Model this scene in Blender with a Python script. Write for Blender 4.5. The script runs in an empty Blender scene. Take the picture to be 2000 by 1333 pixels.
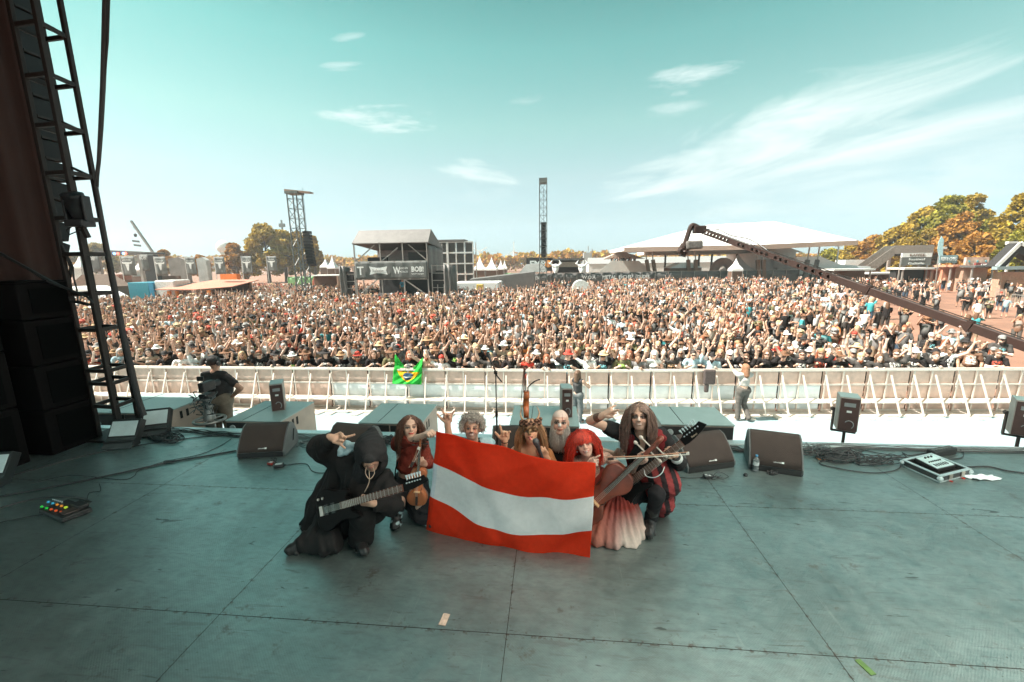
import bpy, math, random
import numpy as np
from mathutils import Vector, Matrix
# ------------------------------------------------------------------ camera
SC=bpy.context.scene
PF=814.0; PCX,PCY=1000.0,666.5
YAW=math.radians(5.4); PITCH=math.atan(151.5/PF); ROLL=math.atan(0.0145)
CAMP=np.array([0,0,2.45])
_fw=np.array([-math.sin(YAW)*math.cos(PITCH),math.cos(YAW)*math.cos(PITCH),-math.sin(PITCH)])
_r0=np.array([math.cos(YAW),math.sin(YAW),0.0]); _u0=np.cross(_r0,_fw)
_R=_r0*math.cos(ROLL)-_u0*math.sin(ROLL); _U=np.cross(_R,_fw)
cd=bpy.data.cameras.new('camera'); cam=bpy.data.objects.new('camera',cd)
SC.collection.objects.link(cam); SC.camera=cam
cd.sensor_width=36; cd.lens=36*PF/2000; cd.clip_start=.05; cd.clip_end=4000
m=Matrix.Identity(4)
for i in range(3):
    m[i][0]=_R[i]; m[i][1]=_U[i]; m[i][2]=-_fw[i]; m[i][3]=CAMP[i]
cam.matrix_world=m
# ------------------------------------------------------------------ sun, sky, exposure
SUN_EL=math.radians(54); SUN_AZ=math.radians(-101)      # azimuth from +Y, clockwise
sl=bpy.data.lights.new('sun','SUN'); so=bpy.data.objects.new('sun',sl); SC.collection.objects.link(so)
sl.energy=4.6; sl.angle=math.radians(.5); sl.color=(1,.93,.84)
sd=Vector((math.sin(SUN_AZ)*math.cos(SUN_EL),math.cos(SUN_AZ)*math.cos(SUN_EL),math.sin(SUN_EL)))
so.rotation_euler=(-sd).to_track_quat('-Z','Y').to_euler(); so.location=(-20,-5,40)
SC.view_settings.view_transform='Standard'; SC.view_settings.look='None'
SC.view_settings.exposure=1.65; SC.view_settings.gamma=1
HAZE=0.00065
W=bpy.data.worlds.new('World'); SC.world=W; W.use_nodes=True
def at(px,py,Y):
    d=_fw+_R*((px-PCX)/PF)-_U*((py-PCY)/PF); return CAMP+d*(Y/d[1])
def dirpx(px,py):
    d=_fw+_R*((px-PCX)/PF)-_U*((py-PCY)/PF); return d/np.linalg.norm(d)
GZ=-1.95
def gz(px,py,z=0.0):
    d=_fw+_R*((px-PCX)/PF)-_U*((py-PCY)/PF); return CAMP+d*((z-CAMP[2])/d[2])
def world_nodes():
    nt=W.node_tree; N=nt.nodes; L=nt.links; N.clear()
    out=N.new('ShaderNodeOutputWorld'); bg=N.new('ShaderNodeBackground'); L.new(bg.outputs[0],out.inputs[0])
    sky=N.new('ShaderNodeTexSky'); sky.sky_type='NISHITA'; sky.sun_disc=False
    sky.sun_elevation=SUN_EL; sky.sun_rotation=SUN_AZ; sky.altitude=20; sky.dust_density=.6; sky.ozone_density=1.0
    tc=N.new('ShaderNodeTexCoord'); sep=N.new('ShaderNodeSeparateXYZ'); L.new(tc.outputs['Generated'],sep.inputs[0])
    ramp=N.new('ShaderNodeValToRGB'); L.new(sep.outputs[2],ramp.inputs[0])
    cr=ramp.color_ramp; cr.elements[0].position=0; cr.elements[1].position=1
    stops=SKYRAMP
    cr.elements[0].color=stops[0][1]+(1,); cr.elements[0].position=stops[0][0]
    cr.elements[1].color=stops[-1][1]+(1,); cr.elements[1].position=stops[-1][0]
    for p,c in stops[1:-1]:
        e=cr.elements.new(p); e.color=c+(1,)
    mul=N.new('ShaderNodeMix'); mul.data_type='RGBA'; mul.blend_type='MULTIPLY'; mul.inputs[0].default_value=1
    L.new(sky.outputs[0],mul.inputs[6]); L.new(ramp.outputs[0],mul.inputs[7])
    # ramp is normalised to 0..1; scale it back up
    sc=N.new('ShaderNodeVectorMath'); sc.operation='SCALE'; sc.inputs[3].default_value=SKYGAIN; L.new(mul.outputs[2],sc.inputs[0])
    cur=sc.outputs[0]
    def dot(v):
        n=N.new('ShaderNodeVectorMath'); n.operation='DOT_PRODUCT'; n.inputs[1].default_value=tuple(v); L.new(tc.outputs['Generated'],n.inputs[0]); return n.outputs['Value']
    def mth(op,a,b=None,c=None,clamp=False):
        n=N.new('ShaderNodeMath'); n.operation=op; n.use_clamp=clamp
        for i,x in enumerate((a,b,c)):
            if x is None: continue
            if hasattr(x,'node'): L.new(x,n.inputs[i])
            else: n.inputs[i].default_value=x
        return n.outputs[0]
    tot=None
    for (x0,y0,x1,y1,wd,amt,dens,fx,fy) in CLOUDS:
        a=dirpx(x0,y0); b=dirpx(x1,y1); c=(a+b)/2; c/=np.linalg.norm(c)
        t=b-a; ln=np.linalg.norm(t)/2; t/=np.linalg.norm(t); n_=np.cross(c,t); n_/=np.linalg.norm(n_)
        off=float(c@t); offn=float(c@n_)
        u=mth('ADD',dot(t),-off); v=mth('ADD',dot(n_),-offn)
        un=mth('DIVIDE',u,ln); vn=mth('DIVIDE',v,wd)
        r2=mth('ADD',mth('MULTIPLY',un,un),mth('MULTIPLY',vn,vn))
        front=mth('GREATER_THAN',dot(c),0)
        mask=mth('MULTIPLY',mth('SUBTRACT',1,r2,clamp=True),front)
        cm=N.new('ShaderNodeCombineXYZ'); L.new(mth('MULTIPLY',u,fx),cm.inputs[0]); L.new(mth('MULTIPLY',v,fy),cm.inputs[1]); cm.inputs[2].default_value=x0*.013
        no=N.new('ShaderNodeTexNoise'); no.inputs['Scale'].default_value=1; no.inputs['Detail'].default_value=5; no.inputs['Roughness'].default_value=.62; no.inputs['Distortion'].default_value=(.7 if ln>.2 else 0)
        L.new(cm.outputs[0],no.inputs['Vector'])
        er=mth('SUBTRACT',mth('ADD',no.outputs[0],mth('MULTIPLY',mask,.26)),dens+.17)
        nz=mth('MULTIPLY',er,3.6,clamp=True)
        f=mth('MULTIPLY',mth('MULTIPLY',mth('MULTIPLY',mask,3.0,clamp=True),nz),amt)
        tot=f if tot is None else mth('MAXIMUM',tot,f)
    mx=N.new('ShaderNodeMix'); mx.data_type='RGBA'; L.new(tot,mx.inputs[0]); L.new(cur,mx.inputs[6]); mx.inputs[7].default_value=CLOUDCOL
    L.new(mx.outputs[2],bg.inputs[0]); bg.inputs[1].default_value=SKYSTR
SKYSTR=.1; SKYGAIN=1.8*.758*.707*.87
SKYRAMP=[(0,(.46,.62,.84)),(.03,(.43,.56,.72)),(.099,(.60,.625,.585)),(.186,(.80,.784,.583)),(.285,(.79,.949,.585)),(.412,(.565,.954,.549)),(.4785,(.427,.821,.463)),(1,(.40,.78,.45))]
CLOUDCOL=(3.15,3.6,3.55,1)
#          x0   y0   x1   y1   width amt dens fx fy
CLOUDS=[(1130,392,2190,120,.145,.95,.41,2.4,13),
        (1350,340,2300,290,.13,.55,.43,4,18),
        (590,228,880,240,.034,.9,.47,11,48),
        (840,322,1030,352,.03,.8,.44,8,36),
        (1240,175,1500,135,.035,.8,.46,8,36),
        (1240,228,1420,205,.02,.5,.43,9,40),
        (1150,370,1340,352,.022,.5,.46,12,40),
        (615,132,735,126,.010,.5,.42,9,60),
        (640,78,720,66,.008,.35,.42,9,60),
        (980,200,1090,190,.012,.3,.45,16,50),
        (860,385,1020,372,.03,.22,.47,10,30)]
world_nodes()
# ------------------------------------------------------------------ helpers
rnd=random.Random(7)
ORG={}
def V3(p): return np.asarray(p,dtype=float)
def org(o):
    return ORG.get(o.name,np.zeros(3)) if o else np.zeros(3)
def tag(o,label=None,cat=None,group=None,kind=None):
    if label: o['label']=label
    if cat: o['category']=cat
    if group: o['group']=group
    if kind: o['kind']=kind
    return o
def thing(name,loc,label,cat,group=None):
    o=bpy.data.objects.new(name,None); SC.collection.objects.link(o); o.location=tuple(loc); o.empty_display_size=.2
    ORG[o.name]=V3(loc); return tag(o,label,cat,group)
def link_mesh(name,me,parent=None,origin=None):
    o=bpy.data.objects.new(name,me); SC.collection.objects.link(o)
    if parent: o.parent=parent; ORG[o.name]=org(parent)
    elif origin is not None: o.location=tuple(origin); ORG[o.name]=V3(origin)
    return o
def mesh_np(name,verts,faces,mat,parent=None,origin=None,smooth=True,col=None):
    """verts (n,3) world coords, faces (m,4) or list"""
    og=org(parent) if parent else (V3(origin) if origin is not None else np.zeros(3))
    me=bpy.data.meshes.new(name); v=np.asarray(verts,dtype=np.float32)-og.astype(np.float32)
    if isinstance(faces,np.ndarray):
        k=faces.shape[1]; n=len(faces)
        me.vertices.add(len(v)); me.vertices.foreach_set('co',v.ravel())
        me.loops.add(n*k); me.loops.foreach_set('vertex_index',faces.astype(np.int32).ravel())
        me.polygons.add(n); me.polygons.foreach_set('loop_start',np.arange(0,n*k,k,dtype=np.int32)); me.polygons.foreach_set('loop_total',np.full(n,k,dtype=np.int32))
        me.update(calc_edges=True)
    else:
        me.from_pydata([tuple(x) for x in v.tolist()],[],faces)
    if col is not None:
        a=me.color_attributes.new('Col','FLOAT_COLOR','POINT'); c=np.ones((len(v),4),np.float32); c[:,:3]=col; a.data.foreach_set('color',c.ravel())
    me.polygons.foreach_set('use_smooth',[smooth]*len(me.polygons))
    if mat: me.materials.append(mat)
    me.update()
    return link_mesh(name,me,parent,origin)
class MB:
    def __init__(s): s.v=[]; s.f=[]
    def add(s,vs,fs):
        b=len(s.v); s.v+= [tuple(map(float,x)) for x in vs]; s.f+=[tuple(b+i for i in f) for f in fs]; return s
    def box(s,lo,hi):
        (a,b,c),(d,e,f)=lo,hi
        return s.add([(a,b,c),(d,b,c),(d,e,c),(a,e,c),(a,b,f),(d,b,f),(d,e,f),(a,e,f)],[(3,2,1,0),(4,5,6,7),(0,1,5,4),(1,2,6,5),(2,3,7,6),(3,0,4,7)])
    def obox(s,c,ax,ay,az):
        c,ax,ay,az=map(V3,(c,ax,ay,az)); vs=[]
        for z in (-1,1):
            for x,y in ((-1,-1),(1,-1),(1,1),(-1,1)): vs.append(c+ax*x+ay*y+az*z)
        return s.add(vs,[(3,2,1,0),(4,5,6,7),(0,1,5,4),(1,2,6,5),(2,3,7,6),(3,0,4,7)])
    def beam(s,a,b,w,h=None,up=(0,0,1)):
        a,b=V3(a),V3(b); h=h or w; d=b-a; L=np.linalg.norm(d); d=d/L; up=V3(up)
        if abs(d@up)>.95: up=np.array([0,1.,0])
        x=np.cross(d,up); x/=np.linalg.norm(x); z=np.cross(x,d)
        return s.obox((a+b)/2,x*w/2,d*L/2,z*h/2)
    def tube(s,pts,r,n=8,cap=True,closed=False):
        pts=[V3(p) for p in pts]; m_=len(pts)
        rs=list(r) if hasattr(r,'__len__') else [r]*m_
        b=len(s.v); prev=None
        for i,p in enumerate(pts):
            t=(pts[min(i+1,m_-1)]-pts[max(i-1,0)]); t=t/(np.linalg.norm(t)+1e-9)
            if prev is None:
                u=np.cross(t,[0,0,1.0]) if abs(t[2])<.9 else np.cross(t,[1.0,0,0])
            else: u=prev-t*(prev@t)
            u=u/(np.linalg.norm(u)+1e-9); prev=u; w=np.cross(t,u)
            for k in range(n):
                a=2*math.pi*k/n; s.v.append(tuple(p+(u*math.cos(a)+w*math.sin(a))*rs[i]))
        for i in range(m_-1):
            for k in range(n):
                k2=(k+1)%n; s.f.append((b+i*n+k,b+i*n+k2,b+(i+1)*n+k2,b+(i+1)*n+k))
        if cap:
            s.f.append(tuple(b+k for k in reversed(range(n)))); s.f.append(tuple(b+(m_-1)*n+k for k in range(n)))
        return s
    def lathe(s,prof,c=(0,0,0),axis=(0,0,1),n=16):
        c=V3(c); z=V3(axis)/np.linalg.norm(axis); x=np.cross(z,[0,1.0,0]) if abs(z[1])<.9 else np.cross(z,[1.0,0,0]); x/=np.linalg.norm(x); y=np.cross(z,x)
        b=len(s.v); m_=len(prof)
        for r,h in prof:
            for k in range(n):
                a=2*math.pi*k/n; s.v.append(tuple(c+z*h+(x*math.cos(a)+y*math.sin(a))*max(r,1e-4)))
        for i in range(m_-1):
            for k in range(n):
                k2=(k+1)%n; s.f.append((b+i*n+k,b+i*n+k2,b+(i+1)*n+k2,b+(i+1)*n+k))
        s.f.append(tuple(b+k for k in reversed(range(n)))); s.f.append(tuple(b+(m_-1)*n+k for k in range(n)))
        return s
    def prism(s,outline,o,ux,uy,t):
        """outline 2d list; o origin, ux, uy unit axes, extruded by vector t"""
        o,ux,uy,t=map(V3,(o,ux,uy,t)); n=len(outline); b=len(s.v)
        for k in (0,1):
            for (x,y) in outline: s.v.append(tuple(o+ux*x+uy*y+t*k))
        s.f.append(tuple(b+i for i in range(n))); s.f.append(tuple(b+n+i for i in reversed(range(n))))
        for i in range(n):
            j=(i+1)%n; s.f.append((b+i,b+n+i,b+n+j,b+j))
        return s
    def build(s,name,mat,parent=None,origin=None,smooth=False,bevel=0):
        o=mesh_np(name,np.array(s.v),s.f,mat,parent,origin,smooth)
        if bevel:
            bm=o.modifiers.new('bevel','BEVEL'); bm.width=bevel; bm.segments=2; bm.limit_method='ANGLE'
        if smooth:
            try: o.data.set_sharp_from_angle(angle=math.radians(40))
            except Exception: pass
        return o
_fix=[]
# ------------------------------------------------------------------ materials
_M={}
def M(name,col=(.5,.5,.5),rough=.6,metal=0,var=.18,scale=6,bump=0,bscale=60,attr=None,objcol=False,trans=0,spec=.5,emit=None,coords='Object'):
    if name in _M: return _M[name]
    m=bpy.data.materials.new(name); m.use_nodes=True; nt=m.node_tree; N=nt.nodes; L=nt.links
    b=N['Principled BSDF']; b.inputs['Roughness'].default_value=rough; b.inputs['Metallic'].default_value=metal
    b.inputs['Specular IOR Level'].default_value=spec
    tc=N.new('ShaderNodeTexCoord'); no=N.new('ShaderNodeTexNoise'); no.inputs['Scale'].default_value=scale; no.inputs['Detail'].default_value=6; no.inputs['Roughness'].default_value=.6
    L.new(tc.outputs[coords],no.inputs['Vector'])
    mr=N.new('ShaderNodeMapRange'); mr.inputs['From Min'].default_value=.3; mr.inputs['From Max'].default_value=.7; mr.inputs['To Min'].default_value=1-var; mr.inputs['To Max'].default_value=1+var
    L.new(no.outputs[0],mr.inputs[0])
    sc=N.new('ShaderNodeVectorMath'); sc.operation='SCALE'; L.new(mr.outputs[0],sc.inputs[3])
    if attr:
        a=N.new('ShaderNodeAttribute'); a.attribute_name=attr; L.new(a.outputs['Color'],sc.inputs[0])
        if objcol:
            oi=N.new('ShaderNodeObjectInfo'); mm=N.new('ShaderNodeVectorMath'); mm.operation='MULTIPLY'; L.new(a.outputs['Color'],mm.inputs[0]); L.new(oi.outputs['Color'],mm.inputs[1]); L.new(mm.outputs[0],sc.inputs[0])
    elif objcol:
        oi=N.new('ShaderNodeObjectInfo'); L.new(oi.outputs['Color'],sc.inputs[0])
    else: sc.inputs[0].default_value=col
    L.new(sc.outputs[0],b.inputs['Base Color'])
    if bump:
        n2=N.new('ShaderNodeTexNoise'); n2.inputs['Scale'].default_value=bscale; n2.inputs['Detail'].default_value=4; L.new(tc.outputs[coords],n2.inputs['Vector'])
        bp=N.new('ShaderNodeBump'); bp.inputs['Strength'].default_value=bump; bp.inputs['Distance'].default_value=.01; L.new(n2.outputs[0],bp.inputs['Height']); L.new(bp.outputs[0],b.inputs['Normal'])
    if trans:
        tr=N.new('ShaderNodeBsdfTranslucent'); L.new(sc.outputs[0],tr.inputs[0]); mx=N.new('ShaderNodeMixShader'); mx.inputs[0].default_value=trans
        L.new(b.outputs[0],mx.inputs[1]); L.new(tr.outputs[0],mx.inputs[2]); L.new(mx.outputs[0],N['Material Output'].inputs[0])
    if emit:
        b.inputs['Emission Color'].default_value=emit[0]+(1,); b.inputs['Emission Strength'].default_value=emit[1]
    _M[name]=m; return m
def text(s_,c,ux,uy,height,mat,parent,depth=.01,width=None,name='lettering',bold=0.0):
    """text centred on c, along ux, up uy"""
    cu=bpy.data.curves.new(name,'FONT'); cu.body=s_; cu.align_x='CENTER'; cu.align_y='CENTER'; cu.size=1; cu.extrude=.02; cu.offset=bold; cu.resolution_u=2
    ob=bpy.data.objects.new('tmp',cu); SC.collection.objects.link(ob)
    dg=bpy.context.evaluated_depsgraph_get(); me=bpy.data.meshes.new_from_object(ob.evaluated_get(dg)); bpy.data.objects.remove(ob); bpy.data.curves.remove(cu)
    n=len(me.vertices); co=np.zeros(n*3,np.float32); me.vertices.foreach_get('co',co); co=co.reshape(-1,3)
    lo,hi=co.min(0),co.max(0); sy=height/max(hi[1]-lo[1],1e-6); sx=(width/(hi[0]-lo[0])) if width else sy
    ctr=(lo+hi)/2; ux,uy,c=V3(ux),V3(uy),V3(c); un=np.cross(ux,uy)
    w=c+(co[:,0:1]-ctr[0])*sx*ux+(co[:,1:2]-ctr[1])*sy*uy+(co[:,2:3]-ctr[2])*(depth/.04)*un
    w-=org(parent)
    me.vertices.foreach_set('co',w.astype(np.float32).ravel()); me.materials.clear(); me.materials.append(mat); me.update(); me.name=name
    return link_mesh(name,me,parent)
def copy_tree(o,loc=None,rotz=None,label=None,parent=None):
    c=o.copy(); SC.collection.objects.link(c)
    if parent: c.parent=parent
    ORG[c.name]=np.zeros(3)
    if loc is not None: c.location=tuple(loc)
    if rotz is not None: c.rotation_euler[2]=rotz
    if label: c['label']=label
    for ch in list(o.children): copy_tree(ch,parent=c)
    return c
# ------------------------------------------------------------------ implicit surfaces
def unit(v): v=V3(v); return v/(np.linalg.norm(v)+1e-12)
class SDF:
    def __init__(s,lo,hi,h,k=.02):
        s.lo=V3(lo); s.h=h; s.k=k; s.n=np.ceil((V3(hi)-s.lo)/h).astype(int)+1
        s.ax=[s.lo[i]+h*np.arange(s.n[i]) for i in range(3)]
        s.f=np.full(tuple(s.n),1.0,np.float32)
    def _sub(s,lo,hi,pad):
        sl=[]
        for i in range(3):
            a=int(max(0,math.floor((lo[i]-pad-s.lo[i])/s.h))); b=int(min(s.n[i],math.ceil((hi[i]+pad-s.lo[i])/s.h)+1))
            if b<=a: return None
            sl.append(slice(a,b))
        X=s.ax[0][sl[0]][:,None,None]; Y=s.ax[1][sl[1]][None,:,None]; Z=s.ax[2][sl[2]][None,None,:]
        return tuple(sl),X,Y,Z
    def _mix(s,sl,d,k,op):
        f=s.f[sl]; k=max(k,1e-4)
        if op=='u':
            hh=np.clip(.5+.5*(f-d)/k,0,1); s.f[sl]=(f*(1-hh)+d*hh-k*hh*(1-hh))
        else:
            d=-d; hh=np.clip(.5-.5*(f-d)/k,0,1); s.f[sl]=(f*(1-hh)+d*hh+k*hh*(1-hh))
    def cap(s,a,b,ra,rb=None,k=None,op='u'):
        rb=ra if rb is None else rb; k=s.k if k is None else k; a,b=V3(a),V3(b); r=max(ra,rb); pad=k+3*s.h+r
        q=s._sub(np.minimum(a,b),np.maximum(a,b),pad)
        if q is None: return s
        sl,X,Y,Z=q; d=b-a; L2=max(d@d,1e-9)
        t=np.clip(((X-a[0])*d[0]+(Y-a[1])*d[1]+(Z-a[2])*d[2])/L2,0,1)
        D=np.sqrt((X-a[0]-t*d[0])**2+(Y-a[1]-t*d[1])**2+(Z-a[2]-t*d[2])**2)-(ra+(rb-ra)*t)
        s._mix(sl,D,k,op); return s
    def chain(s,pts,rs,k=None):
        for i in range(len(pts)-1): s.cap(pts[i],pts[i+1],rs[i],rs[i+1],k)
        return s
    def ell(s,c,r,R=None,k=None,op='u'):
        k=s.k if k is None else k; c=V3(c); r=V3(r); m=r.max(); q=s._sub(c-m,c+m,k+3*s.h)
        if q is None: return s
        sl,X,Y,Z=q; x,y,z=X-c[0],Y-c[1],Z-c[2]
        if R is not None:
            R=np.asarray(R); x,y,z=(x*R[0,0]+y*R[1,0]+z*R[2,0]),(x*R[0,1]+y*R[1,1]+z*R[2,1]),(x*R[0,2]+y*R[1,2]+z*R[2,2])
        k0=np.sqrt((x/r[0])**2+(y/r[1])**2+(z/r[2])**2); k1=np.sqrt((x/r[0]**2)**2+(y/r[1]**2)**2+(z/r[2]**2)**2)+1e-6
        s._mix(sl,k0*(k0-1)/k1,k,op); return s
    def box(s,c,r,R=None,rd=.01,k=None,op='u'):
        k=s.k if k is None else k; c=V3(c); r=V3(r); m=np.linalg.norm(r); q=s._sub(c-m,c+m,k+3*s.h)
        if q is None: return s
        sl,X,Y,Z=q; x,y,z=X-c[0],Y-c[1],Z-c[2]
        if R is not None:
            R=np.asarray(R); x,y,z=(x*R[0,0]+y*R[1,0]+z*R[2,0]),(x*R[0,1]+y*R[1,1]+z*R[2,1]),(x*R[0,2]+y*R[1,2]+z*R[2,2])
        qx,qy,qz=np.abs(x)-r[0]+rd,np.abs(y)-r[1]+rd,np.abs(z)-r[2]+rd
        D=np.sqrt(np.maximum(qx,0)**2+np.maximum(qy,0)**2+np.maximum(qz,0)**2)+np.minimum(np.maximum(qx,np.maximum(qy,qz)),0)-rd
        s._mix(sl,D,k,op); return s
    def cutbelow(s,z): 
        Z=s.ax[2][None,None,:]; s.f=np.maximum(s.f,(z-Z).astype(np.float32)+0*s.f); return s
    def wrinkle(s,amp,freq,seed=0,stretch=(1,1,1)):
        r=np.random.RandomState(seed); X=s.ax[0][:,None,None]; Y=s.ax[1][None,:,None]; Z=s.ax[2][None,None,:]
        t=0
        for i in range(5):
            w=r.normal(size=3)*freq*np.array(stretch)*(1+.6*i); w2=r.normal(size=3)*freq*.5
            t=t+np.sin(X*w[0]+Y*w[1]+Z*w[2]+r.rand()*6+1.5*np.sin(X*w2[0]+Y*w2[1]+Z*w2[2]))/(1+.5*i)
        s.f=(s.f+amp*t).astype(np.float32); return s
    def mesh(s):
        f=s.f
        f[0]=1;f[-1]=1;f[:,0]=1;f[:,-1]=1;f[:,:,0]=1;f[:,:,-1]=1
        sg=f<0; nx,ny,nz=f.shape
        cnt=np.zeros((nx-1,ny-1,nz-1),np.int8); off=[(i,j,k) for i in (0,1) for j in (0,1) for k in (0,1)]
        for (i,j,k) in off: cnt+=sg[i:nx-1+i,j:ny-1+j,k:nz-1+k]
        idx=np.argwhere((cnt>0)&(cnt<8)); n=len(idx)
        if n==0: return np.zeros((0,3)),np.zeros((0,4),int)
        cv=np.stack([f[idx[:,0]+i,idx[:,1]+j,idx[:,2]+k] for (i,j,k) in off],1)
        acc=np.zeros((n,3)); c2=np.zeros(n)
        for a in range(8):
            for b in range(a+1,8):
                if sum(abs(off[a][q]-off[b][q]) for q in range(3))!=1: continue
                va,vb=cv[:,a],cv[:,b]; m=(va<0)!=(vb<0); t=va/(va-vb+(~m)*1.0); 
                A,B=np.array(off[a],float),np.array(off[b],float)
                acc+=np.where(m[:,None],A+(B-A)*t[:,None],0); c2+=m
        v=(idx+acc/c2[:,None])*s.h+s.lo
        gid=np.full(cnt.shape,-1,np.int64); gid[idx[:,0],idx[:,1],idx[:,2]]=np.arange(n)
        fs=[]
        for ax in range(3):
            o1,o2=(ax+1)%3,(ax+2)%3
            a=[slice(None)]*3; b=[slice(None)]*3; a[ax]=slice(0,-1); b[ax]=slice(1,None)
            A=sg[tuple(a)]; B=sg[tuple(b)]; e=np.argwhere(A!=B)
            e=e[(e[:,o1]>0)&(e[:,o2]>0)&(e[:,o1]<f.shape[o1]-1)&(e[:,o2]<f.shape[o2]-1)]
            if not len(e): continue
            ins=A[e[:,0],e[:,1],e[:,2]]
            def g(d1,d2):
                q=e.copy(); q[:,o1]-=d1; q[:,o2]-=d2; return gid[q[:,0],q[:,1],q[:,2]]
            Q=np.stack([g(1,1),g(0,1),g(0,0),g(1,0)],1); Q[~ins]=Q[~ins][:,::-1]; fs.append(Q)
        F_=np.concatenate(fs); F_=F_[(F_>=0).all(1)]
        return v,F_
def frame(fwd,up=(0,0,1),roll=0.0):
    """columns: x = right-hand side of viewer facing the figure .. local x, y = forward, z = up"""
    y=unit(fwd); x=unit(np.cross(y,up)); z=np.cross(x,y)
    if roll:
        c,s_=math.cos(roll),math.sin(roll); x,z=x*c+z*s_,z*c-x*s_
    return np.stack([x,y,z],1)
# ================================================================== SETTING
def floor_mat():
    m=bpy.data.materials.new('stage_floor_boards'); m.use_nodes=True; nt=m.node_tree; N=nt.nodes; L=nt.links; b=N['Principled BSDF']
    tc=N.new('ShaderNodeTexCoord')
    def noise(scale,det=6,rough=.6,sc=(1,1,1),rot=0,dist=0):
        mp=N.new('ShaderNodeMapping'); mp.inputs['Scale'].default_value=sc; mp.inputs['Rotation'].default_value=(0,0,rot); L.new(tc.outputs['Object'],mp.inputs[0])
        n=N.new('ShaderNodeTexNoise'); n.inputs['Scale'].default_value=scale; n.inputs['Detail'].default_value=det; n.inputs['Roughness'].default_value=rough; n.inputs['Distortion'].default_value=dist
        L.new(mp.outputs[0],n.inputs['Vector']); return n.outputs[0]
    def mr(x,a,b_,c,d):
        n=N.new('ShaderNodeMapRange'); n.inputs[1].default_value=a; n.inputs[2].default_value=b_; n.inputs[3].default_value=c; n.inputs[4].default_value=d; L.new(x,n.inputs[0]); return n.outputs[0]
    def mixc(f,a,b_):
        n=N.new('ShaderNodeMix'); n.data_type='RGBA'
        L.new(f,n.inputs[0])
        for i,x in ((6,a),(7,b_)):
            if hasattr(x,'node'): L.new(x,n.inputs[i])
            else: n.inputs[i].default_value=x+(1,)
        return n.outputs[2]
    base=mixc(mr(noise(1.3,8,.65),.35,.65,0,1),(.25,.31,.30),(.34,.415,.405))
    base=mixc(mr(noise(9,7,.7,(1,2.2,1),.4),.42,.75,0,.4),base,(.13,.13,.12))
    base=mixc(mr(noise(16,5,.6,(.18,1.6,1),.5,.5),.60,.66,0,.30),base,(.16,.13,.12))
    base=mixc(mr(noise(9,5,.6,(2.4,.10,1),-.6,.6),.66,.70,0,.18),base,(.60,.64,.61))
    base=mixc(mr(noise(5,5,.6,(.35,2.6,1),1.3,.8),.68,.72,0,.5),base,(.12,.10,.09))
    base=mixc(mr(noise(38,3,.5),.70,.76,0,.7),base,(.10,.07,.05))
    base=mixc(mr(noise(3,9,.75),.60,.66,0,.6),base,(.15,.12,.10))
    base=mixc(mr(noise(.9,5,.6,(1,.7,1),.3),.56,.70,0,.45),base,(.15,.15,.14))
    base=mixc(mr(noise(7,4,.5,(.5,2.5,1),2.2,1.2),.69,.73,0,.7),base,(.07,.07,.065))
    # anti-slip weave
    sep=N.new('ShaderNodeSeparateXYZ'); L.new(tc.outputs['Object'],sep.inputs[0])
    def m_(op,a,b_=None,clamp=False):
        n=N.new('ShaderNodeMath'); n.operation=op; n.use_clamp=clamp
        for i,x in enumerate((a,b_)):
            if x is None: continue
            if hasattr(x,'node'): L.new(x,n.inputs[i])
            else: n.inputs[i].default_value=x
        return n.outputs[0]
    wv=m_('MULTIPLY',m_('SINE',m_('MULTIPLY',sep.outputs[0],330)),m_('SINE',m_('MULTIPLY',sep.outputs[1],330)))
    # board joints, 2.07 x 1.65 m
    def joint(c,period,off,w):
        a=m_('SUBTRACT',c,off); fr=m_('FRACT',m_('DIVIDE',a,period)); d=m_('MULTIPLY',m_('MINIMUM',fr,m_('SUBTRACT',1.0,fr)),period)
        return m_('LESS_THAN',d,w)
    jx=joint(sep.outputs[0],2.075,-.29-2.075*10,.0022); jy=joint(sep.outputs[1],1.65,2.38-1.65*10,.0028)
    j=m_('MAXIMUM',jx,jy)
    # wear alongside joints
    def near(c,period,off,w):
        a=m_('SUBTRACT',c,off); fr=m_('FRACT',m_('DIVIDE',a,period)); d=m_('MULTIPLY',m_('MINIMUM',fr,m_('SUBTRACT',1.0,fr)),period)
        return m_('SUBTRACT',1.0,m_('DIVIDE',d,w),clamp=True)
    nj=m_('MAXIMUM',near(sep.outputs[0],2.075,-.29-20.75,.03),near(sep.outputs[1],1.65,2.38-16.5,.035))
    chip=m_('MULTIPLY',nj,mr(noise(26,3,.6),.55,.62,0,1))
    base=mixc(m_('MULTIPLY',chip,.8),base,(.12,.06,.04))
    base=mixc(j,base,(.035,.025,.02))
    L.new(base,b.inputs['Base Color'])
    L.new(mr(noise(6,6,.7),.3,.7,.30,.48),b.inputs['Roughness']); b.inputs['Specular IOR Level'].default_value=.8; b.inputs['Metallic'].default_value=.8
    h=m_('ADD',m_('MULTIPLY',wv,.25),m_('MULTIPLY',noise(60,4),.9)); h=m_('SUBTRACT',h,m_('MULTIPLY',j,3.0))
    bp=N.new('ShaderNodeBump'); bp.inputs['Strength'].default_value=.25; bp.inputs['Distance'].default_value=.004; L.new(h,bp.inputs['Height']); L.new(bp.outputs[0],b.inputs['Normal'])
    return m
EDGE=5.66
mb=MB().box((-16,-8,-.22),(12,EDGE-.13,0)); mb.build('stage_floor',floor_mat()); tag(bpy.data.objects['stage_floor'],kind='structure')
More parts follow.
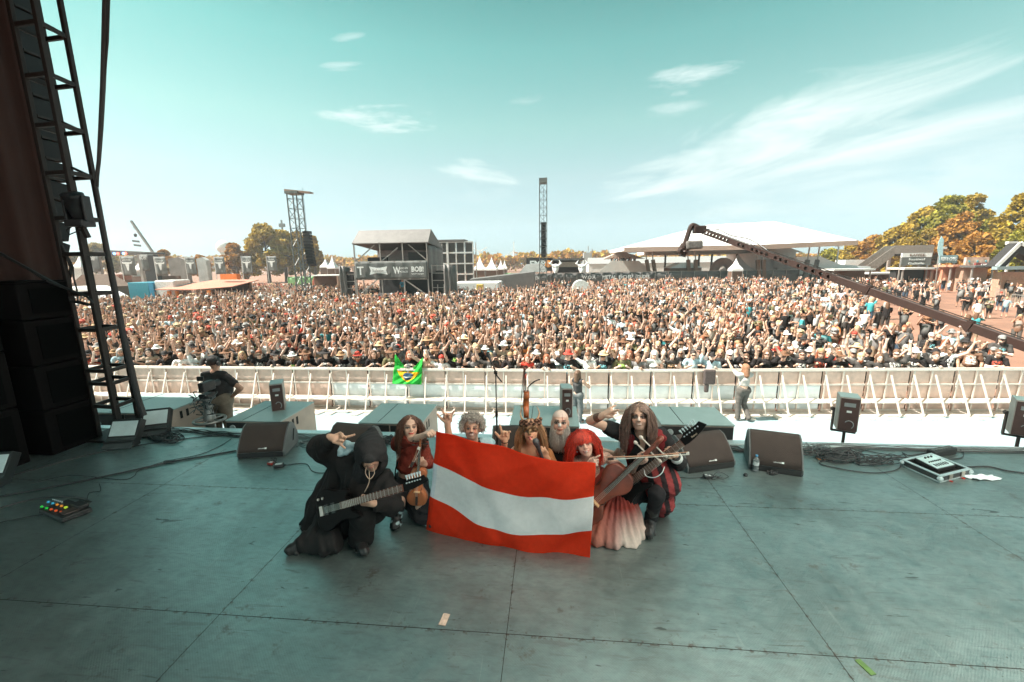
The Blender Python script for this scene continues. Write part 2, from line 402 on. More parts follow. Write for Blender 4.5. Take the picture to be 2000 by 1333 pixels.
# metal edge profile and sub-frame of the deck
alu=M('aluminium_profile',(.62,.68,.68),.38,.7,.12,20)
o=MB().box((-16,EDGE-.13,-.24),(12,EDGE,.012)).build('stage_edge',alu,bevel=.006); tag(o,kind='structure')
o=MB().box((-16,-8,-1.2),(12,EDGE-.02,-.245)).build('stage_base',M('deck_black',(.03,.028,.027),.8)); tag(o,kind='structure')
# ground
soil=M('dry_soil',(.24,.122,.08),.95,0,.25,.35,bump=.5,bscale=3)
mb=MB(); 
ring=[(-1500,-600),(1500,-600),(1500,2200),(-1500,2200)]
mb.add([(x,y,GZ) for x,y in ring],[(0,1,2,3)]); o=mb.build('field_ground',soil); tag(o,kind='structure')
# pit between stage and barrier, covered in pale sheeting
pitm=M('pale_pit_sheeting',(.27,.36,.385),.55,0,.05,1.2,bump=.15,bscale=5)
o=MB().add([(-17,4.5,GZ+.012),(17,4.5,GZ+.012),(17,12.7,GZ+.012),(15.5,12.55,GZ+.012),(1,11.75,GZ+.012),(-17,11.72,GZ+.012)],[(0,1,2,3,4,5)]).build('pit_floor',pitm); tag(o,kind='structure')
# ------------------------------------------------------------------ stage roof + wing
rf=thing('stage_roof',(0,0,8),'unseen stage roof over the band, black skin at left, added translucent sheet at right for light','roof')
RZ=6.4
light_sheet_mat=bpy.data.materials.new('added_translucent_sheet'); light_sheet_mat.use_nodes=True; _n=light_sheet_mat.node_tree.nodes; _l=light_sheet_mat.node_tree.links
_t=_n.new('ShaderNodeBsdfTranslucent'); _d=_n.new('ShaderNodeBsdfDiffuse'); _x=_n.new('ShaderNodeMixShader'); _no=_n.new('ShaderNodeTexNoise'); _no.inputs['Scale'].default_value=1.5
_c=_n.new('ShaderNodeMix'); _c.data_type='RGBA'; _c.inputs[6].default_value=(.94,.90,.84,1); _c.inputs[7].default_value=(.96,.93,.88,1); _l.new(_no.outputs[0],_c.inputs[0])
_l.new(_c.outputs[2],_t.inputs[0]); _d.inputs[0].default_value=(.7,.75,.75,1); _x.inputs[0].default_value=.96; _l.new(_d.outputs[0],_x.inputs[1]); _l.new(_t.outputs[0],_x.inputs[2]); _l.new(_x.outputs[0],_n['Material Output'].inputs[0])
MB().add([(.2,-4.5,RZ),(15,-4.5,RZ),(15,5.9,RZ),(.2,5.9,RZ)],[(0,1,2,3)]).build('added_light_sheet',light_sheet_mat,rf)  # sheet added to the unseen roof so diffused sun lights band and floor
rb=M('roof_black',(.05,.045,.04),.9)
MB().box((-16,-4.5,RZ-.05),(.2,5.9,RZ+.1)).build('roof_skin',rb,rf)
dark_fab=M('rust_brown_tarpaulin',(.032,.009,.005),.85,0,.25,1.2,bump=.35,bscale=2.5,coords='Object')
# wing drape: wavy sheet from stage edge backwards
def wavy_sheet(p0,p1,z0,z1,amp,waves,name,mat,parent,n=60,nz=14,th=.012,seed=0):
    p0,p1=V3(p0),V3(p1); d=p1-p0; L=np.linalg.norm(d); t=d/L; nrm=np.array([t[1],-t[0]]); r=random.Random(seed); ph=[r.random()*6 for _ in range(4)]
    vs=[];fs=[]
    for s_ in (0,1):
        for j in range(nz+1):
            for i in range(n+1):
                u=i/n; v=j/nz; w=amp*(math.sin(u*waves*6.28+ph[0]+v*1.2)+.5*math.sin(u*waves*15+ph[1]-v*2)+.3*math.sin(v*7+u*9+ph[2]))
                q=p0+d*u+nrm*(w+s_*th); vs.append((q[0],q[1],z0+(z1-z0)*v))
    m_=(n+1)*(nz+1)
    for s_ in (0,1):
        for j in range(nz):
            for i in range(n):
                a=s_*m_+j*(n+1)+i; q=(a,a+1,a+n+2,a+n+1); fs.append(q if s_ else q[::-1])
    def rim(ids):
        for a,b in zip(ids[:-1],ids[1:]): fs.append((a,b,b+m_,a+m_))
    rim([i for i in range(n+1)]); rim([nz*(n+1)+i for i in range(n+1)][::-1]); rim([j*(n+1) for j in range(nz+1)][::-1]); rim([j*(n+1)+n for j in range(nz+1)])
    return mesh_np(name,np.array(vs),fs,mat,parent,None,True)
wd=thing('wing_tarpaulin',(-7.25,5.62,0),'dark rust brown tarpaulin closing the left side of the stage','tarpaulin')
wavy_sheet((-7.22,5.62),(-7.55,3.2),0.0,9.4,.035,5,'sheet',dark_fab,wd,seed=2)
mb=MB(); mb.tube([(-7.2,5.66,0),(-7.2,5.66,9.4)],.03); mb.build('edge_pole',M('dark_steel',(.035,.03,.028),.5,.6),wd)
back=thing('backdrop',(-3,-6.5,0),'black stage backdrop behind the camera','backdrop') if False else None
# ------------------------------------------------------------------ BARRIER
BPOLY=[(-16.6,11.97),(1.0,12.0),(16.5,12.85)]
def bar_pt(s):
    seg=0; 
    for a,b in zip(BPOLY[:-1],BPOLY[1:]):
        L=math.dist(a,b)
        if s<=L or b is BPOLY[-1]:
            t=s/L; return (a[0]+(b[0]-a[0])*t,a[1]+(b[1]-a[1])*t),((b[0]-a[0])/L,(b[1]-a[1])/L)
        s-=L
bar_alu=M('barrier_aluminium',(.74,.65,.57),.42,.35,.10,9,bump=.1)
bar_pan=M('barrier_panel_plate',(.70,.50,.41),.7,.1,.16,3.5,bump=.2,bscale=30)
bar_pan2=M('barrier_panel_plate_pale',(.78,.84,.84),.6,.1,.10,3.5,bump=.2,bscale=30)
BH=1.29; BW=1.22
def make_barrier(pale):
    r=thing('crowd_barrier',(0,0,GZ),'','barrier','crowd barriers joined along the front of the pit')
    # local: x along, -y towards the stage, built round origin at GZ
    z=GZ
    def L(x,y,zz): return (x,y,z+zz)
    w=BW/2
    mb=MB().beam(L(-w+.004,0,BH),L(w-.004,0,BH),.055,.05).beam(L(-w+.004,-.045,BH-.03),L(w-.004,-.045,BH-.03),.022,.05); mb.build('top_rail',bar_alu,r,bevel=.008)
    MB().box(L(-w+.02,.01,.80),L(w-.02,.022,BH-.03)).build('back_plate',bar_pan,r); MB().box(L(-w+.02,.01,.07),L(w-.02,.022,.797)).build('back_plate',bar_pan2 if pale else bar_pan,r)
    for zz in (.84,.08): MB().beam(L(-w+.03,-.035,zz),L(w-.03,-.035,zz),.03,.045).build('cross_rail',bar_alu,r)
    mb=MB()
    vs=[L(-w+.03,-.02,.42),L(w-.03,-.02,.42),L(w-.03,-.33,.40),L(-w+.03,-.33,.40)]
    mb.add(vs+[(a,b,c-.03) for a,b,c in vs],[(0,1,2,3)[::-1],(4,5,6,7),(0,1,5,4),(1,2,6,5),(2,3,7,6),(3,0,4,7)]); mb.build('step',bar_alu,r)
    for x in (-w+.05,w-.05-BW/2):
        x=x+ (0.02 if x<-.3 else .0)
        MB().beam(L(x,-.03,BH-.05),L(x,-.03,.05),.036,.034,(0,1,0)).build('upright',bar_alu,r)
    for x in (-w+.05,.03):
        MB().beam(L(x,-.06,BH-.16),L(x+.02,-.52,.06),.028,.04,(1,0,0)).build('brace',bar_alu,r)
    vs=[(-w+.01,-.02),(w-.01,-.02),(w-.01,-.42),(w-.12,-.70),(w-.30,-.70),(w-.34,-.46),(-w+.34,-.46),(-w+.30,-.70),(-w+.12,-.70),(-w+.01,-.42)]
    MB().prism(vs,(0,0,z+.016),(1,0,0),(0,1,0),(0,0,.03)).build('foot_plate',bar_alu,r)
    return r
b0=make_barrier(False); b1=make_barrier(True)
tot=sum(math.dist(a,b) for a,b in zip(BPOLY[:-1],BPOLY[1:])); nb=int(tot/BW)
L0=math.dist(*BPOLY[:2]); used={False:False,True:False}
ORDN=['first','second','third','fourth','fifth','sixth','seventh','eighth','ninth','tenth','eleventh','twelfth','thirteenth','fourteenth','fifteenth','sixteenth','seventeenth','eighteenth','nineteenth','twentieth']
def ordw(i):
    if i<20: return ORDN[i]
    t=['twenty','thirty','forty','fifty','sixty','seventy'][(i+1)//10-2]; u=(i+1)%10
    return (t+'-'+ORDN[u-1]) if u else t[:-1]+'ieth'
for i in range(nb):
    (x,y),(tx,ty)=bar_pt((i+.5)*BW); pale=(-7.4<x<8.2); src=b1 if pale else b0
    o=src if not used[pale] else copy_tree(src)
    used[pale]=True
    o.location=(x,y,GZ); o.rotation_euler=(0,0,math.atan2(ty,tx))
    o['label']=f"aluminium crowd barrier with {'pale' if pale else 'sandy brown'} back plate, {ordw(i)} from the left in the pit row"
# ------------------------------------------------------------------ TRUSS TOWER (left wing)
steel=M('black_steel',(.016,.010,.008),.6,.1,.2,12)
cor=[(-6.62,5.2),(-6.25,5.17),(-6.30,5.52),(-6.66,5.55)]
tw=thing('truss_tower',(-6.45,5.36,0),'black steel ladder truss tower beside the left stage wing','truss tower')
for k,(x,y) in enumerate(cor): MB().beam((x,y,0),(x,y,9.4),.052 if k<3 else .045).build('chord',steel,tw,bevel=.006)
RUNG=[.50,.84,1.03,1.62,2.12,2.66,3.13,3.7,4.28,4.86,5.44,6.0,6.6]
for z in RUNG:
    mb=MB()
    for k in range(4):
        a,b=cor[k],cor[(k+1)%4]; mb.beam((*a,z),(*b,z),.034,.05)
    mb.build('rung_frame',steel,tw)
for z1 in RUNG[7:]: MB().beam((*cor[3],z1+.16),(*cor[2],z1),.025,.03).build('brace',steel,tw)
MB().box((-6.8,5.05,.0),(-6.12,5.68,.03)).build('base_plate',steel,tw)
# moving head lamp clamped on the truss
p=at(153,418,5.1)
ml=thing('moving_head_lamp',p,'black moving head stage lamp clamped to the truss tower','stage lamp')
mb=MB().obox(p+[0,0,-.12],(.13,0,0),(0,.09,0),(0,0,.045)); mb.build('base',M('lamp_black',(.02,.02,.022),.4),ml,bevel=.015)
for q in (-.14,.14): MB().obox(p+[q,0,.06],(.018,0,0),(0,.05,0),(0,0,.16)).build('yoke_arm',M('lamp_black'),ml,bevel=.01)
mb=MB().lathe([(.05,-.17),(.09,-.15),(.105,-.02),(.10,.08),(.115,.1),(.115,.15),(.09,.16)],p+[0,0,.1],(.15,-.35,.9),14); mb.build('head',M('lamp_black'),ml,smooth=True)
mb=MB().beam(p+[0,.02,-.16],p+[0,.06,-.3],.05); mb.tube([p+[.0,.0,-.2],p+[-.16,-.02,-.26],p+[-.22,0,-.2],p+[-.12,.02,-.14]],.008).build('clamp',steel,ml)
# hanging cables
cabm=M('cable_rubber',(.022,.02,.02),.55)
pts=[at(x,y,4.9) for x,y in ((208,-120),(206,0),(204,80),(201,170),(197,250),(193,315),(187,366))]
o=MB().tube(pts,[.03,.028,.028,.026,.024,.02,.02],8).tube([q+[.02+.03*math.sin(i*1.1),0,0] for i,q in enumerate(pts)],.010,6).build('hanging_cable_loom',cabm,origin=pts[-1],smooth=True); tag(o,'thick black cable bundle hanging from the roof beside the truss tower','cable')
pts=[at(x,y,5.0) for x,y in ((188,366),(206,470),(226,570),(238,640),(256,720),(270,780),(281,812))]
o=MB().tube(pts,[.02,.025,.028,.034,.036,.036,.036],8).build('cable_hose',cabm,origin=pts[-1],smooth=True); tag(o,'thick black hose running down the right of the truss tower','cable')
pts=[at(x,y,5.0) for x,y in ((-60,472),(0,495),(60,528),(98,551),(135,566),(170,580),(182,592))]
o=MB().tube(pts,[.02]*3+[.03,.014,.014,.014],6).build('guy_strap',cabm,origin=pts[-1],smooth=True); tag(o,'black strap with buckle crossing the tarpaulin towards the truss tower','strap')
mb=MB()
for k in range(4):
    pts=[at(122+k*4,480+8*k,5.2)]+[at(132+k*5+5*math.sin(j*1.3+k),500+j*22,5.2+.05*math.sin(j)) for j in range(1,5)]+[at(172+k*3,596,5.25)]; mb.tube(pts,.011,5)
o=mb.build('cable_loops',cabm,origin=at(150,560,5.2),smooth=True); tag(o,'black cable loops sagging inside the truss tower','cable')
# ------------------------------------------------------------------ LINE ARRAY behind the truss
la_m=M('line_array_grey',(.011,.012,.013),.6,0,.2,6,spec=.3)
la=thing('line_array',at(95,440,7.5),'tall hanging line array of grey loudspeaker boxes behind the truss tower','loudspeaker')
for k in range(15):
    z=7.9-k*.36; tilt=max(0,(k-9))*.07; xc=-9.85-.0*k
    c=np.array([xc,7.5-max(0,k-9)**1.6*.02,z]); ay=np.array([0,math.cos(tilt),-math.sin(tilt)])*.26; az=np.array([0,math.sin(tilt),math.cos(tilt)])*.17
    bx=MB().obox(c,(.5,0,0),ay,az).build('cabinet',la_m,la,bevel=.02)
    mb=MB()
    for s_ in (-.2,.16): mb.obox(c+np.array([s_*1.1+.1,0,.02])-ay*1.02,(.09,0,0),(0,.012,0),az*.5)
    mb.build('handle_recess',M('recess_black',(.006,.006,.006),.8),bx)
    MB().obox(c+[.5,0,0]-az*.9,(.03,0,0),ay*.4,(0,0,.02)).build('rigging_pin',steel,bx)
# ------------------------------------------------------------------ SUB STACKS (left)
subm=M('sub_cabinet_black',(.006,.005,.005),.8,0,.2,5,bump=.1,spec=.06)
def stack(x1,y0,y1,heights,label,xw=.9):
    s=thing('loudspeaker_stack',(x1,y0,0),label,'loudspeaker'); z=0.0
    for h in heights:
        MB().box((x1-xw,y0,z+.006),(x1,y1,z+h-.006)).build('cabinet',subm,s,bevel=.02)
        MB().box((x1+.001,y0+.12,z+.08),(x1+.012,y1-.1,z+h-.08)).build('grille',M('grille_black',(.003,.003,.003),.9,0,.3,80,spec=.04),s)
        z+=h
    MB().box((x1-xw-.0,y0+.02,z),(x1-.02,y1-.02,z+.02)).build('lid',subm,s)
    return s
stack(-6.62,4.62,5.25,[.62,.6,.6,.48],'tall black loudspeaker stack standing close to the truss tower',1.1)
stack(-6.72,3.75,4.45,[.75,.72,.4],'black loudspeaker stack at the left picture edge, nearest the camera',1.1)
# ------------------------------------------------------------------ FLOOR LAMPS
lglass=M('lamp_front_glass',(.62,.72,.72),.25,0,.08,7); lblk=M('lamp_housing',(.02,.02,.02),.4)
def floor_lamp(c,yaw,w,label):
    r=thing('floor_lamp',c,label,'floor lamp','strobe lamps standing on the left of the stage'); c=V3(c)
    cx,sx=math.cos(yaw),math.sin(yaw); X=np.array([cx,sx,0]); Y=np.array([-sx,cx,0])   # Y: away from viewer
    u=unit(Y*.55+np.array([0,0,.83])); n=np.cross(X,u)
    o=c+np.array([0,0,.13])
    MB().obox(o+u*.12-n*.06,X*w/2,u*.15,n*.06).build('housing',lblk,r,bevel=.008)
    MB().obox(o+u*.13+n*.004,X*(w/2-.022),u*.105,n*.006).build('glass',lglass,r,bevel=.003)
    u2=unit(-Y*.35+np.array([0,0,-.2])); n2=np.cross(X,u2)
    MB().obox(o-Y*.06+np.array([0,0,-.06]),X*w/2,(-Y*.06+np.array([0,0,-.05])),np.array([0,0,.012])).build('flap',M('lamp_flap',(.07,.08,.08),.25),r)
    MB().obox(c+np.array([0,0,.055]),X*w/2,Y*.07,np.array([0,0,.05])).build('foot',lblk,r,bevel=.006)
floor_lamp((-5.98,4.96,0),.22,.37,'strobe floor lamp standing at the foot of the truss tower')
floor_lamp((-5.92,5.40,0),.42,.34,'strobe floor lamp tilted beside the cable pile, right of the truss tower')
floor_lamp((-6.45,3.86,0),.25,.32,'dim floor lamp at the left picture edge before the black stack')
# ================================================================== STAGE EQUIPMENT
grille=M('speaker_grille_foam',(.055,.038,.032),.85,0,.12,6,bump=.5,bscale=160)
cabp=M('speaker_cabinet_paint',(.13,.14,.14),.55,0,.15,9,bump=.15,bscale=120)
cabd=M('speaker_cabinet_black',(.022,.02,.02),.55,0,.2,9)
white=M('white_print',(.78,.8,.78),.6)
def lerp(a,b,t): return V3(a)+(V3(b)-V3(a))*t
def wedge(c,yaw,w,d,h,label,logo=True,flip=1):
    """c = middle of front bottom edge, yaw: rotation of the width axis"""
    c=V3(c); r=thing('monitor_wedge',c,label,'stage monitor','stage monitor wedges along the front of the stage')
    X=np.array([math.cos(yaw),math.sin(yaw),0]); Y=np.array([-X[1],X[0],0]); Z=np.array([0,0,1.])
    prof=[(0.02,0),(0,.03),(.0,.075),(.10,.22*h/.36),(.22,.34*h/.36),(.30,h),(d*.82,h*.86),(d,h*.45),(d,.0)]
    pl=[(y,z) for y,z in prof]
    for s_ in (-1,1):
        o=c+X*(s_*(w/2)-(.018 if s_>0 else 0)); MB().prism(pl,o,Y,Z,X*.018).build('side_panel',cabp,r,bevel=.004)
    inner=[(y,z) for y,z in prof]
    o=c-X*(w/2-.019); MB().prism([(.0+.006,0.002),(.006,.07),(.11,.215*h/.36),(.225,.333*h/.36),(.30,h-.008),(d*.82,h*.86-.004),(d-.004,h*.45),(d-.004,.002)],o,Y,Z,X*(w-.038)).build('cabinet',cabp,r)
    # grille: curved sheet in front
    vs=[];n=14
    gp=[(.001,.074),(.045,.145*h/.36),(.10,.222*h/.36),(.16,.285*h/.36),(.22,.342*h/.36),(.295,h+.001)]
    for (y,z) in gp: vs+= [c+X*(-w/2+.022)+Y*(y-.004)+Z*(z+.004),c+X*(w/2-.022)+Y*(y-.004)+Z*(z+.004)]
    b=len(vs); vs+= [v+Y*.008-Z*.006 for v in vs]
    fs=[]
    for i in range(len(gp)-1): fs+= [(2*i,2*i+1,2*i+3,2*i+2)]
    for i in range(len(gp)-1): fs+= [(b+2*i+2,b+2*i+3,b+2*i+1,b+2*i)]
    k=2*(len(gp)-1); fs+= [(0,b,b+1,1),(k,k+1,b+k+1,b+k)]
    mesh_np('grille',np.array(vs),fs,grille,r,None,True)
    MB().prism([(-.002,.004),(-.002,.068),(.006,.068),(.006,.004)],c-X*(w/2-.02),Y,Z,X*(w-.04)).build('bottom_board',cabd,r)
    if logo:
        y,z=.022,.118*h/.36; up=unit(Y*.045+Z*.071*h/.36)
        nn=np.cross(X,up)
        lc=c+X*logo+Y*(y-.006)+Z*(z)+nn*.006
        text('audiotechnik',lc-X*.02,X,up,.016,white,r,.003,width=.075)
        MB().obox(lc+X*.035,X*.013,up*.010,nn*.002).build('logo_badge',white,r)
    for s_ in (-1,1):
        pf=[(.30,.10),(.34,.10),(.40,.24),(.36,.25)]
        o=c+X*(s_*(w/2+.0012)-(0 if s_<0 else .002)); 
        MB().prism([(y*d/.5,z*h/.36) for y,z in pf],o,Y,Z,X*.002).build('handle_recess',M('recess_black',(.006,.006,.006),.8),r)
    return r
def place(px,py): return gz(px,py)
a,b=gz(463,897),gz(556,892); c=(a+b)/2
wedge(c,math.atan2(b[1]-a[1],b[0]-a[0]),np.linalg.norm(b-a),.46,.37,'black stage monitor wedge with pale logo, left of the hooded guitarist',logo=.03)
a,b=gz(1462,917),gz(1569,933); c=(a+b)/2
wedge(c,math.atan2(b[1]-a[1],b[0]-a[0]),np.linalg.norm(b-a),.46,.40,'black stage monitor wedge with a water bottle standing before it',logo=.03)
a,b=gz(1345,926),gz(1434,913); c=(a+b)/2
wedge(c,math.atan2(b[1]-a[1],b[0]-a[0]),np.linalg.norm(b-a)*1.05,.46,.36,'black stage monitor wedge turned sideways behind the long haired guitarist',logo=.02)
a,b=gz(607,893),gz(700,905); c=(a+b)/2+[.1,.05,0]
wedge(c,math.radians(-9),.58,.48,.36,'black stage monitor wedge half hidden behind the hooded guitarist',logo=0)
a,b=gz(965,902),gz(1040,902); wedge((a+b)/2+[0,.0,0],.05,.55,.46,.36,'black stage monitor wedge behind the band centre, between the mic stands',logo=0)
# subs in front of the deck edge
subt=M('sub_top_skylit',(.30,.38,.37),.42,0,.08,3); subs=M('sub_side_lit',(.42,.33,.27),.6,0,.10,4)  # blackish boxes; sky light on tops and light on sides put into the colours
def sub(x0,x1,y0,y1,z,label,skew=0.0,hd=1,mirror=False):
    r=thing('subwoofer',((x0+x1)/2,(y0+y1)/2,GZ),label,'subwoofer','subwoofers standing in the pit against the stage front')
    zb=GZ+.02
    MB().box((x0,y0+.016,zb),(x1,y1,z-.012)).build('cabinet',subs,r,bevel=.008)
    MB().box((x0-.004,y0,z-.010),(x1+.004,y1+.004,z+.008)).build('top_panel',subt,r,bevel=.004)
    MB().box((x0+.30*(x1-x0),y0+.02,z+.0085),(x0+.31*(x1-x0),y1-.02,z+.011)).build('top_seam',cabd,r)
    n=2
    for i in range(n):
        a=x0+(x1-x0)*i/n+.012; b_=x0+(x1-x0)*(i+1)/n-.012
        MB().box((a,y0,z-.62),(b_,y0+.012,z-.03)).build('rear_panel',cabd,r,bevel=.003)
    for s_ in ((x1) if not mirror else x0,):
        for q in (.30,.42):
            yy=y0+(y1-y0)*q
            MB().box((s_-.003 if mirror else s_-.001,yy,z-.20),(s_+.001 if mirror else s_+.003,yy+.05,z-.07)).build('handle_recess',M('recess_black'),r)
    MB().lathe([(.045,0),(.045,.02),(.02,.022)],(x0+.12,y0+.0,z-.11),(0,-1,0),14).build('handle_cup',alu,r)
    return r
sub(-5.12,-4.20,5.80,6.75,.07,'pale subwoofer with a small loudspeaker on it, left front of the stage')
sub(-2.93,-1.95,5.80,6.70,.08,'pale topped subwoofer behind the brunette violinist')
sub(-.60,.42,5.80,6.65,.10,'pale topped subwoofer behind the horned singer and bald man')
sub(1.58,2.58,5.80,6.55,.16,'pale topped subwoofer right of the long haired guitarist',mirror=True)
sub(-7.75,-6.35,5.95,7.0,.10,'pale topped subwoofer behind the truss tower')
def small_box(c,yaw,w,d,h,label,front=1):
    """little column loudspeaker; c centre of the base; front faces +-X local"""
    c=V3(c); r=thing('front_fill_loudspeaker',c,label,'loudspeaker'); X=np.array([math.cos(yaw),math.sin(yaw),0]); Y=np.array([-X[1],X[0],0]); Z=np.array([0,0,1.])
    MB().obox(c+Z*(h/2+.004),X*w/2,Y*d/2,Z*h/2).build('cabinet',M('front_fill_paint',(.34,.30,.27),.6,0,.1,5),r,bevel=.008)
    rear=c+Z*(h/2)-Y*(d/2)
    MB().obox(rear-Y*.004,X*(w/2-.012),Y*.003,Z*(h/2-.012)).build('rear_panel',M('rear_panel_brown',(.07,.035,.03),.5),r)
    MB().obox(rear+Z*h*.30-Y*.009,X*w*.27,Y*.002,Z*h*.055).build('connector_plate',M('connector_grey',(.25,.27,.27),.5),r)
    MB().obox(rear+Z*h*.10-Y*.009,X*w*.12,Y*.002,Z*h*.03).build('badge',white,r)
    text('FRONT FILL',rear-Z*h*.03-Y*.0075,X,Z,.014,white,r,.002,width=w*.6) if False else None
    pts=[rear+X*(math.cos(t)*w*.22+w*.05)+Z*(math.sin(t)*.06-h*.28)-Y*.02 for t in np.linspace(2.6,-.9,9)]
    MB().tube(pts,.006,5).build('handle',M('connector_grey'),r,smooth=True)
    MB().obox(c+Z*(h+.006),X*(w/2-.004),Y*(d/2-.004),Z*.005).build('top_panel',subt,r)
    return r
small_box((-4.60,6.38,.08),.52,.20,.30,.46,'small beige loudspeaker standing on the left subwoofer')
small_box((.24,6.25,.11),.10,.17,.26,.46,'small dark faced loudspeaker standing behind the bald bearded man')
def stand_speaker(x,y,z0,yaw,label,lab2):
    c=V3((x,y,z0)); sp=small_box(c,yaw,.24,.26,.50,label)
    st=thing('speaker_stand',(x,y,GZ),lab2,'speaker stand'); X=np.array([math.cos(yaw),math.sin(yaw),0]); Y=np.array([-X[1],X[0],0]); Z=np.array([0,0,1.])
    mt=M('stand_steel',(.07,.05,.045),.5,.4)
    mb=MB(); l=c-X*.155
    mb.beam(c-X*.155-Z*.04,c-X*.155+Z*.30,.02,.03).beam(c-X*.165-Z*.045,c+X*.13-Z*.045,.02,.03); mb.build('yoke',mt,st)
    MB().lathe([(.03,0),(.03,.02),(.012,.03)],c-X*.165+Z*.28,-X,10).build('yoke_knob',mt,st)
    MB().tube([(x,y,z0-.05),(x,y,z0-.35)],.02).tube([(x,y,z0-.3),(x,y,GZ+.02)],.028).build('pole',mt,st,smooth=True)
    for k in range(3):
        a=k*2.09+.4; MB().beam((x,y,GZ+.5),(x+.45*math.cos(a),y+.45*math.sin(a),GZ+.03),.03).build('leg',mt,st)
stand_speaker(4.30,6.2,-.0,-.42,'small loudspeaker yoked on a pole, in front of the right cable pile','black pole stand carrying the small loudspeaker in front of the right cable pile')
stand_speaker(6.62,6.2,-.02,-.6,'small loudspeaker on a pole cut by the right picture edge','black pole stand cut by the right picture edge')
# ---------------------------------------------------------------- cables
cabs=M('cable_jacket',(.035,.035,.036),.5); cabl=M('cable_jacket_grey',(.16,.19,.19),.45)
def fl(px,py,h=.008): p=gz(px,py); p[2]=h; return p
def spline(pts,n=8):
    P=[V3(p) for p in pts]; P=[P[0]]+P+[P[-1]]; out=[]
    for i in range(1,len(P)-2):
        for t in np.linspace(0,1,n,endpoint=False):
            a,b,c_,d=P[i-1],P[i],P[i+1],P[i+2]
            out.append(.5*((2*b)+(-a+c_)*t+(2*a-5*b+4*c_-d)*t*t+(-a+3*b-3*c_+d)*t**3))
    out.append(P[-2]); return out
def cable(pxs,r,label,mat=cabs,h=None):
    pts=[fl(x,y,r+.002) for x,y in pxs]; s_=spline(pts,7)
    o=MB().tube(s_,r,6).build('cable',mat,origin=s_[0],smooth=True); return tag(o,label,'cable')
cable([(-60,982),(0,972),(120,950),(240,925),(330,905),(400,893),(462,882)],.010,'thickest straight black cable from the left picture edge to the left monitor wedge')
cable([(-40,950),(0,937),(80,915),(180,888),(290,868),(380,856),(440,851),(470,852)],.006,'thin black cable running above the thick one on the left floor')
cable([(60,946),(140,930),(235,938),(262,931),(272,920),(320,903),(390,889),(430,872),(452,858)],.004,'thin wire with a small inline box on the left floor')
cable([(194,946),(196,960),(175,964),(168,980),(150,992),(110,1003),(60,1010),(0,1022)],.004,'thin wavy wire leading to the pedalboard')
cable([(-40,1000),(0,994),(60,978),(120,972),(160,975),(178,982)],.008,'black cable curving over the pedalboard')
cable([(553,911),(580,907),(600,908),(610,921),(630,925),(680,920)],.004,'thin cable from the small black box towards the hooded guitarist')
o=MB().obox(fl(331,904,.018),(.055,.018,0),(-.006,.018,0),(0,0,.014)).build('inline_connector',cabs,origin=fl(331,904),bevel=.004); tag(o,'small black inline box lying on the thin left wire','connector')
# cable bundles along the deck edge
for i,(nm,x0,x1,y0,y1,lab) in enumerate([('a',330,470,838,852,'bundle of black cables along the left deck edge'),('b',560,640,850,860,'bundle of cables between the two left wedges'),('c',1400,1480,872,885,'bundle of cables between the two right wedges'),('d',1560,2020,872,893,'bundle of long cables along the right deck edge')]):
    mb=MB(); n=6 if nm!='d' else 5
    for k in range(n):
        rr=random.Random(i*31+k); pts=[]
        for q in range(9):
            t=q/8; x=x0+(x1-x0)*t; y=y0+(y1-y0)*t+(k-2)*1.6+rr.uniform(-1.6,1.6)
            if nm=='d': y=874+ (x-1560)*.020+(k-2)*2.2+rr.uniform(-1,1)*(2.5 if x<1800 else .8)
            pts.append(fl(x,y,.010+.006*rr.random()))
        mb.tube(spline(pts,5),.0075 if k%2 else .0055,5)
    o=mb.build('cable_bundle',cabs if i!=1 else cabl,origin=fl(x0,y0),smooth=True); tag(o,lab,'cable')
def tangle(cx,cy,rx,ry,n,seed,label,r=.0055,mat=cabs,hmax=.05,loops=1.3):
    mb=MB(); rr=random.Random(seed)
    for k in range(n):
        ax,ay=cx+rr.uniform(-.45,.45)*rx,cy+rr.uniform(-.4,.4)*ry; a=rr.uniform(0,6.28); pts=[]; sx=rx*rr.uniform(.35,.7); sy=ry*rr.uniform(.3,.65)
        for q in range(int(9*loops)):
            a+=rr.uniform(.5,.95); pts.append(fl(ax+math.cos(a)*sx*rr.uniform(.8,1.1),ay+math.sin(a)*sy*rr.uniform(.8,1.1),.008+rr.random()**2*hmax))
        mb.tube(spline(pts,6),r,5)
    o=mb.build('cable_pile',mat,origin=fl(cx,cy),smooth=True); return tag(o,label,'cable')
tangle(320,857,38,13,11,3,'tangled cable pile beside the floor lamps',.006)
tangle(1630,893,62,16,14,5,'biggest tangle of black cables, right of the bottle wedge',.0065,hmax=.07)
tangle(1720,902,62,14,9,8,'looser tangle of cables between the big pile and the flight case',.0055)
tangle(1600,880,30,12,6,12,'pale grey cable loops on the big right tangle',.005,cabl,.08)
tangle(605,870,26,8,6,9,'cable coil between the left wedge and the half hidden wedge',.0055,cabl)
tangle(760,862,22,8,7,10,'dark cable coil behind the brunette violinist',.007)
tangle(1400,935,28,6,3,14,'thin looped wire beside the small box before the sideways wedge',.003)
tangle(530,906,14,6,3,15,'thin looped wires around the small black box',.003)
tangle(152,835,40,18,12,22,'dark heap of cables behind the truss tower foot',.009,hmax=.1)
cable([(1320,933),(1345,935),(1372,934),(1388,933)],.004,'thin black wire from the kneeling guitarist to the small box')
cable([(1690,880),(1650,893),(1600,905),(1640,917),(1700,925),(1740,922),(1757,915),(1760,905)],.006,'black cable looping from the big right tangle to the flight case')
cable([(1560,878),(1640,872),(1720,887),(1800,898),(1870,897),(1882,888),(1876,880)],.005,'black cable curving under the power strip')
cable([(1890,914),(1930,913),(1965,921),(2010,927)],.008,'short black cable leaving the flight case to the right edge')
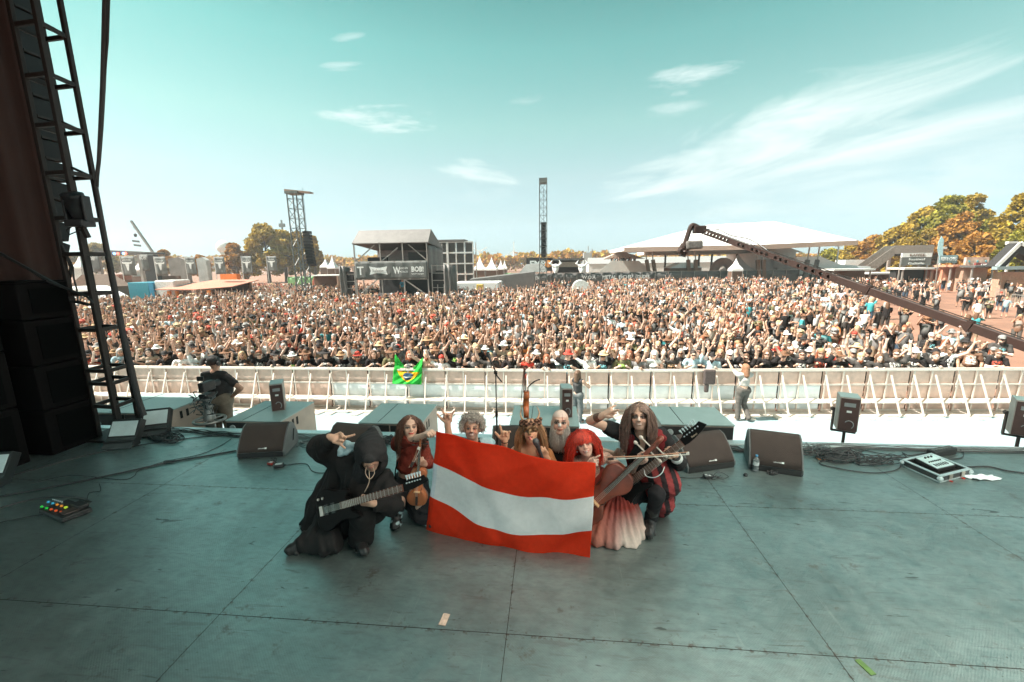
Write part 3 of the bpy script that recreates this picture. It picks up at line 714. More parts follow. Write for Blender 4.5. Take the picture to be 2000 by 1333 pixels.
cable([(1762,886),(1775,891),(1800,888),(1812,885)],.007,'black cable with plug and yellow ring on the power strip')
o=MB().lathe([(.012,0),(.012,.02)],fl(1811,886,.02),(1,0,0),10).build('yellow_ring',M('yellow_ring',(.85,.5,.03),.5),origin=fl(1811,886)); tag(o,'yellow marker ring on the power strip cable','cable marker')
cable([(1592,893),(1600,899),(1612,899)],.006,'short orange strap on the big right tangle',M('orange_strap',(.8,.32,.12),.6))
# small boxes
def small_case(px,py,w,d,h,yaw,label,cat,mat=cabs,name='adapter_box'):
    p=fl(px,py,0); X=np.array([math.cos(yaw),math.sin(yaw),0])*w/2; Y=np.array([-math.sin(yaw),math.cos(yaw),0])*d/2
    r=thing(name,p,label,cat); MB().obox(p+[0,0,h/2+.003],X,Y,(0,0,h/2)).build('case',mat,r,bevel=.004)
    MB().obox(p+[0,0,h+.004],X*.7,Y*.6,(0,0,.002)).build('label_plate',M('plate_grey',(.5,.55,.55),.4),r)
    MB().tube([p+X+[0,0,h/2],p+X*1.5+[0,0,h/2]],.008,6).build('plug',cabs,r); return r
small_case(545,913,.11,.06,.04,.35,'small black adapter box before the left wedge','adapter')
small_case(529,908,.07,.05,.03,-.2,'tiny adapter with red end beside the small black box','adapter',M('red_dark',(.3,.03,.02),.5))
small_case(1382,934,.09,.06,.03,.05,'small black box on the floor before the sideways wedge','adapter')
o=MB().lathe([(.02,0),(.024,.012),(.014,.03)],fl(1456,930,.002),n=10).build('rubber_cap',cabs,origin=fl(1456,930)); tag(o,'tiny black rubber knob lying left of the water bottle','rubber cap')
tangle(1508,926,14,5,4,33,'black plug and cord in front of the bottle wedge',.008,hmax=.03)
# power strip
p=gz(1838,889); r=thing('power_strip',p,'black multi socket power strip on the right of the stage','power strip'); X=unit(gz(1872,881)-gz(1806,893)); Y=np.array([-X[1],X[0],0])
MB().obox(p+[0,0,.045],X*.20,Y*.045,(0,0,.04)).build('housing',cabd,r,bevel=.008)
for k in range(8): MB().lathe([(.018,0),(.018,.006)],p+[0,0,.086]+X*(-.165+.047*k),n=10).build('socket',M('socket_grey',(.12,.13,.12),.5),r)
# water bottle
p=gz(1475,921); r=thing('water_bottle',p,'clear plastic water bottle with blue cap before the wedge','bottle')
pet=bpy.data.materials.new('clear_plastic'); pet.use_nodes=True; b_=pet.node_tree.nodes['Principled BSDF']; b_.inputs['Transmission Weight'].default_value=.75; b_.inputs['Roughness'].default_value=.12; b_.inputs['IOR'].default_value=1.25
_n=pet.node_tree.nodes.new('ShaderNodeTexNoise'); _n.inputs['Scale'].default_value=30; _r=pet.node_tree.nodes.new('ShaderNodeValToRGB'); _r.color_ramp.elements[0].color=(.75,.86,.88,1); _r.color_ramp.elements[1].color=(.92,.97,.98,1); pet.node_tree.links.new(_n.outputs[0],_r.inputs[0]); pet.node_tree.links.new(_r.outputs[0],b_.inputs['Base Color'])
MB().lathe([(.028,.002),(.032,.01),(.032,.05),(.029,.06),(.032,.07),(.032,.14),(.028,.155),(.014,.18),(.012,.19)],p,n=18).build('body',pet,r,smooth=True)
MB().lathe([(.014,.188),(.014,.206),(.012,.208)],p,n=14).build('cap',M('cap_blue',(.1,.35,.62),.4),r)
MB().lathe([(.0325,.085),(.0325,.125)],p,n=18).build('paper_label',M('bottle_label',(.75,.8,.8),.6),r)
# flight case with mixer
a,b_,c_,d_=gz(1760,909),gz(1838,944),gz(1897,929),gz(1812,900)
X=unit(c_-b_); Yv=unit(a-b_); ctr=(a+b_+c_+d_)/4; wx=np.linalg.norm(c_-b_)/2; wy=np.linalg.norm(a-b_)/2*.96
fc=thing('flight_case',ctr,'open aluminium edged flight case tray on the right of the stage','flight case')
def R2(p,q,hx,hy,hz): return p+X*q[0]+Yv*q[1]+np.array([0,0,q[2]]),X*hx,Yv*hy,(0,0,hz)
MB().obox(*R2(ctr,(0,0,.016),wx-.02,wy-.02,.012)).build('floor_panel',cabd,fc)
for sx,sy,hx,hy in ((-1,0,.012,wy),(1,0,.012,wy),(0,-1,wx-.024,.012),(0,1,wx-.024,.012)):
    w_=MB().obox(*R2(ctr,(sx*(wx-.012),sy*(wy-.012),.045),hx,hy,.032)).build('side_wall',M('case_black',(.05,.05,.05),.5),fc)
    MB().obox(*R2(ctr,(sx*(wx-.012),sy*(wy-.012),.080),hx+.004,hy+.004,.006)).build('rim',alu,w_,bevel=.002)
    MB().obox(*R2(ctr,(sx*(wx-.010),sy*(wy-.010),.012),hx+.004,hy+.004,.008)).build('rim',alu,w_,bevel=.002)
for sx in (-1,1):
    for sy in (-1,1): MB().lathe([(.001,-.03),(.022,-.02),(.03,0),(.022,.02),(.001,.03)],ctr+X*sx*(wx-.004)+Yv*sy*(wy-.004)+[0,0,.05],n=10).build('corner_ball',alu,fc,smooth=True)
for q,cl in ((-.35,'r'),(.45,'r')): MB().obox(*R2(ctr,(wx*q,-wy-.004,.05),.03,.005,.024)).build('latch',M('latch_steel',(.5,.42,.36),.35,.8),fc); MB().obox(*R2(ctr,(wx*q-.01,-wy-.02,.006),.012,.014,.003)).build('latch_tag',M('tag_red',(.6,.05,.03),.5),fc)
mx=thing('mixing_desk',ctr+[0,0,.03],'small grey mixing desk lying in the open flight case','mixer'); mo=ctr+X*.03+Yv*.03+np.array([0,0,.03])
tl=np.array([0,0,1.])*.16
up_=unit(Yv+tl*.5)
nn_=np.cross(X,up_)
MB().obox(mo+[0,0,.045],X*(wx*.62),up_*(wy*.62),nn_*.022).build('chassis',cabd,mx,bevel=.006)
MB().obox(mo+[0,0,.045]+nn_*.024,X*(wx*.58),up_*(wy*.56),nn_*.003).build('top_plate',M('mixer_plate',(.45,.58,.58),.4),mx)
for k in range(7): MB().lathe([(.008,0),(.007,.014)],mo+[0,0,.045]+nn_*.027+X*(-wx*.4+wx*.12*k)+up_*(.0),nn_,8).build('knob',cabs,mx)
for k in range(3): MB().lathe([(.012,0),(.010,.018)],mo+[0,0,.045]+nn_*.027+X*(-wx*.2+wx*.2*k)+up_*wy*.38,nn_,8).build('knob',cabs,mx)
for k in range(6): MB().obox(mo+[0,0,.045]+nn_*.030+X*(-wx*.4+wx*.15*k)-up_*wy*.32,X*.006,up_*.02,nn_*.004).build('fader',cabs,mx)
# crumpled sheets
def crumple(px,py,w,h,label,seed,mat=None,name='crumpled_sheet',amp=.018):
    c=fl(px,py,0); r=random.Random(seed); n=14; vs=[];fs=[]
    for s_ in (0,1):
        for j in range(n+1):
            for i in range(n+1):
                u,v=i/n-.5,j/n-.5; e=1-.25*abs(math.sin(u*7+seed)) ; z=amp*abs(math.sin(u*9+v*5+seed)+math.sin(v*13-u*6))*.6+.003+.002*s_
                vs.append((c[0]+u*w*(1+.2*math.sin(v*9+seed)),c[1]+v*h*e,z))
    m_=(n+1)**2
    for s_ in (0,1):
        for j in range(n):
            for i in range(n):
                a=s_*m_+j*(n+1)+i; q=(a,a+1,a+n+2,a+n+1); fs.append(q if s_ else q[::-1])
    return tag(mesh_np(name,np.array(vs),fs,mat or M('pale_plastic_sheet',(.72,.80,.82),.35,0,.1,9),None,c,False),label,'plastic sheet')
crumple(1917,934,.34,.13,'crumpled pale plastic sheet right of the flight case',2)
crumple(239,873,.2,.10,'flat pale card lying before the strobe floor lamp',5,M('pale_card',(.55,.66,.66),.6),'paper_card',.001)
# gaffer tape marks
def tape(px,py,w,h,yaw,mat,label):
    c=fl(px,py,.003); X=np.array([math.cos(yaw),math.sin(yaw),0]); Y=np.array([-X[1],X[0],0])
    o=MB().obox(c,X*w/2,Y*h/2,(0,0,.0015)).build('gaffer_tape',mat,origin=c,bevel=.0005); tag(o,label,'tape')
tape(868,1211,.05,.10,-.12,M('tape_beige',(.62,.45,.36),.8,0,.3,30),'short beige gaffer tape strip on the stage floor below the flag')
tape(1690,1304,.04,.10,.28,M('tape_green',(.12,.22,.06),.7,0,.3,20),'green tape strip on the stage floor at the bottom right')
# pedalboard
c=fl(132,1003,0); pb=thing('pedalboard',c,'black pedalboard with coloured glowing buttons on the lower left floor','pedalboard')
fa,fb,fc_,fd=gz(78,1004),gz(125,1023),gz(186,1000),gz(128,984)
X=unit(fb-fa); Y=unit(fc_-fb); ctr=(fa+fb+fc_+fd)/4; hx=np.linalg.norm(fb-fa)/2; hy=np.linalg.norm(fc_-fb)/2
MB().obox(ctr+[0,0,.028],X*hx*.98,Y*hy*.97,(0,0,.024)).build('housing',cabd,pb,bevel=.008)
MB().obox(ctr+[0,0,.060]+Y*hy*.12-X*0+X*hx*.55,X*hx*.22,Y*hy*.75,(0,0,.006)).build('lid_bar',M('lid_brown',(.07,.05,.045),.4),pb)
pp=ctr+X*hx*.45+Y*hy*.62; MB().obox(pp+[0,0,.075],X*hx*.35,Y*hy*.33,(0,0,.018)).build('treadle',cabd,pb,bevel=.004)
cols=[('green',(.03,.8,.08)),('green',(.03,.8,.08)),('red',(.95,.12,.02)),('red',(.95,.12,.02)),('red',(.95,.12,.02))]; 
def led(p,colr,nm,s_=1): MB().lathe([(.012*s_,0),(.012*s_,.010),(.008*s_,.016)],p,n=10).build('lit_button',M('button_'+nm,tuple(.5*q for q in colr),.4,emit=(colr,.10)),pb)
for k,(nm,cl) in enumerate(cols): led(gz(84+9.3*k,1000.5+2.6*k)*[1,1,0]+[0,0,.054],cl,nm)
for k,(nm,cl) in enumerate([('blue',(.05,.5,.75)),('blue',(.05,.5,.75)),('orange',(1,.35,.03)),('orange',(1,.35,.03)),('yellow',(.7,1,.05))]): led(gz(97+8.5*k,991+2.7*k)*[1,1,0]+[0,0,.054],cl,nm,1.0 if k<4 else 1.3)
for k in range(6): MB().lathe([(.007,0),(.006,.015)],gz(106+3.5*k,986+1.0*k)*[1,1,0]+[0,0,.054],n=8).build('knob',alu,pb)
# mic stands
def mic_stand(px,pyt,pyb,Y,label,boom=None,name='microphone_stand',basepx=None):
    b0=gz(px,pyb); b0[2]=0; top=at(px if basepx is None else basepx,pyt,b0[1]); top=np.array([b0[0],b0[1],top[2]])
    r=thing(name,b0,label,'microphone stand'); st=M('stand_black',(.03,.022,.02),.4,.4)
    MB().lathe([(.13,0),(.13,.015),(.02,.025)],b0,n=20).build('base',st,r,smooth=True)
    zm=top[2]*.55
    MB().tube([b0+[0,0,.02],b0+[0,0,zm]],.011,8).build('lower_tube',st,r,smooth=True)
    MB().tube([b0+[0,0,zm],top],.0075,8).build('upper_tube',st,r,smooth=True)
    MB().lathe([(.015,-.04),(.018,0),(.015,.04)],b0+[0,0,zm],n=10).build('clutch',st,r)
    if boom:
        pts=[at(x,y,b0[1]+dy) for x,y,dy in boom]; MB().tube(pts,.009,7).build('boom_arm',st,r,smooth=True)
        MB().lathe([(.02,-.02),(.022,0),(.02,.02)],top,(1,0,0),10).build('boom_clamp',st,r)
        m0=pts[0]; dr=unit(pts[0]-pts[1]); MB().lathe([(.012,-.06),(.014,.0),(.021,.03),(.026,.06),(.022,.09),(.008,.10)],m0,dr+[0,0,.3],12).build('microphone',M('mic_black',(.03,.03,.032),.5),r,smooth=True)
    return r,b0,top
mic_stand(972,728,905,4.8,'boom microphone stand with the microphone high in front of the crowd, left of two',boom=[(957,702,.1),(964,716,.05),(971,735,0),(980,746,-.05)])
r_,b0,top=mic_stand(1032,757,900,4.8,'instrument stand with a hook holding the violin behind the singer',name='instrument_stand')
hk=spline([top+[0,0,0],top+[.06,0,.06],top+[.11,0,.09],top+[.15,.0,.10]],6); MB().tube(hk,.008,6).build('hook',M('stand_black'),r_,smooth=True)
# violins / cello body builder
wood=M('varnished_wood',(.42,.13,.05),.28,0,.35,7,bump=.05); woodd=M('ebony_fingerboard',(.05,.03,.025),.35); strg=M('string_metal',(.7,.68,.62),.3,.8); woodr=M('cello_varnish',(.19,.046,.026),.32,0,.5,5)
VO=[(0,.5),(.10,.495),(.17,.45),(.205,.37),(.20,.28),(.155,.20),(.125,.12),(.118,.03),(.13,-.05),(.175,-.11),(.235,-.19),(.26,-.28),(.245,-.38),(.18,-.46),(.08,-.495),(0,-.5)]
def fiddle(name,c,up,nrm,L,label,cat,mat,th=.09,scroll=True,group=None,pegs=None,neckL=.62,nm=None):
    nm=nm or mat
    """c body centre, up along neck, nrm out of the top plate, L body length"""
    c=V3(c); u=unit(up); n=unit(V3(nrm)-u*(V3(nrm)@u)); x=np.cross(u,n)
    r=thing(name,c,label,cat,group); T=L*th*2
    pts=[]; o=spline([(a,b,0) for a,b in VO],4); half=[(p[0],p[1]) for p in o]; outl=half+[(-a,b) for a,b in half[-2:0:-1]]
    out2=[(a*L,b*L) for a,b in outl]
    # arched body: rings
    vs=[];fs=[];rings=[(-.5,.93,0),(-.5,1.0,0),(.5,1.0,0),(.52,.955,0),(.60,.7,0),(.68,.3,0)]
    N_=len(out2)
    for (h,s_,_) in rings:
        for a,b in out2: vs.append(c+x*a*s_+u*b*(s_ if s_<.9 else 1-(1-s_)*.6)+n*h*T)
    for i in range(len(rings)-1):
        for k in range(N_): k2=(k+1)%N_; fs.append((i*N_+k,i*N_+k2,(i+1)*N_+k2,(i+1)*N_+k))
    fs.append(tuple(range(N_))[::-1]); fs.append(tuple((len(rings)-1)*N_+k for k in range(N_)))
    fs=[f[::-1] for f in fs]
    mesh_np('body',np.array(vs),fs,mat,r,None,True)
    top=n*T*.72; nk0=c+u*L*.44+n*T*.55; nk1=c+u*L*(.5+neckL)+n*T*.55
    MB().beam(nk0,nk1,L*.055,L*.05,n).build('neck',nm,r,bevel=L*.01)
    MB().beam(c+u*L*.13+top+n*L*.055,nk1+n*L*.035,L*.06,L*.022,n).build('fingerboard',woodd,r,bevel=L*.004)
    MB().beam(c-u*L*.44+top+n*L*.01,c-u*L*.2+top+n*L*.035,L*.06,L*.02,n).build('tailpiece',woodd,r,bevel=L*.004)
    MB().beam(c-x*L*.08+top-u*L*.08+n*L*.03,c+x*L*.08+top-u*L*.08+n*L*.03,L*.015,L*.09,n).build('bridge',M('bridge_maple',(.6,.36,.18),.5),r)
    for k in range(4):
        o_=(k-1.5)*L*.014; MB().tube([c-u*L*.2+top+n*L*.05+x*o_,c-u*L*.08+top+n*L*.085+x*o_*1.3,nk1+n*L*.052+x*o_*.7],max(L*.0016,.0007),4).build('string',strg,r)
    for s_ in (-1,1): 
        fp=[c+x*s_*L*.10+u*L*(.02-.03*q)+top*.93+x*s_*L*.015*math.sin(q*1.5) for q in range(6)]; MB().tube([p-n*T*.03 for p in fp],L*.008,4).build('sound_hole',woodd,r)
    # pegbox + scroll
    pb_=nk1+u*L*.10; MB().beam(nk1-u*L*.01,nk1+u*L*.22,L*.05,L*.075,n).build('pegbox',nm,r,bevel=L*.01)
    sp=[nk1+u*L*(.22+.065*math.cos(t)*(1-t/14))+n*L*(-.035+.07*math.sin(t)*(1-t/14)) for t in np.linspace(-1.6,6.5,22)]
    MB().tube([p+u*L*.02 for p in sp],[L*.032*(1-i/34) for i in range(len(sp))],8).build('scroll',nm,r,smooth=True)
    for k in range(4):
        s_=1 if k%2 else -1; p0=nk1+u*L*(.03+.05*k); MB().tube([p0,p0+x*s_*L*.16],L*.010,6).lathe([(.001,-.03*L),(.020*L,-.02*L),(.024*L,.0),(.020*L,.02*L),(.001,.03*L)],p0+x*s_*L*.18,(1,0,0) if L<.5 else x*s_,10).build('peg',M('peg_pale',(.62,.55,.48),.4) if L>.5 else woodd,r,smooth=True)
    return r
vc=at(1027,795,4.95); vc=np.array([top[0]+.04-.06,top[1]+.02,vc[2]])
fiddle('hanging_violin',at(1028,790,4.9),(.03,0,1),(-1,-.10,0),.34,'orange violin hanging from the hooked stand, seen edge on behind the singer','violin',M('violin_orange',(.50,.13,.04),.3,0,.3,9),nm=M('violin_neck_brown',(.13,.04,.02),.35))
PEOPLE={
'hood':dict(hd=(724,893,3.30),nek=(708,922,3.42),che=(698,950,3.5),pel=(668,1015,3.62),shL=(672,900,3.52),elL=(627,876,3.40),wrL=(648,855,3.22),shR=(752,938,3.42),elR=(768,985,3.30),wrR=(728,984,3.10),hpL=(650,1022,3.6),hpR=(690,1018,3.6),knL=(645,1075,3.08),anL=(592,1078,3.08),toL=(567,1084,3.02),knR=(706,1005,3.15),anR=(703,1072,3.17),toR=(712,1086,3.05)),
'brun':dict(hd=(801,835,3.72),nek=(798,868,3.80),che=(797,895,3.84),pel=(800,945,3.88),shL=(776,866,3.80),elL=(806,860,3.58),wrL=(832,849,3.44),shR=(824,868,3.82),elR=(838,905,3.72),wrR=(829,907,3.56),hpL=(787,948,3.86),hpR=(814,948,3.86),knL=(780,985,3.50),anL=(777,1040,3.52),toL=(772,1052,3.42),knR=(822,990,3.52),anR=(836,1036,3.58),toR=(846,1046,3.46)),
'curly':dict(hd=(922,838,3.86),nek=(925,872,3.93),che=(927,900,3.96),pel=(927,960,4.0),shL=(899,872,3.95),elL=(880,880,3.75),wrL=(874,828,3.72),shR=(953,872,3.95),elR=(962,910,3.85),wrR=(945,930,3.7),hpL=(912,965,3.98),hpR=(943,965,3.98),knL=(900,990,3.6),anL=(892,1052,3.55),toL=(884,1064,3.42),knR=(950,1010,3.7),anR=(955,1050,4.0),toR=(955,1055,4.1)),
'horn':dict(hd=(1037,843,3.80),nek=(1036,876,3.86),che=(1034,905,3.9),pel=(1030,960,3.95),shL=(1008,880,3.86),elL=(982,905,3.70),wrL=(986,862,3.62),shR=(1063,880,3.88),elR=(1080,915,3.75),wrR=(1066,892,3.62),hpL=(1015,965,3.93),hpR=(1046,965,3.93),knL=(1005,1000,3.6),anL=(1005,1045,3.75),toL=(1003,1050,3.65),knR=(1050,1000,3.6),anR=(1050,1045,3.75),toR=(1050,1050,3.65)),
'bald':dict(hd=(1094,826,3.98),nek=(1094,860,4.03),che=(1092,890,4.06),pel=(1090,950,4.1),shL=(1066,866,4.04),elL=(1058,905,4.0),wrL=(1062,935,3.95),shR=(1122,864,4.05),elR=(1160,880,4.1),wrR=(1205,888,3.92),hpL=(1075,955,4.08),hpR=(1106,955,4.08),knL=(1070,985,3.7),anL=(1070,1030,3.9),toL=(1070,1040,3.8),knR=(1112,985,3.7),anR=(1112,1030,3.9),toR=(1112,1040,3.8)),
'red':dict(hd=(1141,868,3.62),nek=(1150,902,3.70),che=(1156,930,3.76),pel=(1168,985,3.85),shL=(1120,905,3.70),elL=(1135,945,3.55),wrL=(1148,912,3.42),shR=(1184,893,3.74),elR=(1228,925,3.70),wrR=(1245,903,3.52),hpL=(1152,990,3.8),hpR=(1185,990,3.8),knL=(1160,1012,3.58),anL=(1155,1060,3.5),toL=(1150,1070,3.4),knR=(1200,1012,3.62),anR=(1215,1050,3.6),toR=(1222,1060,3.5)),
'guit':dict(hd=(1249,815,3.72),nek=(1253,853,3.80),che=(1257,885,3.84),pel=(1270,950,3.95),shL=(1219,848,3.85),elL=(1153,822,3.75),wrL=(1177,812,3.62),shR=(1290,853,3.84),elR=(1326,905,3.78),wrR=(1318,888,3.55),hpL=(1256,955,3.92),hpR=(1290,955,3.92),knL=(1230,975,3.62),anL=(1232,1035,3.8),toL=(1228,1042,3.7),knR=(1283,965,3.55),anR=(1270,1030,3.62),toR=(1268,1048,3.46)),
}

# ================================================================== BAND
skinm=M('skin',attr='Col',rough=.5,var=.07,scale=40,spec=.4)
clothc=M('cloth_fabric',attr='Col',rough=.85,var=.14,scale=60,bump=.25,bscale=300,spec=.25)
leath=M('leather_black',attr='Col',rough=.42,var=.2,scale=30,bump=.2,bscale=90)
hairm=M('hair_strands',attr='Col',rough=.42,var=.25,scale=90,spec=.5)
def joints(nm):
    P={k:at(*v) for k,v in PEOPLE[nm].items()}
    for k in ('knL','knR'): P[k][2]=max(P[k][2],.085)
    for k in ('anL','anR'): P[k][2]=max(P[k][2],.075)
    for k in ('toL','toR'): P[k][2]=max(P[k][2],.045)
    for k in ('pel','hpL','hpR'): P[k][2]=max(P[k][2],.17)
    return P
def facedir(c,yaw=0,pitch=0,roll=0):
    d=CAMP-c; d=unit(d); x=unit(np.cross(d,[0,0,1.])); z=np.cross(x,d)
    f=d*math.cos(yaw)*math.cos(pitch)+x*math.sin(yaw)+z*math.sin(pitch)
    return frame(f,(0,0,1),roll)
def add_head(S,c,R,s=1.0,female=False,open_mouth=0.0,ears=True,jaw=1.0):
    def W(x,y,z): return c+R@np.array([x,y,z])*s
    S.ell(W(0,-.012,.035),V3((.076,.095,.085))*s,R,.02)
    S.ell(W(0,.016,-.030),V3((.060 if female else .063,.070,.084))*s,R,.02)
    S.ell(W(0,.050,-.088),V3((.026 if female else .034*jaw,.028,.024))*s,R,.022)
    for q in (-1,1): S.ell(W(q*.034,.056,-.030),V3((.024,.022,.024))*s,R,.014)
    S.ell(W(0,.079,.024),V3((.048,.014,.010 if female else .013))*s,R,.012)
    for q in (-1,1): S.ell(W(q*.031,.096,.002),V3((.0165,.014,.0105))*s,R,.009,'s')
    for q in (-1,1): S.ell(W(q*.031,.074,.001),V3((.0135,.0135,.0125))*s,R,.002)
    S.cap(W(0,.088,.012),W(0,.108,-.022),.0085*s,.0125*s,.008); 
    for q in (-1,1): S.ell(W(q*.011,.098,-.028),V3((.0085,.010,.007))*s,R,.006)
    S.ell(W(0,.081,-.052),V3((.026,.012,.0055))*s,R,.006); S.ell(W(0,.081,-.0625-open_mouth*.02),V3((.022,.012,.006))*s,R,.006)
    if open_mouth: 
        S.ell(W(0,.094,-.058-open_mouth*.008),V3((.016,.016,.010*open_mouth+.004))*s,R,.004,'s')
        S.ell(W(0,.090,-.070),V3((.011,.016,.014))*s,R,.004)
    if ears:
        for q in (-1,1): S.ell(W(q*.077,-.006,-.006),V3((.010,.020,.030))*s,R,.006)
HX=[.031,.011,-.010,-.030]; HY=[.086,.091,.087,.076]; HL=[.070,.079,.073,.056]
def add_hand(S,w,dr,pn,side=1,curl=(.3,.3,.3,.3),thumb='out',s=1.0,spread=0.0):
    y=unit(dr); n=unit(V3(pn)-y*(V3(pn)@y)); x=np.cross(y,n)*side; B=np.stack([x,y,n],1)
    def W(a,b,c_): return w+B@np.array([a,b,c_])*s
    S.cap(w-y*.02*s,W(0,.02,0),.024*s,.026*s,.015)
    S.box(W(0,.055,0),V3((.040,.040,.0145))*s,B,.013*s,.012)
    tips=[]
    for i in range(4):
        c_=curl[i]; p=V3((HX[i],HY[i],0)); a=0; L=HL[i]; r=[.0098,.0092,.0086,.0078] if i<3 else [.0088,.008,.0074,.0068]; q=[p]; sx=spread*(1.5-i)*.35
        for k,(fr,an) in enumerate(((.42,85),(.32,95),(.26,60))):
            a+=math.radians(an)*c_; d=np.array([math.sin(sx),math.cos(a)*math.cos(sx),math.sin(a)]); p=p+d*L*fr; q.append(p)
        for k in range(3): S.cap(W(*q[k]),W(*q[k+1]),r[k]*s,r[k+1]*s,.005)
        tips.append(W(*q[-1]))
    if thumb=='out': T=[(.024,.020,.004),(.052,.045,.010),(.072,.066,.012),(.086,.086,.012)]
    elif thumb=='over': T=[(.022,.020,.006),(.040,.045,.022),(.030,.066,.034),(.008,.074,.038)]
    else: T=[(.024,.020,.006),(.046,.048,.020),(.044,.074,.036),(.036,.092,.044)]
    for k in range(3): S.cap(W(*T[k]),W(*T[k+1]),(.0135,.0115,.0100)[k]*s,(.0115,.0100,.0085)[k]*s,.007)
    return tips
def add_body(S,P,f=False,hands=True,arm=1.0):
    t=.9 if f else 1.0
    S.cap(P['pel'],P['che'],.115*t,.12*t,.05); S.cap(lerp(P['shL'],P['shR'],.2),lerp(P['shL'],P['shR'],.8),.072*t,.072*t,.05)
    S.cap(P['che'],P['nek'],.10*t,.05,.05); S.cap(P['nek'],P['hd']+(P['nek']-P['hd'])*.35,.055*t,.050*t,.03)
    S.cap(P['hpL'],P['hpR'],.105*t,.105*t,.05)
    for s_ in 'LR':
        S.cap(P['sh'+s_],P['el'+s_],.052*t*arm,.040*t*arm,.03); S.cap(P['el'+s_],lerp(P['el'+s_],P['wr'+s_],.35),.040*t*arm,.041*t*arm,.015); S.cap(lerp(P['el'+s_],P['wr'+s_],.35),P['wr'+s_],.041*t*arm,.0265*t,.015)
        S.cap(P['hp'+s_],P['kn'+s_],.085*t,.056*t,.03); S.cap(P['kn'+s_],lerp(P['kn'+s_],P['an'+s_],.4),.055*t,.052*t,.02); S.cap(lerp(P['kn'+s_],P['an'+s_],.4),P['an'+s_],.052*t,.036*t,.02)
        S.cap(P['an'+s_],P['to'+s_],.036,.030,.02)
def bounds(P,pad=.2,extra=()):
    A=np.array(list(P.values())+[V3(e) for e in extra]); lo=A.min(0)-pad; hi=A.max(0)+pad; lo[2]=max(lo[2],-.02); return lo,hi
def facepaint(v,c,R,s,skin,lips=(.45,.16,.13),brow=(.12,.07,.05),eyes='plain',extra=None,stub=None,teeth=False):
    col=np.tile(np.array(skin,float),(len(v),1)); q=((v-c)@R)/s; x,y,z=q[:,0],q[:,1],q[:,2]; ax=np.abs(x); near=(np.abs(x)<.1)&(np.abs(z)<.14)&(y>.02)
    def put(m,cc,a=1.0):
        m=m&near; col[m]=col[m]*(1-a)+np.array(cc)*a
    put((((x)/.03)**2+((z+.0)/.05)**2<1),np.array(skin)*[1.05,.93,.9],.3)
    put(((ax-.038)/.022)**2+((z+.03)/.020)**2<1,np.array(skin)*[1.1,.82,.78],.5)
    if stub: put((z<-.035)&(((ax/.055)**2+((z+.075)/.05)**2)<1.2)&~((ax<.02)&(z>-.067)&(z<-.046)),stub,.6)
    zc=-.0585+7*x*x; hw=.0072*np.sqrt(np.clip(1-(x/.029)**2,0,1)); put((np.abs(z-zc)<hw)&(y>.05),lips,.95)
    if teeth: put((np.abs(z-zc)<hw*.42)&(ax<.021)&(y>.05),(.72,.68,.62),.95)
    put((np.abs(z-.021-(.006*np.sin((ax-.012)*70)))<.0048)&(ax>.013)&(ax<.050)&(y>.05),brow,.9)
    if eyes=='dark': put(((ax-.032)/.023)**2+((z-.003)/.0145)**2<1,(.04,.028,.026),.88)
    if eyes=='smoky': put(((ax-.031)/.021)**2+((z-.003)/.011)**2<1,(.03,.022,.02),.85)
    put(((ax-.031)/.0135)**2+((z-.000)/.0046)**2<1,(.36,.31,.28)); put(((ax-.031)/.0065)**2+((z-.000)/.0052)**2<1,(.025,.018,.014))
    put((np.abs(z-.0075)<.0022)&(np.abs(ax-.031)<.017)&(y>.05),(.03,.02,.018),.9)
    put(((ax-.009)/.005)**2+((z+.034)/.004)**2<1,(.08,.03,.02),.8)
    if extra: extra(q,put)
    return col
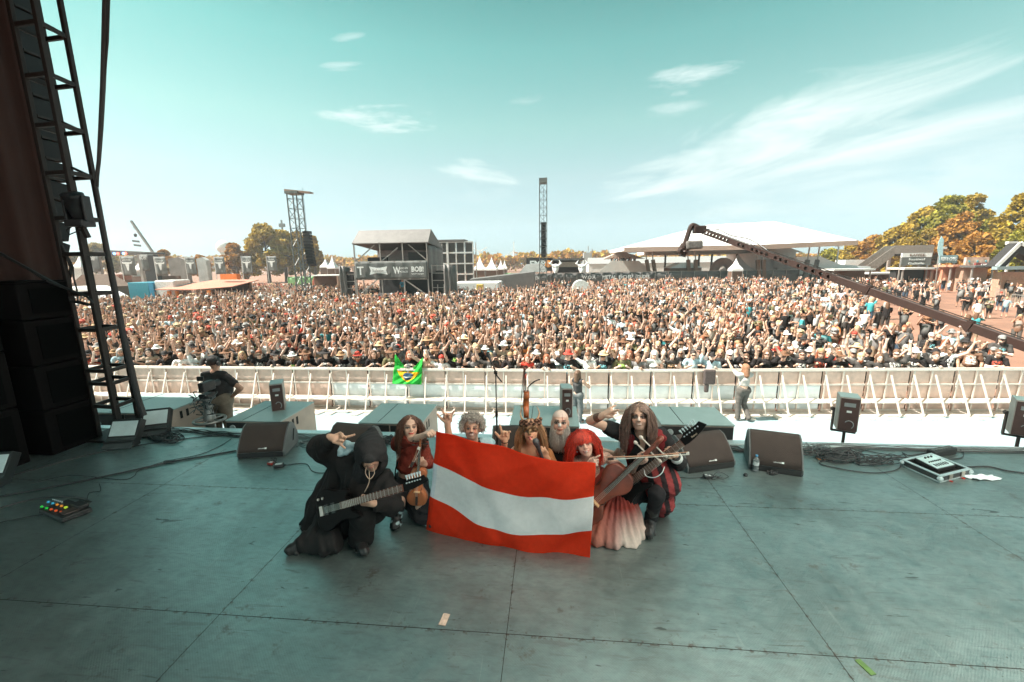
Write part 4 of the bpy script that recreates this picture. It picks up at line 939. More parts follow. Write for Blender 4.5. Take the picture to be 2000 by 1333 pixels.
def strands(parent,name,c,R,s,n,L,roots,curl=.25,grav=.5,r=.0065,col=(.2,.1,.06),cv=.25,seed=0,rad=(.083,.10,.094),out=.35,steps=11,excl=True,sweep=None,lvar=.25,tipfade=None,mat=None,body=None):
    rr=np.random.RandomState(seed); V=[];F=[];C=[]; k=0; tries=0; rad=V3(rad); cen=np.array([0,-.012,.03])
    while k<n and tries<n*20:
        tries+=1; d=rr.normal(size=3); d/=np.linalg.norm(d)
        if not roots(d): continue
        k+=1; q=cen+d*rad; nn=unit(d/rad); wd=R@nn; p=c+R@(q*s); g=np.array([0,0,-1.])
        v=unit(wd*out+g*.4+(R@V3(sweep(d)) if sweep else 0)); LL=L*(1+rr.uniform(-lvar,lvar)); st=LL/steps; pts=[p]; ph=rr.rand(3)*6.3; fq=rr.uniform(.8,1.4)
        for i in range(steps):
            cn=np.array([math.sin(ph[0]+i*fq),math.sin(ph[1]+i*fq*1.1),math.sin(ph[2]+i*fq*.9)])*curl
            v=unit(v+g*grav+cn+rr.normal(size=3)*curl*.25); p=p+v*st
            ql=R.T@(p-c)/s-cen; m=math.sqrt(((ql/(rad*1.02))**2).sum())
            if m<1: ql=ql/m; p=c+R@((ql+cen)*s)
            ql=R.T@(p-c)/s
            if excl and ql[1]>.02 and abs(ql[0])<.066 and -.2<ql[2]<.045: ql[0]=(.066+.012*rr.rand())*(1 if ql[0]>0 else -1); p=c+R@(ql*s)
            if body:
                for (b0,br) in body:
                    dd=p-b0; m=np.linalg.norm(dd)
                    if m<br: p=b0+dd/m*br
            pts.append(p)
        n5=5; b=len(V); cc=np.array(col)*(1+rr.uniform(-cv,cv)); prev=None
        for i,pt in enumerate(pts):
            t=unit(pts[min(i+1,steps)]-pts[max(i-1,0)]); u=np.cross(t,[0,.3,1.]) if prev is None else prev-t*(prev@t); u=unit(u); prev=u; w=np.cross(t,u); rad_=r*s*(.75+.5*math.sin(min(1,i/steps*1.3)*2.6))*(1 if i<steps-1 else .35)
            for a in range(n5):
                an=a*2*math.pi/n5; V.append(pt+(u*math.cos(an)+w*math.sin(an)*.7)*rad_); C.append(cc if tipfade is None else cc*(1-i/steps)+np.array(tipfade)*(i/steps))
        for i in range(steps):
            for a in range(n5): F.append((b+i*n5+a,b+i*n5+(a+1)%n5,b+(i+1)*n5+(a+1)%n5,b+(i+1)*n5+a))
    return mesh_np(name,np.array(V),np.array(F),mat or hairm,parent,None,True,np.clip(np.array(C),0,1))
def garment(name,parent,P,build,h,k,col,amp=.005,freq=11,seed=0,lo=None,hi=None,mat=None,floor=True,pad=.22,colfn=None,stretch=(1,1,1)):
    l,u=bounds(P,pad); 
    if lo is not None: l,u=V3(lo),V3(hi)
    S=SDF(l,u,h,k); build(S)
    if amp: S.wrinkle(amp,freq,seed,stretch)
    if floor: S.cutbelow(.004)
    v,f=S.mesh(); c=np.tile(np.array(col,float),(len(v),1))
    if colfn is not None: c=colfn(v,c)
    return mesh_np(name,v,f,mat or clothc,parent,None,True,c)
def person(nm,label,skin,female=False,hs=1.0,hand_fn=None,head_kw={},face_kw={},yaw=0,pitch=0,roll=0,h=.0058,skinfn=None,arm=1.0):
    P=joints(nm); c=P['hd']; R=facedir(c,yaw,pitch,roll); lo,hi=bounds(P,.16)
    S=SDF(lo,hi,h,.02); add_body(S,P,female,arm=arm); add_head(S,c,R,hs,female,**head_kw)
    info={}
    if hand_fn: info=hand_fn(S,P) or {}
    S.cutbelow(.012); v,f=S.mesh(); col=facepaint(v,c,R,hs,skin,**face_kw)
    if skinfn: col=skinfn(v,col,P)
    base=P['pel'].copy(); base[2]=0
    o=mesh_np('person',v,f,skinm,None,base,True,np.clip(col,0,1)); tag(o,label,'person',None)
    return o,P,c,R,info
def boots(o,P,col=(.02,.018,.018),which='LR',patch=None,top=.28):
    for s_ in which:
        a,t,k=P['an'+s_],P['to'+s_],P['kn'+s_]; l=np.minimum(np.minimum(a,t),lerp(a,k,.7))-.12; u=np.maximum(np.maximum(a,t),lerp(a,k,.7))+.12; l[2]=max(-.01,l[2])
        S=SDF(l,u,.006,.02); S.cap(a,t,.050,.044,.02); d=unit((t-a)*[1,1,0]); S.cap(a-d*.03,a,.046,.05); S.cap(a,lerp(a,k,top),.052,.062,.02); S.box(lerp(a,t,.5)*[1,1,0]+[0,0,.012],(.05,.05,.012),None,.01,.01); S.wrinkle(.002,40,3).cutbelow(.002)
        v,f=S.mesh(); c=np.tile(np.array(col,float),(len(v),1))
        if patch is not None:
            n_=np.sin(v[:,0]*70+2*np.sin(v[:,2]*40))+np.sin(v[:,2]*55+v[:,1]*60); c[n_>.9]=patch
        b=mesh_np('boot',v,f,leath,o,None,True,c)
SK=(.62,.36,.25)
# ------------------------------------------------ horn-sign hand helper
HORN=(.05,.98,.98,.05)
UP=np.array([0,0,1.])
def px_dir(P,w,px,py,Y): return unit(at(px,py,Y)-P[w])
# ---- 1 hooded guitarist
def hands1(S,P):
    add_hand(S,P['wrL'],px_dir(P,'wrL',690,867,3.24),unit(np.array([.1,-.55,.8])),-1,(.10,.9,.9,.05),'over',1.15,.9)
    add_hand(S,P['wrR'],px_dir(P,'wrR',694,981,3.06),unit(np.array([.1,.8,.45])),-1,(.75,.72,.7,.7),'grip',1.05)
o1,P,c,R,_=person('hood','guitarist kneeling in a wide black hooded robe, hand stretched in a horn sign',SK,hand_fn=hands1,yaw=.12,pitch=-.42,roll=-.12,face_kw=dict(stub=(.10,.06,.05)))
hc=c+R@np.array([0,-.02,.02])
def b1(S):
    n=lambda *a: at(*a)
    S.cap(n(706,930,3.48),n(690,985,3.52),.15,.20); S.cap(n(668,915,3.52),n(630,990,3.5),.12,.15); S.cap(n(640,985,3.55),n(598,1060,3.38),.15,.12); S.cap(n(602,1040,3.45),n(583,1080,3.2),.10,.08)
    S.cap(n(690,990,3.40),n(640,1065,3.25),.15,.13); S.cap(n(745,945,3.44),n(733,1000,3.32),.10,.10); S.cap(n(700,940,3.42),n(730,960,3.4),.13,.12)
    S.cap(P['shL'],lerp(P['shL'],P['nek'],.6),.115,.12); S.cap(P['shL'],P['elL'],.10,.10); S.cap(P['elL'],lerp(P['elL'],P['wrL'],.85),.098,.058); S.cap(P['shR'],P['elR'],.09,.085); S.cap(P['elR'],lerp(P['elR'],P['wrR'],.8),.085,.055)
    S.cap(lerp(P['elL'],P['wrL'],.95),P['wrL']+(P['wrL']-P['elL'])*.4,.036,.036,.01,'s')
garment('robe',o1,P,b1,.0075,.05,(.018,.016,.016),.0085,15,1,stretch=(1.5,1.1,.4),lo=at(545,1000,3.55)-[.1,.75,1],hi=at(790,900,3.4)+[.12,.45,.6])
def b1h(S):
    S.ell(hc+R@np.array([0,-.03,.02]),(.135,.155,.165),R,.03); S.cap(hc+R@np.array([0,-.08,.05]),hc+R@np.array([-.03,-.14,.16]),.09,.03,.06); S.cap(hc+R@np.array([0,-.05,-.08]),P['nek']+[0,.03,-.03],.13,.13,.05)
    S.cap(hc+R@np.array([0,.06,.075]),hc+R@np.array([0,.145,.035]),.085,.05,.05); S.ell(hc+R@np.array([.01,.10,-.085]),(.080,.17,.092),R,.02,'s'); S.ell(hc+R@np.array([0,-.015,.0]),(.108,.128,.135),R,.01,'s')
garment('hood',o1,P,b1h,.006,.03,(.028,.026,.027),.0045,17,4,lo=hc-[.3,.32,.36],hi=hc+[.3,.32,.34],floor=False)
def b1t(S):
    S.cap(P['hpR'],P['knR'],.11,.095); S.cap(P['knR'],P['anR'],.09,.085); S.cap(P['knR']+[.02,0,-.03],P['anR']+[.03,.02,0],.085,.09)
garment('trousers',o1,P,b1t,.008,.04,(.012,.011,.011),.005,12,6,lo=at(706,1040,3.2)-[.3,.35,.5],hi=at(706,1040,3.2)+[.32,.55,.55])
# pale cloth lining by the collar
def b1l(S): S.cap(at(668,882,3.47),at(684,876,3.47),.055,.045,.02); S.cap(at(672,868,3.5),at(700,872,3.44),.035,.03,.02)
garment('pale_lining',o1,P,b1l,.006,.02,(.42,.58,.62),.006,30,3,lo=at(680,880,3.45)-[.2,.2,.18],hi=at(680,880,3.45)+[.2,.2,.16],floor=False)
def b1u(S): S.cap(P['hpL'],P['knL'],.12,.10); S.cap(P['knL'],P['anL'],.10,.07); S.cap(P['pel'],P['anL']+[.08,.05,0],.15,.08)
garment('robe_hem',o1,P,b1u,.0075,.05,(.018,.016,.016),.0085,15,8,stretch=(1.5,1.1,.4),lo=at(545,1000,3.55)-[.1,.75,1],hi=at(760,900,3.4)+[.12,.45,.3])
boots(o1,P,which='LR',patch=None)
cm=thing('tassel_pendant',at(722,925,3.15),'thin looped cord pendant hanging on the hooded robe','pendant')
MB().tube(spline([at(716,912,3.2),at(714,925,3.14),at(722,936,3.1),at(731,926,3.14),at(729,914,3.2)],6),.0035,5).tube(spline([at(721,920,3.15),at(721,942,3.10),at(712,962,3.08)],5),.004,5).build('cord',M('cord_tan',(.42,.30,.22),.7),cm)
# robe ground tail boots patch
# ---- guitars
gblack=M('guitar_lacquer_black',(.005,.004,.004),.5,spec=.12); gfret=M('fret_metal',(.55,.5,.45),.3,.8); rosew=M('rosewood',(.15,.055,.035),.5)
GO=[(.0,.205),(.045,.20),(.07,.215),(.10,.27),(.125,.285),(.135,.25),(.125,.18),(.12,.10),(.145,.02),(.175,-.06),(.17,-.13),(.12,-.175),(.04,-.18),(-.04,-.175),(-.12,-.165),(-.165,-.12),(-.17,-.04),(-.145,.03),(-.125,.09),(-.13,.14),(-.12,.185),(-.09,.19),(-.06,.165),(-.04,.18)]
def guitar(A,B,nrm,label,flip=1,hs=1.0,letter=None,color=gblack):
    """A body centre, B nut position; nrm = out of the fretboard"""
    A,B=V3(A),V3(B); u=unit(B-A); n=unit(V3(nrm)-u*(V3(nrm)@u)); x=np.cross(u,n)*flip; NL=np.linalg.norm(B-A)
    r=thing('electric_guitar',A,label,'guitar')
    o=spline([(a,b,0) for a,b in GO+[GO[0]]],3); pts=[(p[0],p[1]) for p in o[:-1]]
    vs=[];fs=[];N_=len(pts); rings=[(-.022,.95),(-.016,1),(.016,1),(.022,.95)]
    for h_,s_ in rings:
        for a,b in pts: vs.append(A+x*a*s_+u*b*s_+n*h_)
    for i in range(3):
        for k in range(N_): k2=(k+1)%N_; fs.append((i*N_+k,i*N_+k2,(i+1)*N_+k2,(i+1)*N_+k))
    fs.append(tuple(range(N_))[::-1]); fs.append(tuple(3*N_+k for k in range(N_)))
    mesh_np('body',np.array(vs),fs,color,r,None,False)
    f0=A+u*.10+n*.030
    MB().beam(A+u*.12+n*.014,B+n*.014,.052,.022,n).build('neck',rosew,r,bevel=.004)
    fb_=MB().beam(f0,B+n*.030,.058,.008,n).build('fretboard',rosew,r)
    Lf=np.linalg.norm(B-f0); 
    for k in range(1,23):
        p=B+n*.0355-u*Lf*(1-2**(-k/12))*1.32
        if (p-f0)@u>0.01: MB().obox(p,x*.029,u*.0016,n*.0016).build('fret',gfret,fb_)
    for k in range(6 if hs<1.05 else 8): 
        o_=(k-2.5)*.0085; MB().tube([A-u*.10+n*.036+x*o_*1.1,B+n*.040+x*o_*.8],.0011,4).build('string',strg,r)
    for q in (.02,-.055): MB().obox(A+u*q+n*.028,x*.042,u*.017,n*.007).build('pickup',M('pickup_black',(.03,.03,.03),.4),r)
    MB().obox(A-u*.105+n*.030,x*.04,u*.018,n*.009).build('bridge',gfret,r)
    for q in (0,1): MB().lathe([(.011,0),(.010,.012)],A-x*.10-u*(.08+.05*q)+n*.022,n,10).build('knob',gfret,r)
    hsz=hs; hd=[(-.028,0),(-.036,.03),(-.050,.05),(-.046,.17),(-.052,.205),(.0,.235),(.012,.19),(.028,.10),(.032,.04),(.028,0)]
    MB().prism([(a*hsz,b*hsz) for a,b in hd],B+n*.008-u*.0,x,u,n*.015).build('headstock',gblack,r,bevel=.002)
    for k in range(6):
        p=B+u*(.045+.026*k)*hsz-x*.044*hsz+n*.015
        pg=MB().tube([p,p-x*.026],.004,6).obox(p-x*.034,x*.009,u*.007,n*.005).build('tuning_peg',alu,r)
        MB().lathe([(.006,0),(.005,.012)],B+u*(.045+.026*k)*hsz-x*.026*hsz+n*.023,n,8).build('tuning_post',alu,r)
    if letter: text(letter,B+u*.11*hsz+x*.008+n*.0245,u,-x if flip>0 else x,.016,M('logo_gold',(.6,.45,.32),.4),r,.002)
    return r
A=at(652,992,3.10); B=at(791,952,2.98); guitar(A,B,unit(CAMP-(A+B)/2),'black electric guitar with dark fretboard held across the hooded guitarist',flip=1)
# ---- 2 brunette
def hands2(S,P):
    add_hand(S,P['wrL'],px_dir(P,'wrL',845,842,3.36),unit(np.array([.2,.2,-1])),1,(.7,.75,.8,.8),'grip',.95)
    add_hand(S,P['wrR'],px_dir(P,'wrR',818,899,3.48),unit(np.array([-.3,.9,.1])),1,(.75,.75,.75,.75),'grip',.95)
def sk2(v,col,P):
    return col
o2,P,c,R,_=person('brun','violinist with long brown hair and dark red top holding the left flag corner',(.68,.42,.31),True,.97,hand_fn=hands2,yaw=-.1,pitch=-.05,roll=.05,face_kw=dict(lips=(.5,.02,.015),eyes='smoky',brow=(.10,.05,.035)),arm=.92)
P2=P
def b2(S):
    S.cap(P['che']+[0,0,-.05],P['nek']+[0,0,-.05],.125,.085); S.cap(lerp(P['shL'],P['shR'],.1),lerp(P['shL'],P['shR'],.9),.082,.082)
    for s_ in 'LR': S.cap(P['sh'+s_],P['el'+s_],.062,.050); S.cap(P['el'+s_],lerp(P['el'+s_],P['wr'+s_],.85),.050,.036)
garment('mesh_top',o2,P,b2,.0055,.03,(.26,.045,.03),.0025,30,2,lo=P['nek']-[.35,.5,.42],hi=P['nek']+[.4,.25,.15],floor=False,colfn=lambda v,c_: c_*(1+.35*np.sign(np.sin(v[:,0:1]*420)*np.sin(v[:,2:3]*420))))
def b2s(S):
    S.cap(P['pel']+[0,0,.02],P['pel'],.135,.15); 
    for s_ in 'LR': S.cap(P['hp'+s_],lerp(P['hp'+s_],P['kn'+s_],.66),.12,.085)
    S.cap(P['pel']+[.02,-.05,-.02],lerp(P['knR'],P['anR'],.7),.14,.13); S.cap(P['hpL'],P['anR'],.10,.10)
garment('skirt',o2,P,b2s,.008,.04,(.018,.016,.018),.006,14,5)
boots(o2,P,top=.85,patch=(.35,.46,.48))
def belt(parent,c_,rx,ry,z,th,mat,name='belt',tilt=0):
    pts=[c_+np.array([math.cos(a)*rx,math.sin(a)*ry,z+tilt*math.cos(a)]) for a in np.linspace(0,2*math.pi,25)]; MB().tube(pts,th,6,cap=False).build(name,mat,parent,smooth=True)
belt(o2,P['pel'],.135,.125,.10,.010,gblack); belt(o2,P['pel'],.14,.13,.055,.008,gblack,'belt',.02)
MB().tube(spline([P['che']+[-.06,-.115,.02],P['pel']+[-.09,-.12,.22],P['pel']+[-.12,-.08,.10]],6),.007,6).build('harness_strap',gblack,o2)
strands(o2,'hair',c,R,.97,2000,.28,lambda d: d[2]>-.35 and (d[1]<.62 or d[2]>.58),.14,.5,.0024,(.13,.055,.034),.3,11,sweep=lambda d:(np.sign(d[0])*.5 if d[1]>0 else d[0]*.3,-.12,0),lvar=.18,body=[(P['nek']-[0,0,.03],.11)])
# violin in her hand + bow
vA=at(817,950,3.48); vu=unit(at(821,885,3.5)-vA)
fiddle('violin',vA,vu,(.15,-1,.25),.36,'brown violin held upright by its neck by the brunette violinist','violin',wood)
def bow(p0,p1,label,w=.006):
    p0,p1=V3(p0),V3(p1); r=thing('bow',p0,label,'bow'); d=unit(p1-p0); s_=unit(np.cross(d,[0,1,0])); s_=s_ if s_[2]>0 else -s_
    n=14; L=np.linalg.norm(p1-p0); MB().tube([p0+(p1-p0)*i/n+s_*(.012-.010*math.sin(math.pi*i/n)) for i in range(n+1)],[w*(1-.35*i/n) for i in range(n+1)],6).build('stick',M('bow_wood',(.42,.2,.12),.35),r,smooth=True)
    MB().beam(p0+d*.06-s_*.012,p1-d*.01-s_*.010,.010,.0025,s_).build('hair_ribbon',M('bow_hair',(.8,.76,.68),.6),r)
    MB().obox(p0+d*.04-s_*.002,d*.025,s_*.012,np.cross(d,s_)*.007).build('frog',woodd,r); MB().obox(p1-s_*.0,d*.012,s_*.012,np.cross(d,s_)*.005).build('tip',M('bow_tip',(.75,.72,.66),.5),r); return r
bow(at(801,915,3.40),at(818,876,3.44),'short end of a violin bow held by the brunette violinist')
# ---- 3 curly
def hands3(S,P): add_hand(S,P['wrL'],unit(at(875,800,3.72)-P['wrL']),unit(np.array([.1,-1,.1])),-1,(.03,.98,.98,.08),'out',1.12,.9); add_hand(S,P['wrR'],unit(at(945,945,3.6)-P['wrR']),(0,1,0),1,(.5,.5,.5,.5),'grip')
o3,P,c,R,_=person('curly','grinning man with grey curly hair and moustache, raised horn sign, behind the flag',(.64,.36,.25),hand_fn=hands3,yaw=.06,pitch=0,roll=.05,face_kw=dict(stub=(.22,.15,.13),teeth=True,lips=(.45,.22,.2),eyes='smoky',brow=(.14,.10,.08),extra=lambda q,put:(put((np.abs(q[:,2]+.041)<.007)&(np.abs(q[:,0])<.028),(.20,.16,.14),.9),put((np.abs(q[:,0]+.035)<.004)&(np.abs(q[:,2]+.02)<.025),(.45,.02,.01),.8))))
def b3(S):
    S.cap(P['pel'],P['che'],.15,.15); S.cap(P['che'],P['nek']-[0,0,.05],.14,.10); S.cap(P['shL'],P['shR'],.085,.085)
    for s_ in 'LR': S.cap(P['sh'+s_],P['el'+s_],.075,.068)
    S.cap(P['elR'],lerp(P['elR'],P['wrR'],.8),.06,.05)
    S.ell(P['nek']+[0,-.05,.0],(.05,.06,.06),None,.02,'s')
garment('shirt',o3,P,b3,.007,.04,(.022,.020,.020),.005,14,7,colfn=lambda v,c_: np.where(((v-P['shR']-[-.01,0,.04])**2).sum(1)[:,None]<.0075,np.array([.42,.58,.62]),c_))
def tro(o,P,col,seed=0,r=1.0,**k):
    def b(S):
        S.cap(P['hpL'],P['hpR'],.125*r,.125*r)
        for s_ in 'LR': S.cap(P['hp'+s_],P['kn'+s_],.10*r,.072*r); S.cap(P['kn'+s_],P['an'+s_],.070*r,.055*r)
    garment('trousers',o,P,b,.009,.03,col,.004,14,seed,**k)
tro(o3,P,(.02,.018,.018),3); boots(o3,P,patch=(.4,.42,.42))
strands(o3,'hair',c,R,1.04,2200,.10,lambda d: d[2]>-.25 and (d[1]<.45 or d[2]>.50),.85,.10,.0028,(.46,.39,.34),.35,12,rad=(.088,.10,.098),out=1.1,steps=9,excl=False)
strands(o3,'moustache',c,R,1.0,40,.03,lambda d: abs(d[0])<.32 and -.72<d[2]<-.55 and d[1]>.5,.2,.4,.004,(.25,.19,.16),.3,5,rad=(.066,.092,.098),steps=4,excl=False)
# ---- 4 horned singer
def hands4(S,P): add_hand(S,P['wrL'],unit(at(987,832,3.62)-P['wrL']),unit(np.array([.1,-1,.1])),-1,(.02,.98,.98,.35),'out',1.05,.5); add_hand(S,P['wrR'],unit(at(1056,878,3.56)-P['wrR']),unit(np.array([-.2,.9,.2])),1,(.8,.8,.8,.8),'grip',1.08)
o4,P,c,R,_=person('horn','bare shouldered singer in a golden horned mask with tongue out, holding a microphone',(.74,.40,.25),True,1.0,hand_fn=hands4,yaw=.12,pitch=.03,roll=-.1,head_kw=dict(open_mouth=1.0),face_kw=dict(lips=(.35,.05,.05),extra=lambda q,put:put((np.abs(q[:,0])<.012)&(q[:,2]<-.056)&(q[:,2]>-.084),(.75,.2,.18))))
P4=P; cW=lambda x,y,z: c+R@np.array([x,y,z])
S=SDF(c-[.2,.2,.2],c+[.2,.2,.22],.005,.01)
S.ell(cW(0,.03,.012),(.076,.072,.040),R,.01); S.cap(cW(0,.098,.0),cW(0,.122,-.030),.016,.014,.01)
for q in (-1,1): S.ell(cW(q*.031,.115,.0),(.014,.04,.008),R,.004,'s'); S.cap(cW(q*.03,.09,.03),cW(q*.075,.07,.055),.014,.006)
S.ell(cW(0,.0,-.01),(.066,.085,.07),R,.006,'s'); S.wrinkle(.0015,60,3); v,f=S.mesh()
mesh_np('mask',v,f,M('mask_gold',(.20,.11,.055),.3,.7,.3,40),o4,None,True)
rr=np.random.RandomState(5); S=SDF(c-[.2,.2,.1],c+[.2,.2,.26],.0055,.006)
for k in range(90):
    a=rr.rand()*6.283; rad=1+rr.rand()*.15; S.ell(cW(math.cos(a)*.088*rad,math.sin(a)*.10*rad-.01,.052+rr.rand()*.05+ (.02 if math.sin(a)<0 else 0)),rr.uniform(.009,.021,3),None,.004)
v,f=S.mesh(); cc=np.where((np.sin(v[:,0]*130)*np.sin(v[:,2]*150+v[:,1]*90)>.25)[:,None],np.array([.34,.17,.11]),np.array([.08,.038,.025])); mesh_np('flower_crown',v,f,clothc,o4,None,True,cc)
for q in (-1,1):
    pts=spline([cW(q*.035,.04,.085),cW(q*.075,.03,.12),cW(q*.092,.02,.175),cW(q*.072,.03,.235)],5); MB().tube(pts,[.014*(1-i/(len(pts)*1.15)) for i in range(len(pts))],9).build('horn',M('horn_bone',(.55,.30,.17),.4,0,.3,30),o4,smooth=True)
strands(o4,'hair',c,R,1.0,1500,.33,lambda d: d[2]>-.5 and d[1]<.35,.16,.52,.0025,(.50,.26,.13),.25,13,sweep=lambda d:(np.sign(d[0])*.3,.15,0),body=[(P['nek']-[0,0,.02],.09)])
def b4(S): S.cap(P['pel'],P['che']-[0,0,.03],.125,.125); S.cap(P['che']-[.08,0,.05],P['che']+[.08,0,-.05],.10,.10)
garment('corset',o4,P,b4,.008,.03,(.25,.13,.07),.004,20,5); tro(o4,P,(.05,.03,.03),5); boots(o4,P)
def b4s(S): S.cap(lerp(P['shR'],P['elR'],.25),P['elR'],.066,.062); S.cap(P['elR'],lerp(P['elR'],P['wrR'],.6),.058,.045)
garment('orange_sleeve',o4,P,b4s,.006,.02,(.48,.20,.08),.003,30,5,lo=P['shR']-[.3,.4,.4],hi=P['shR']+[.3,.3,.2],floor=False)
MB().tube([P['wrL']+[0,0,-.012],P['wrL']+[0,0,-.004]],.031,10).build('bracelet',gblack,o4); MB().tube([lerp(P['shL'],P['elL'],.35),lerp(P['shL'],P['elL'],.40)],.056,12).build('arm_band',gblack,o4)
m0,m1=at(1060,897,3.50),at(1047,864,3.52); d=unit(m1-m0); mc=thing('microphone',m0,'black handheld microphone held by the horned singer','microphone')
MB().lathe([(.014,-.02),(.018,.10),(.022,.13),(.024,.135)],m0,d,14).build('handle',M('mic_black'),mc,smooth=True); MB().lathe([(.024,.135),(.030,.155),(.030,.175),(.022,.195),(.006,.20)],m0,d,14).build('grille',M('mic_grille',(.12,.11,.11),.5,.6,.4,200),mc,smooth=True)
# ---- 5 bald
def hands5(S,P): add_hand(S,P['wrR'],unit(at(1214,878,3.86)-P['wrR']),unit(np.array([0,-1,.1])),1,(.9,.95,.95,.9),'over',1.05); add_hand(S,P['wrL'],unit(np.array([0,-.3,-1])),(0,1,0),-1)
o5,P,c,R,_=person('bald','bald man with long grey beard, dark eye paint and black vest',(.66,.40,.30),hand_fn=hands5,yaw=.0,pitch=-.05,roll=.02,hs=1.07,face_kw=dict(eyes='dark',lips=(.45,.12,.08),brow=(.05,.04,.04),extra=lambda q,put:(put((np.abs(q[:,0]-.004)<.014)&(q[:,2]>-.03)&(q[:,2]<.0),(.80,.78,.75),.9),put((np.abs(q[:,0]+.018)<.005)&(q[:,2]>.02)&(q[:,2]<.09),(.38,.10,.07),.8),put((q[:,2]>.055),(.80,.66,.60),.5))))
strands(o5,'beard',c,R,1.02,1700,.20,lambda d: d[2]<-.28 and d[1]>.10 and not(abs(d[0])<.28 and d[2]>-.62),.2,.48,.0024,(.52,.47,.42),.25,21,rad=(.066,.082,.105),out=.5,excl=False,tipfade=(.62,.57,.52))
strands(o5,'moustache',c,R,1.02,60,.05,lambda d: abs(d[0])<.42 and -.60<d[2]<-.42 and d[1]>.5,.1,.4,.0042,(.33,.18,.13),.25,22,rad=(.066,.092,.098),sweep=lambda d:(np.sign(d[0])*1.2,0,0),steps=5,excl=False)
def vest(S):
    S.cap(P['pel'],P['che'],.15,.15); S.cap(P['che'],P['nek']-[0,0,.05],.14,.09); S.cap(lerp(P['shL'],P['shR'],.1),lerp(P['shL'],P['shR'],.9),.080,.080); S.ell(P['nek']+[0,-.06,.02],(.05,.06,.08),None,.02,'s')
garment('vest',o5,P,vest,.007,.04,(.02,.018,.018),.004,16,9); tro(o5,P,(.02,.02,.02),9); boots(o5,P)
# ---- 6 red haired cellist
tatt=lambda v,col,m: np.where((m&((np.sin(v[:,0]*190+3*np.sin(v[:,2]*80))*np.sin(v[:,2]*170+2*np.sin(v[:,0]*120+v[:,1]*90)))>.18))[:,None],col*[.52,.58,.62],col)
def hands6(S,P):
    add_hand(S,P['wrL'],unit(at(1178,893,3.36)-P['wrL']),unit(np.array([.2,.75,-.5])),1,(.15,.7,.8,.85),'grip',.98); add_hand(S,P['wrR'],unit(at(1259,896,3.48)-P['wrR']),unit(np.array([-.1,.85,-.3])),1,(.7,.72,.75,.75),'grip',.98)
def sk6(v,col,P):
    d=np.minimum(np.minimum(((v-P['elL'])**2).sum(1),((v-P['shL'])**2).sum(1)),np.minimum(((v-P['elR'])**2).sum(1),((v-P['shR'])**2).sum(1)))
    d2=np.minimum(((v-P['wrL'])**2).sum(1),((v-P['wrR'])**2).sum(1)); hd=((v-P['hd'])**2).sum(1)
    return tatt(v,col,(np.minimum(d,d2)<.035)&(hd>.03))
o6,P,c,R,_=person('red','smiling cellist with bright red hair and fringe, tattooed arms and red lips',(.72,.44,.34),True,1.02,hand_fn=hands6,yaw=-.05,pitch=-.08,roll=-.28,face_kw=dict(eyes='smoky',lips=(.50,.02,.02),brow=(.12,.04,.03),teeth=True),skinfn=sk6,arm=1.0)
P6=P
strands(o6,'hair',c,R,1.02,2400,.24,lambda d: d[2]>-.35 and (d[1]<.60 or d[2]>.7),.24,.42,.0026,(.62,.045,.022),.35,31,rad=(.090,.104,.100),out=.6,sweep=lambda d:(d[0]*.6,-.35,0),lvar=.25,body=[(P['nek']-[0,0,.03],.10)])
strands(o6,'fringe',c,R,1.02,700,.085,lambda d: d[1]>.25 and .45<d[2]<.86 and abs(d[0])<.75,.08,.55,.0024,(.60,.05,.025),.3,32,rad=(.086,.108,.099),out=.5,steps=7,excl=False,sweep=lambda d:(0,.6,0),lvar=.08)
def b6(S):
    S.cap(P['pel'],P['che']-[0,0,.03],.13,.13); S.cap(P['che']-[.07,0,.0],P['che']+[.07,0,0],.10,.10)
tro(o6,P,(.25,.05,.04),22)
garment('bodice',o6,P,b6,.007,.03,(.30,.05,.035),.004,20,9)
def b6s(S):
    n=at
    S.cap(n(1200,960,3.75),n(1215,1010,3.6),.16,.17); S.cap(n(1215,1000,3.6),n(1232,1068,3.36),.15,.075); S.cap(n(1205,1000,3.6),n(1195,1060,3.36),.14,.09); S.cap(n(1190,1000,3.6),n(1168,1056,3.38),.14,.085); S.cap(n(1218,990,3.65),n(1238,1040,3.5),.10,.11); S.cap(n(1195,1010,3.6),n(1240,1064,3.45),.12,.08)
    ax_=n(1205,1010,3.72); an=np.arctan2(S.ax[1][None,:,None]-ax_[1],S.ax[0][:,None,None]-ax_[0]); S.f=(S.f+.007*np.sin(an*34+2*np.sin(S.ax[2][None,None,:]*6))+.006*np.sin(an*13+1)).astype(np.float32)
def c6(v,c_):
    t=np.clip((.26-v[:,2:3])/.20,0,1)*(.30+.70*np.clip((v[:,0:1]-P['pel'][0]-.06)/.12,0,1)); g=.5+.5*np.sin(v[:,0:1]*95+6*v[:,2:3]); out=np.array([.33,.045,.032])*(1-t)+np.array([.80,.66,.58])*t; left=np.clip((P['pel'][0]+.09-v[:,0:1])/.14,0,1)*(v[:,2:3]<.3); out=out*(1-left*.55)+np.array([.55,.16,.09])*left*.55
    return out*(1-.16*g)
garment('tulle_skirt',o6,P,b6s,.0065,.03,(.5,.2,.15),.0012,24,12,colfn=c6,lo=at(1195,1030,3.55)-[.45,.45,.5],hi=at(1195,980,3.6)+[.38,.4,.35],mat=M('tulle',attr='Col',rough=.8,var=.1,scale=50,trans=.3),stretch=(1.6,1.2,.12))
MB().lathe([(.006,-.006),(.008,0),(.006,.006)],c+R@np.array([.078,.0,-.05])*1.02,(1,0,0),10).build('earring',alu,o6)
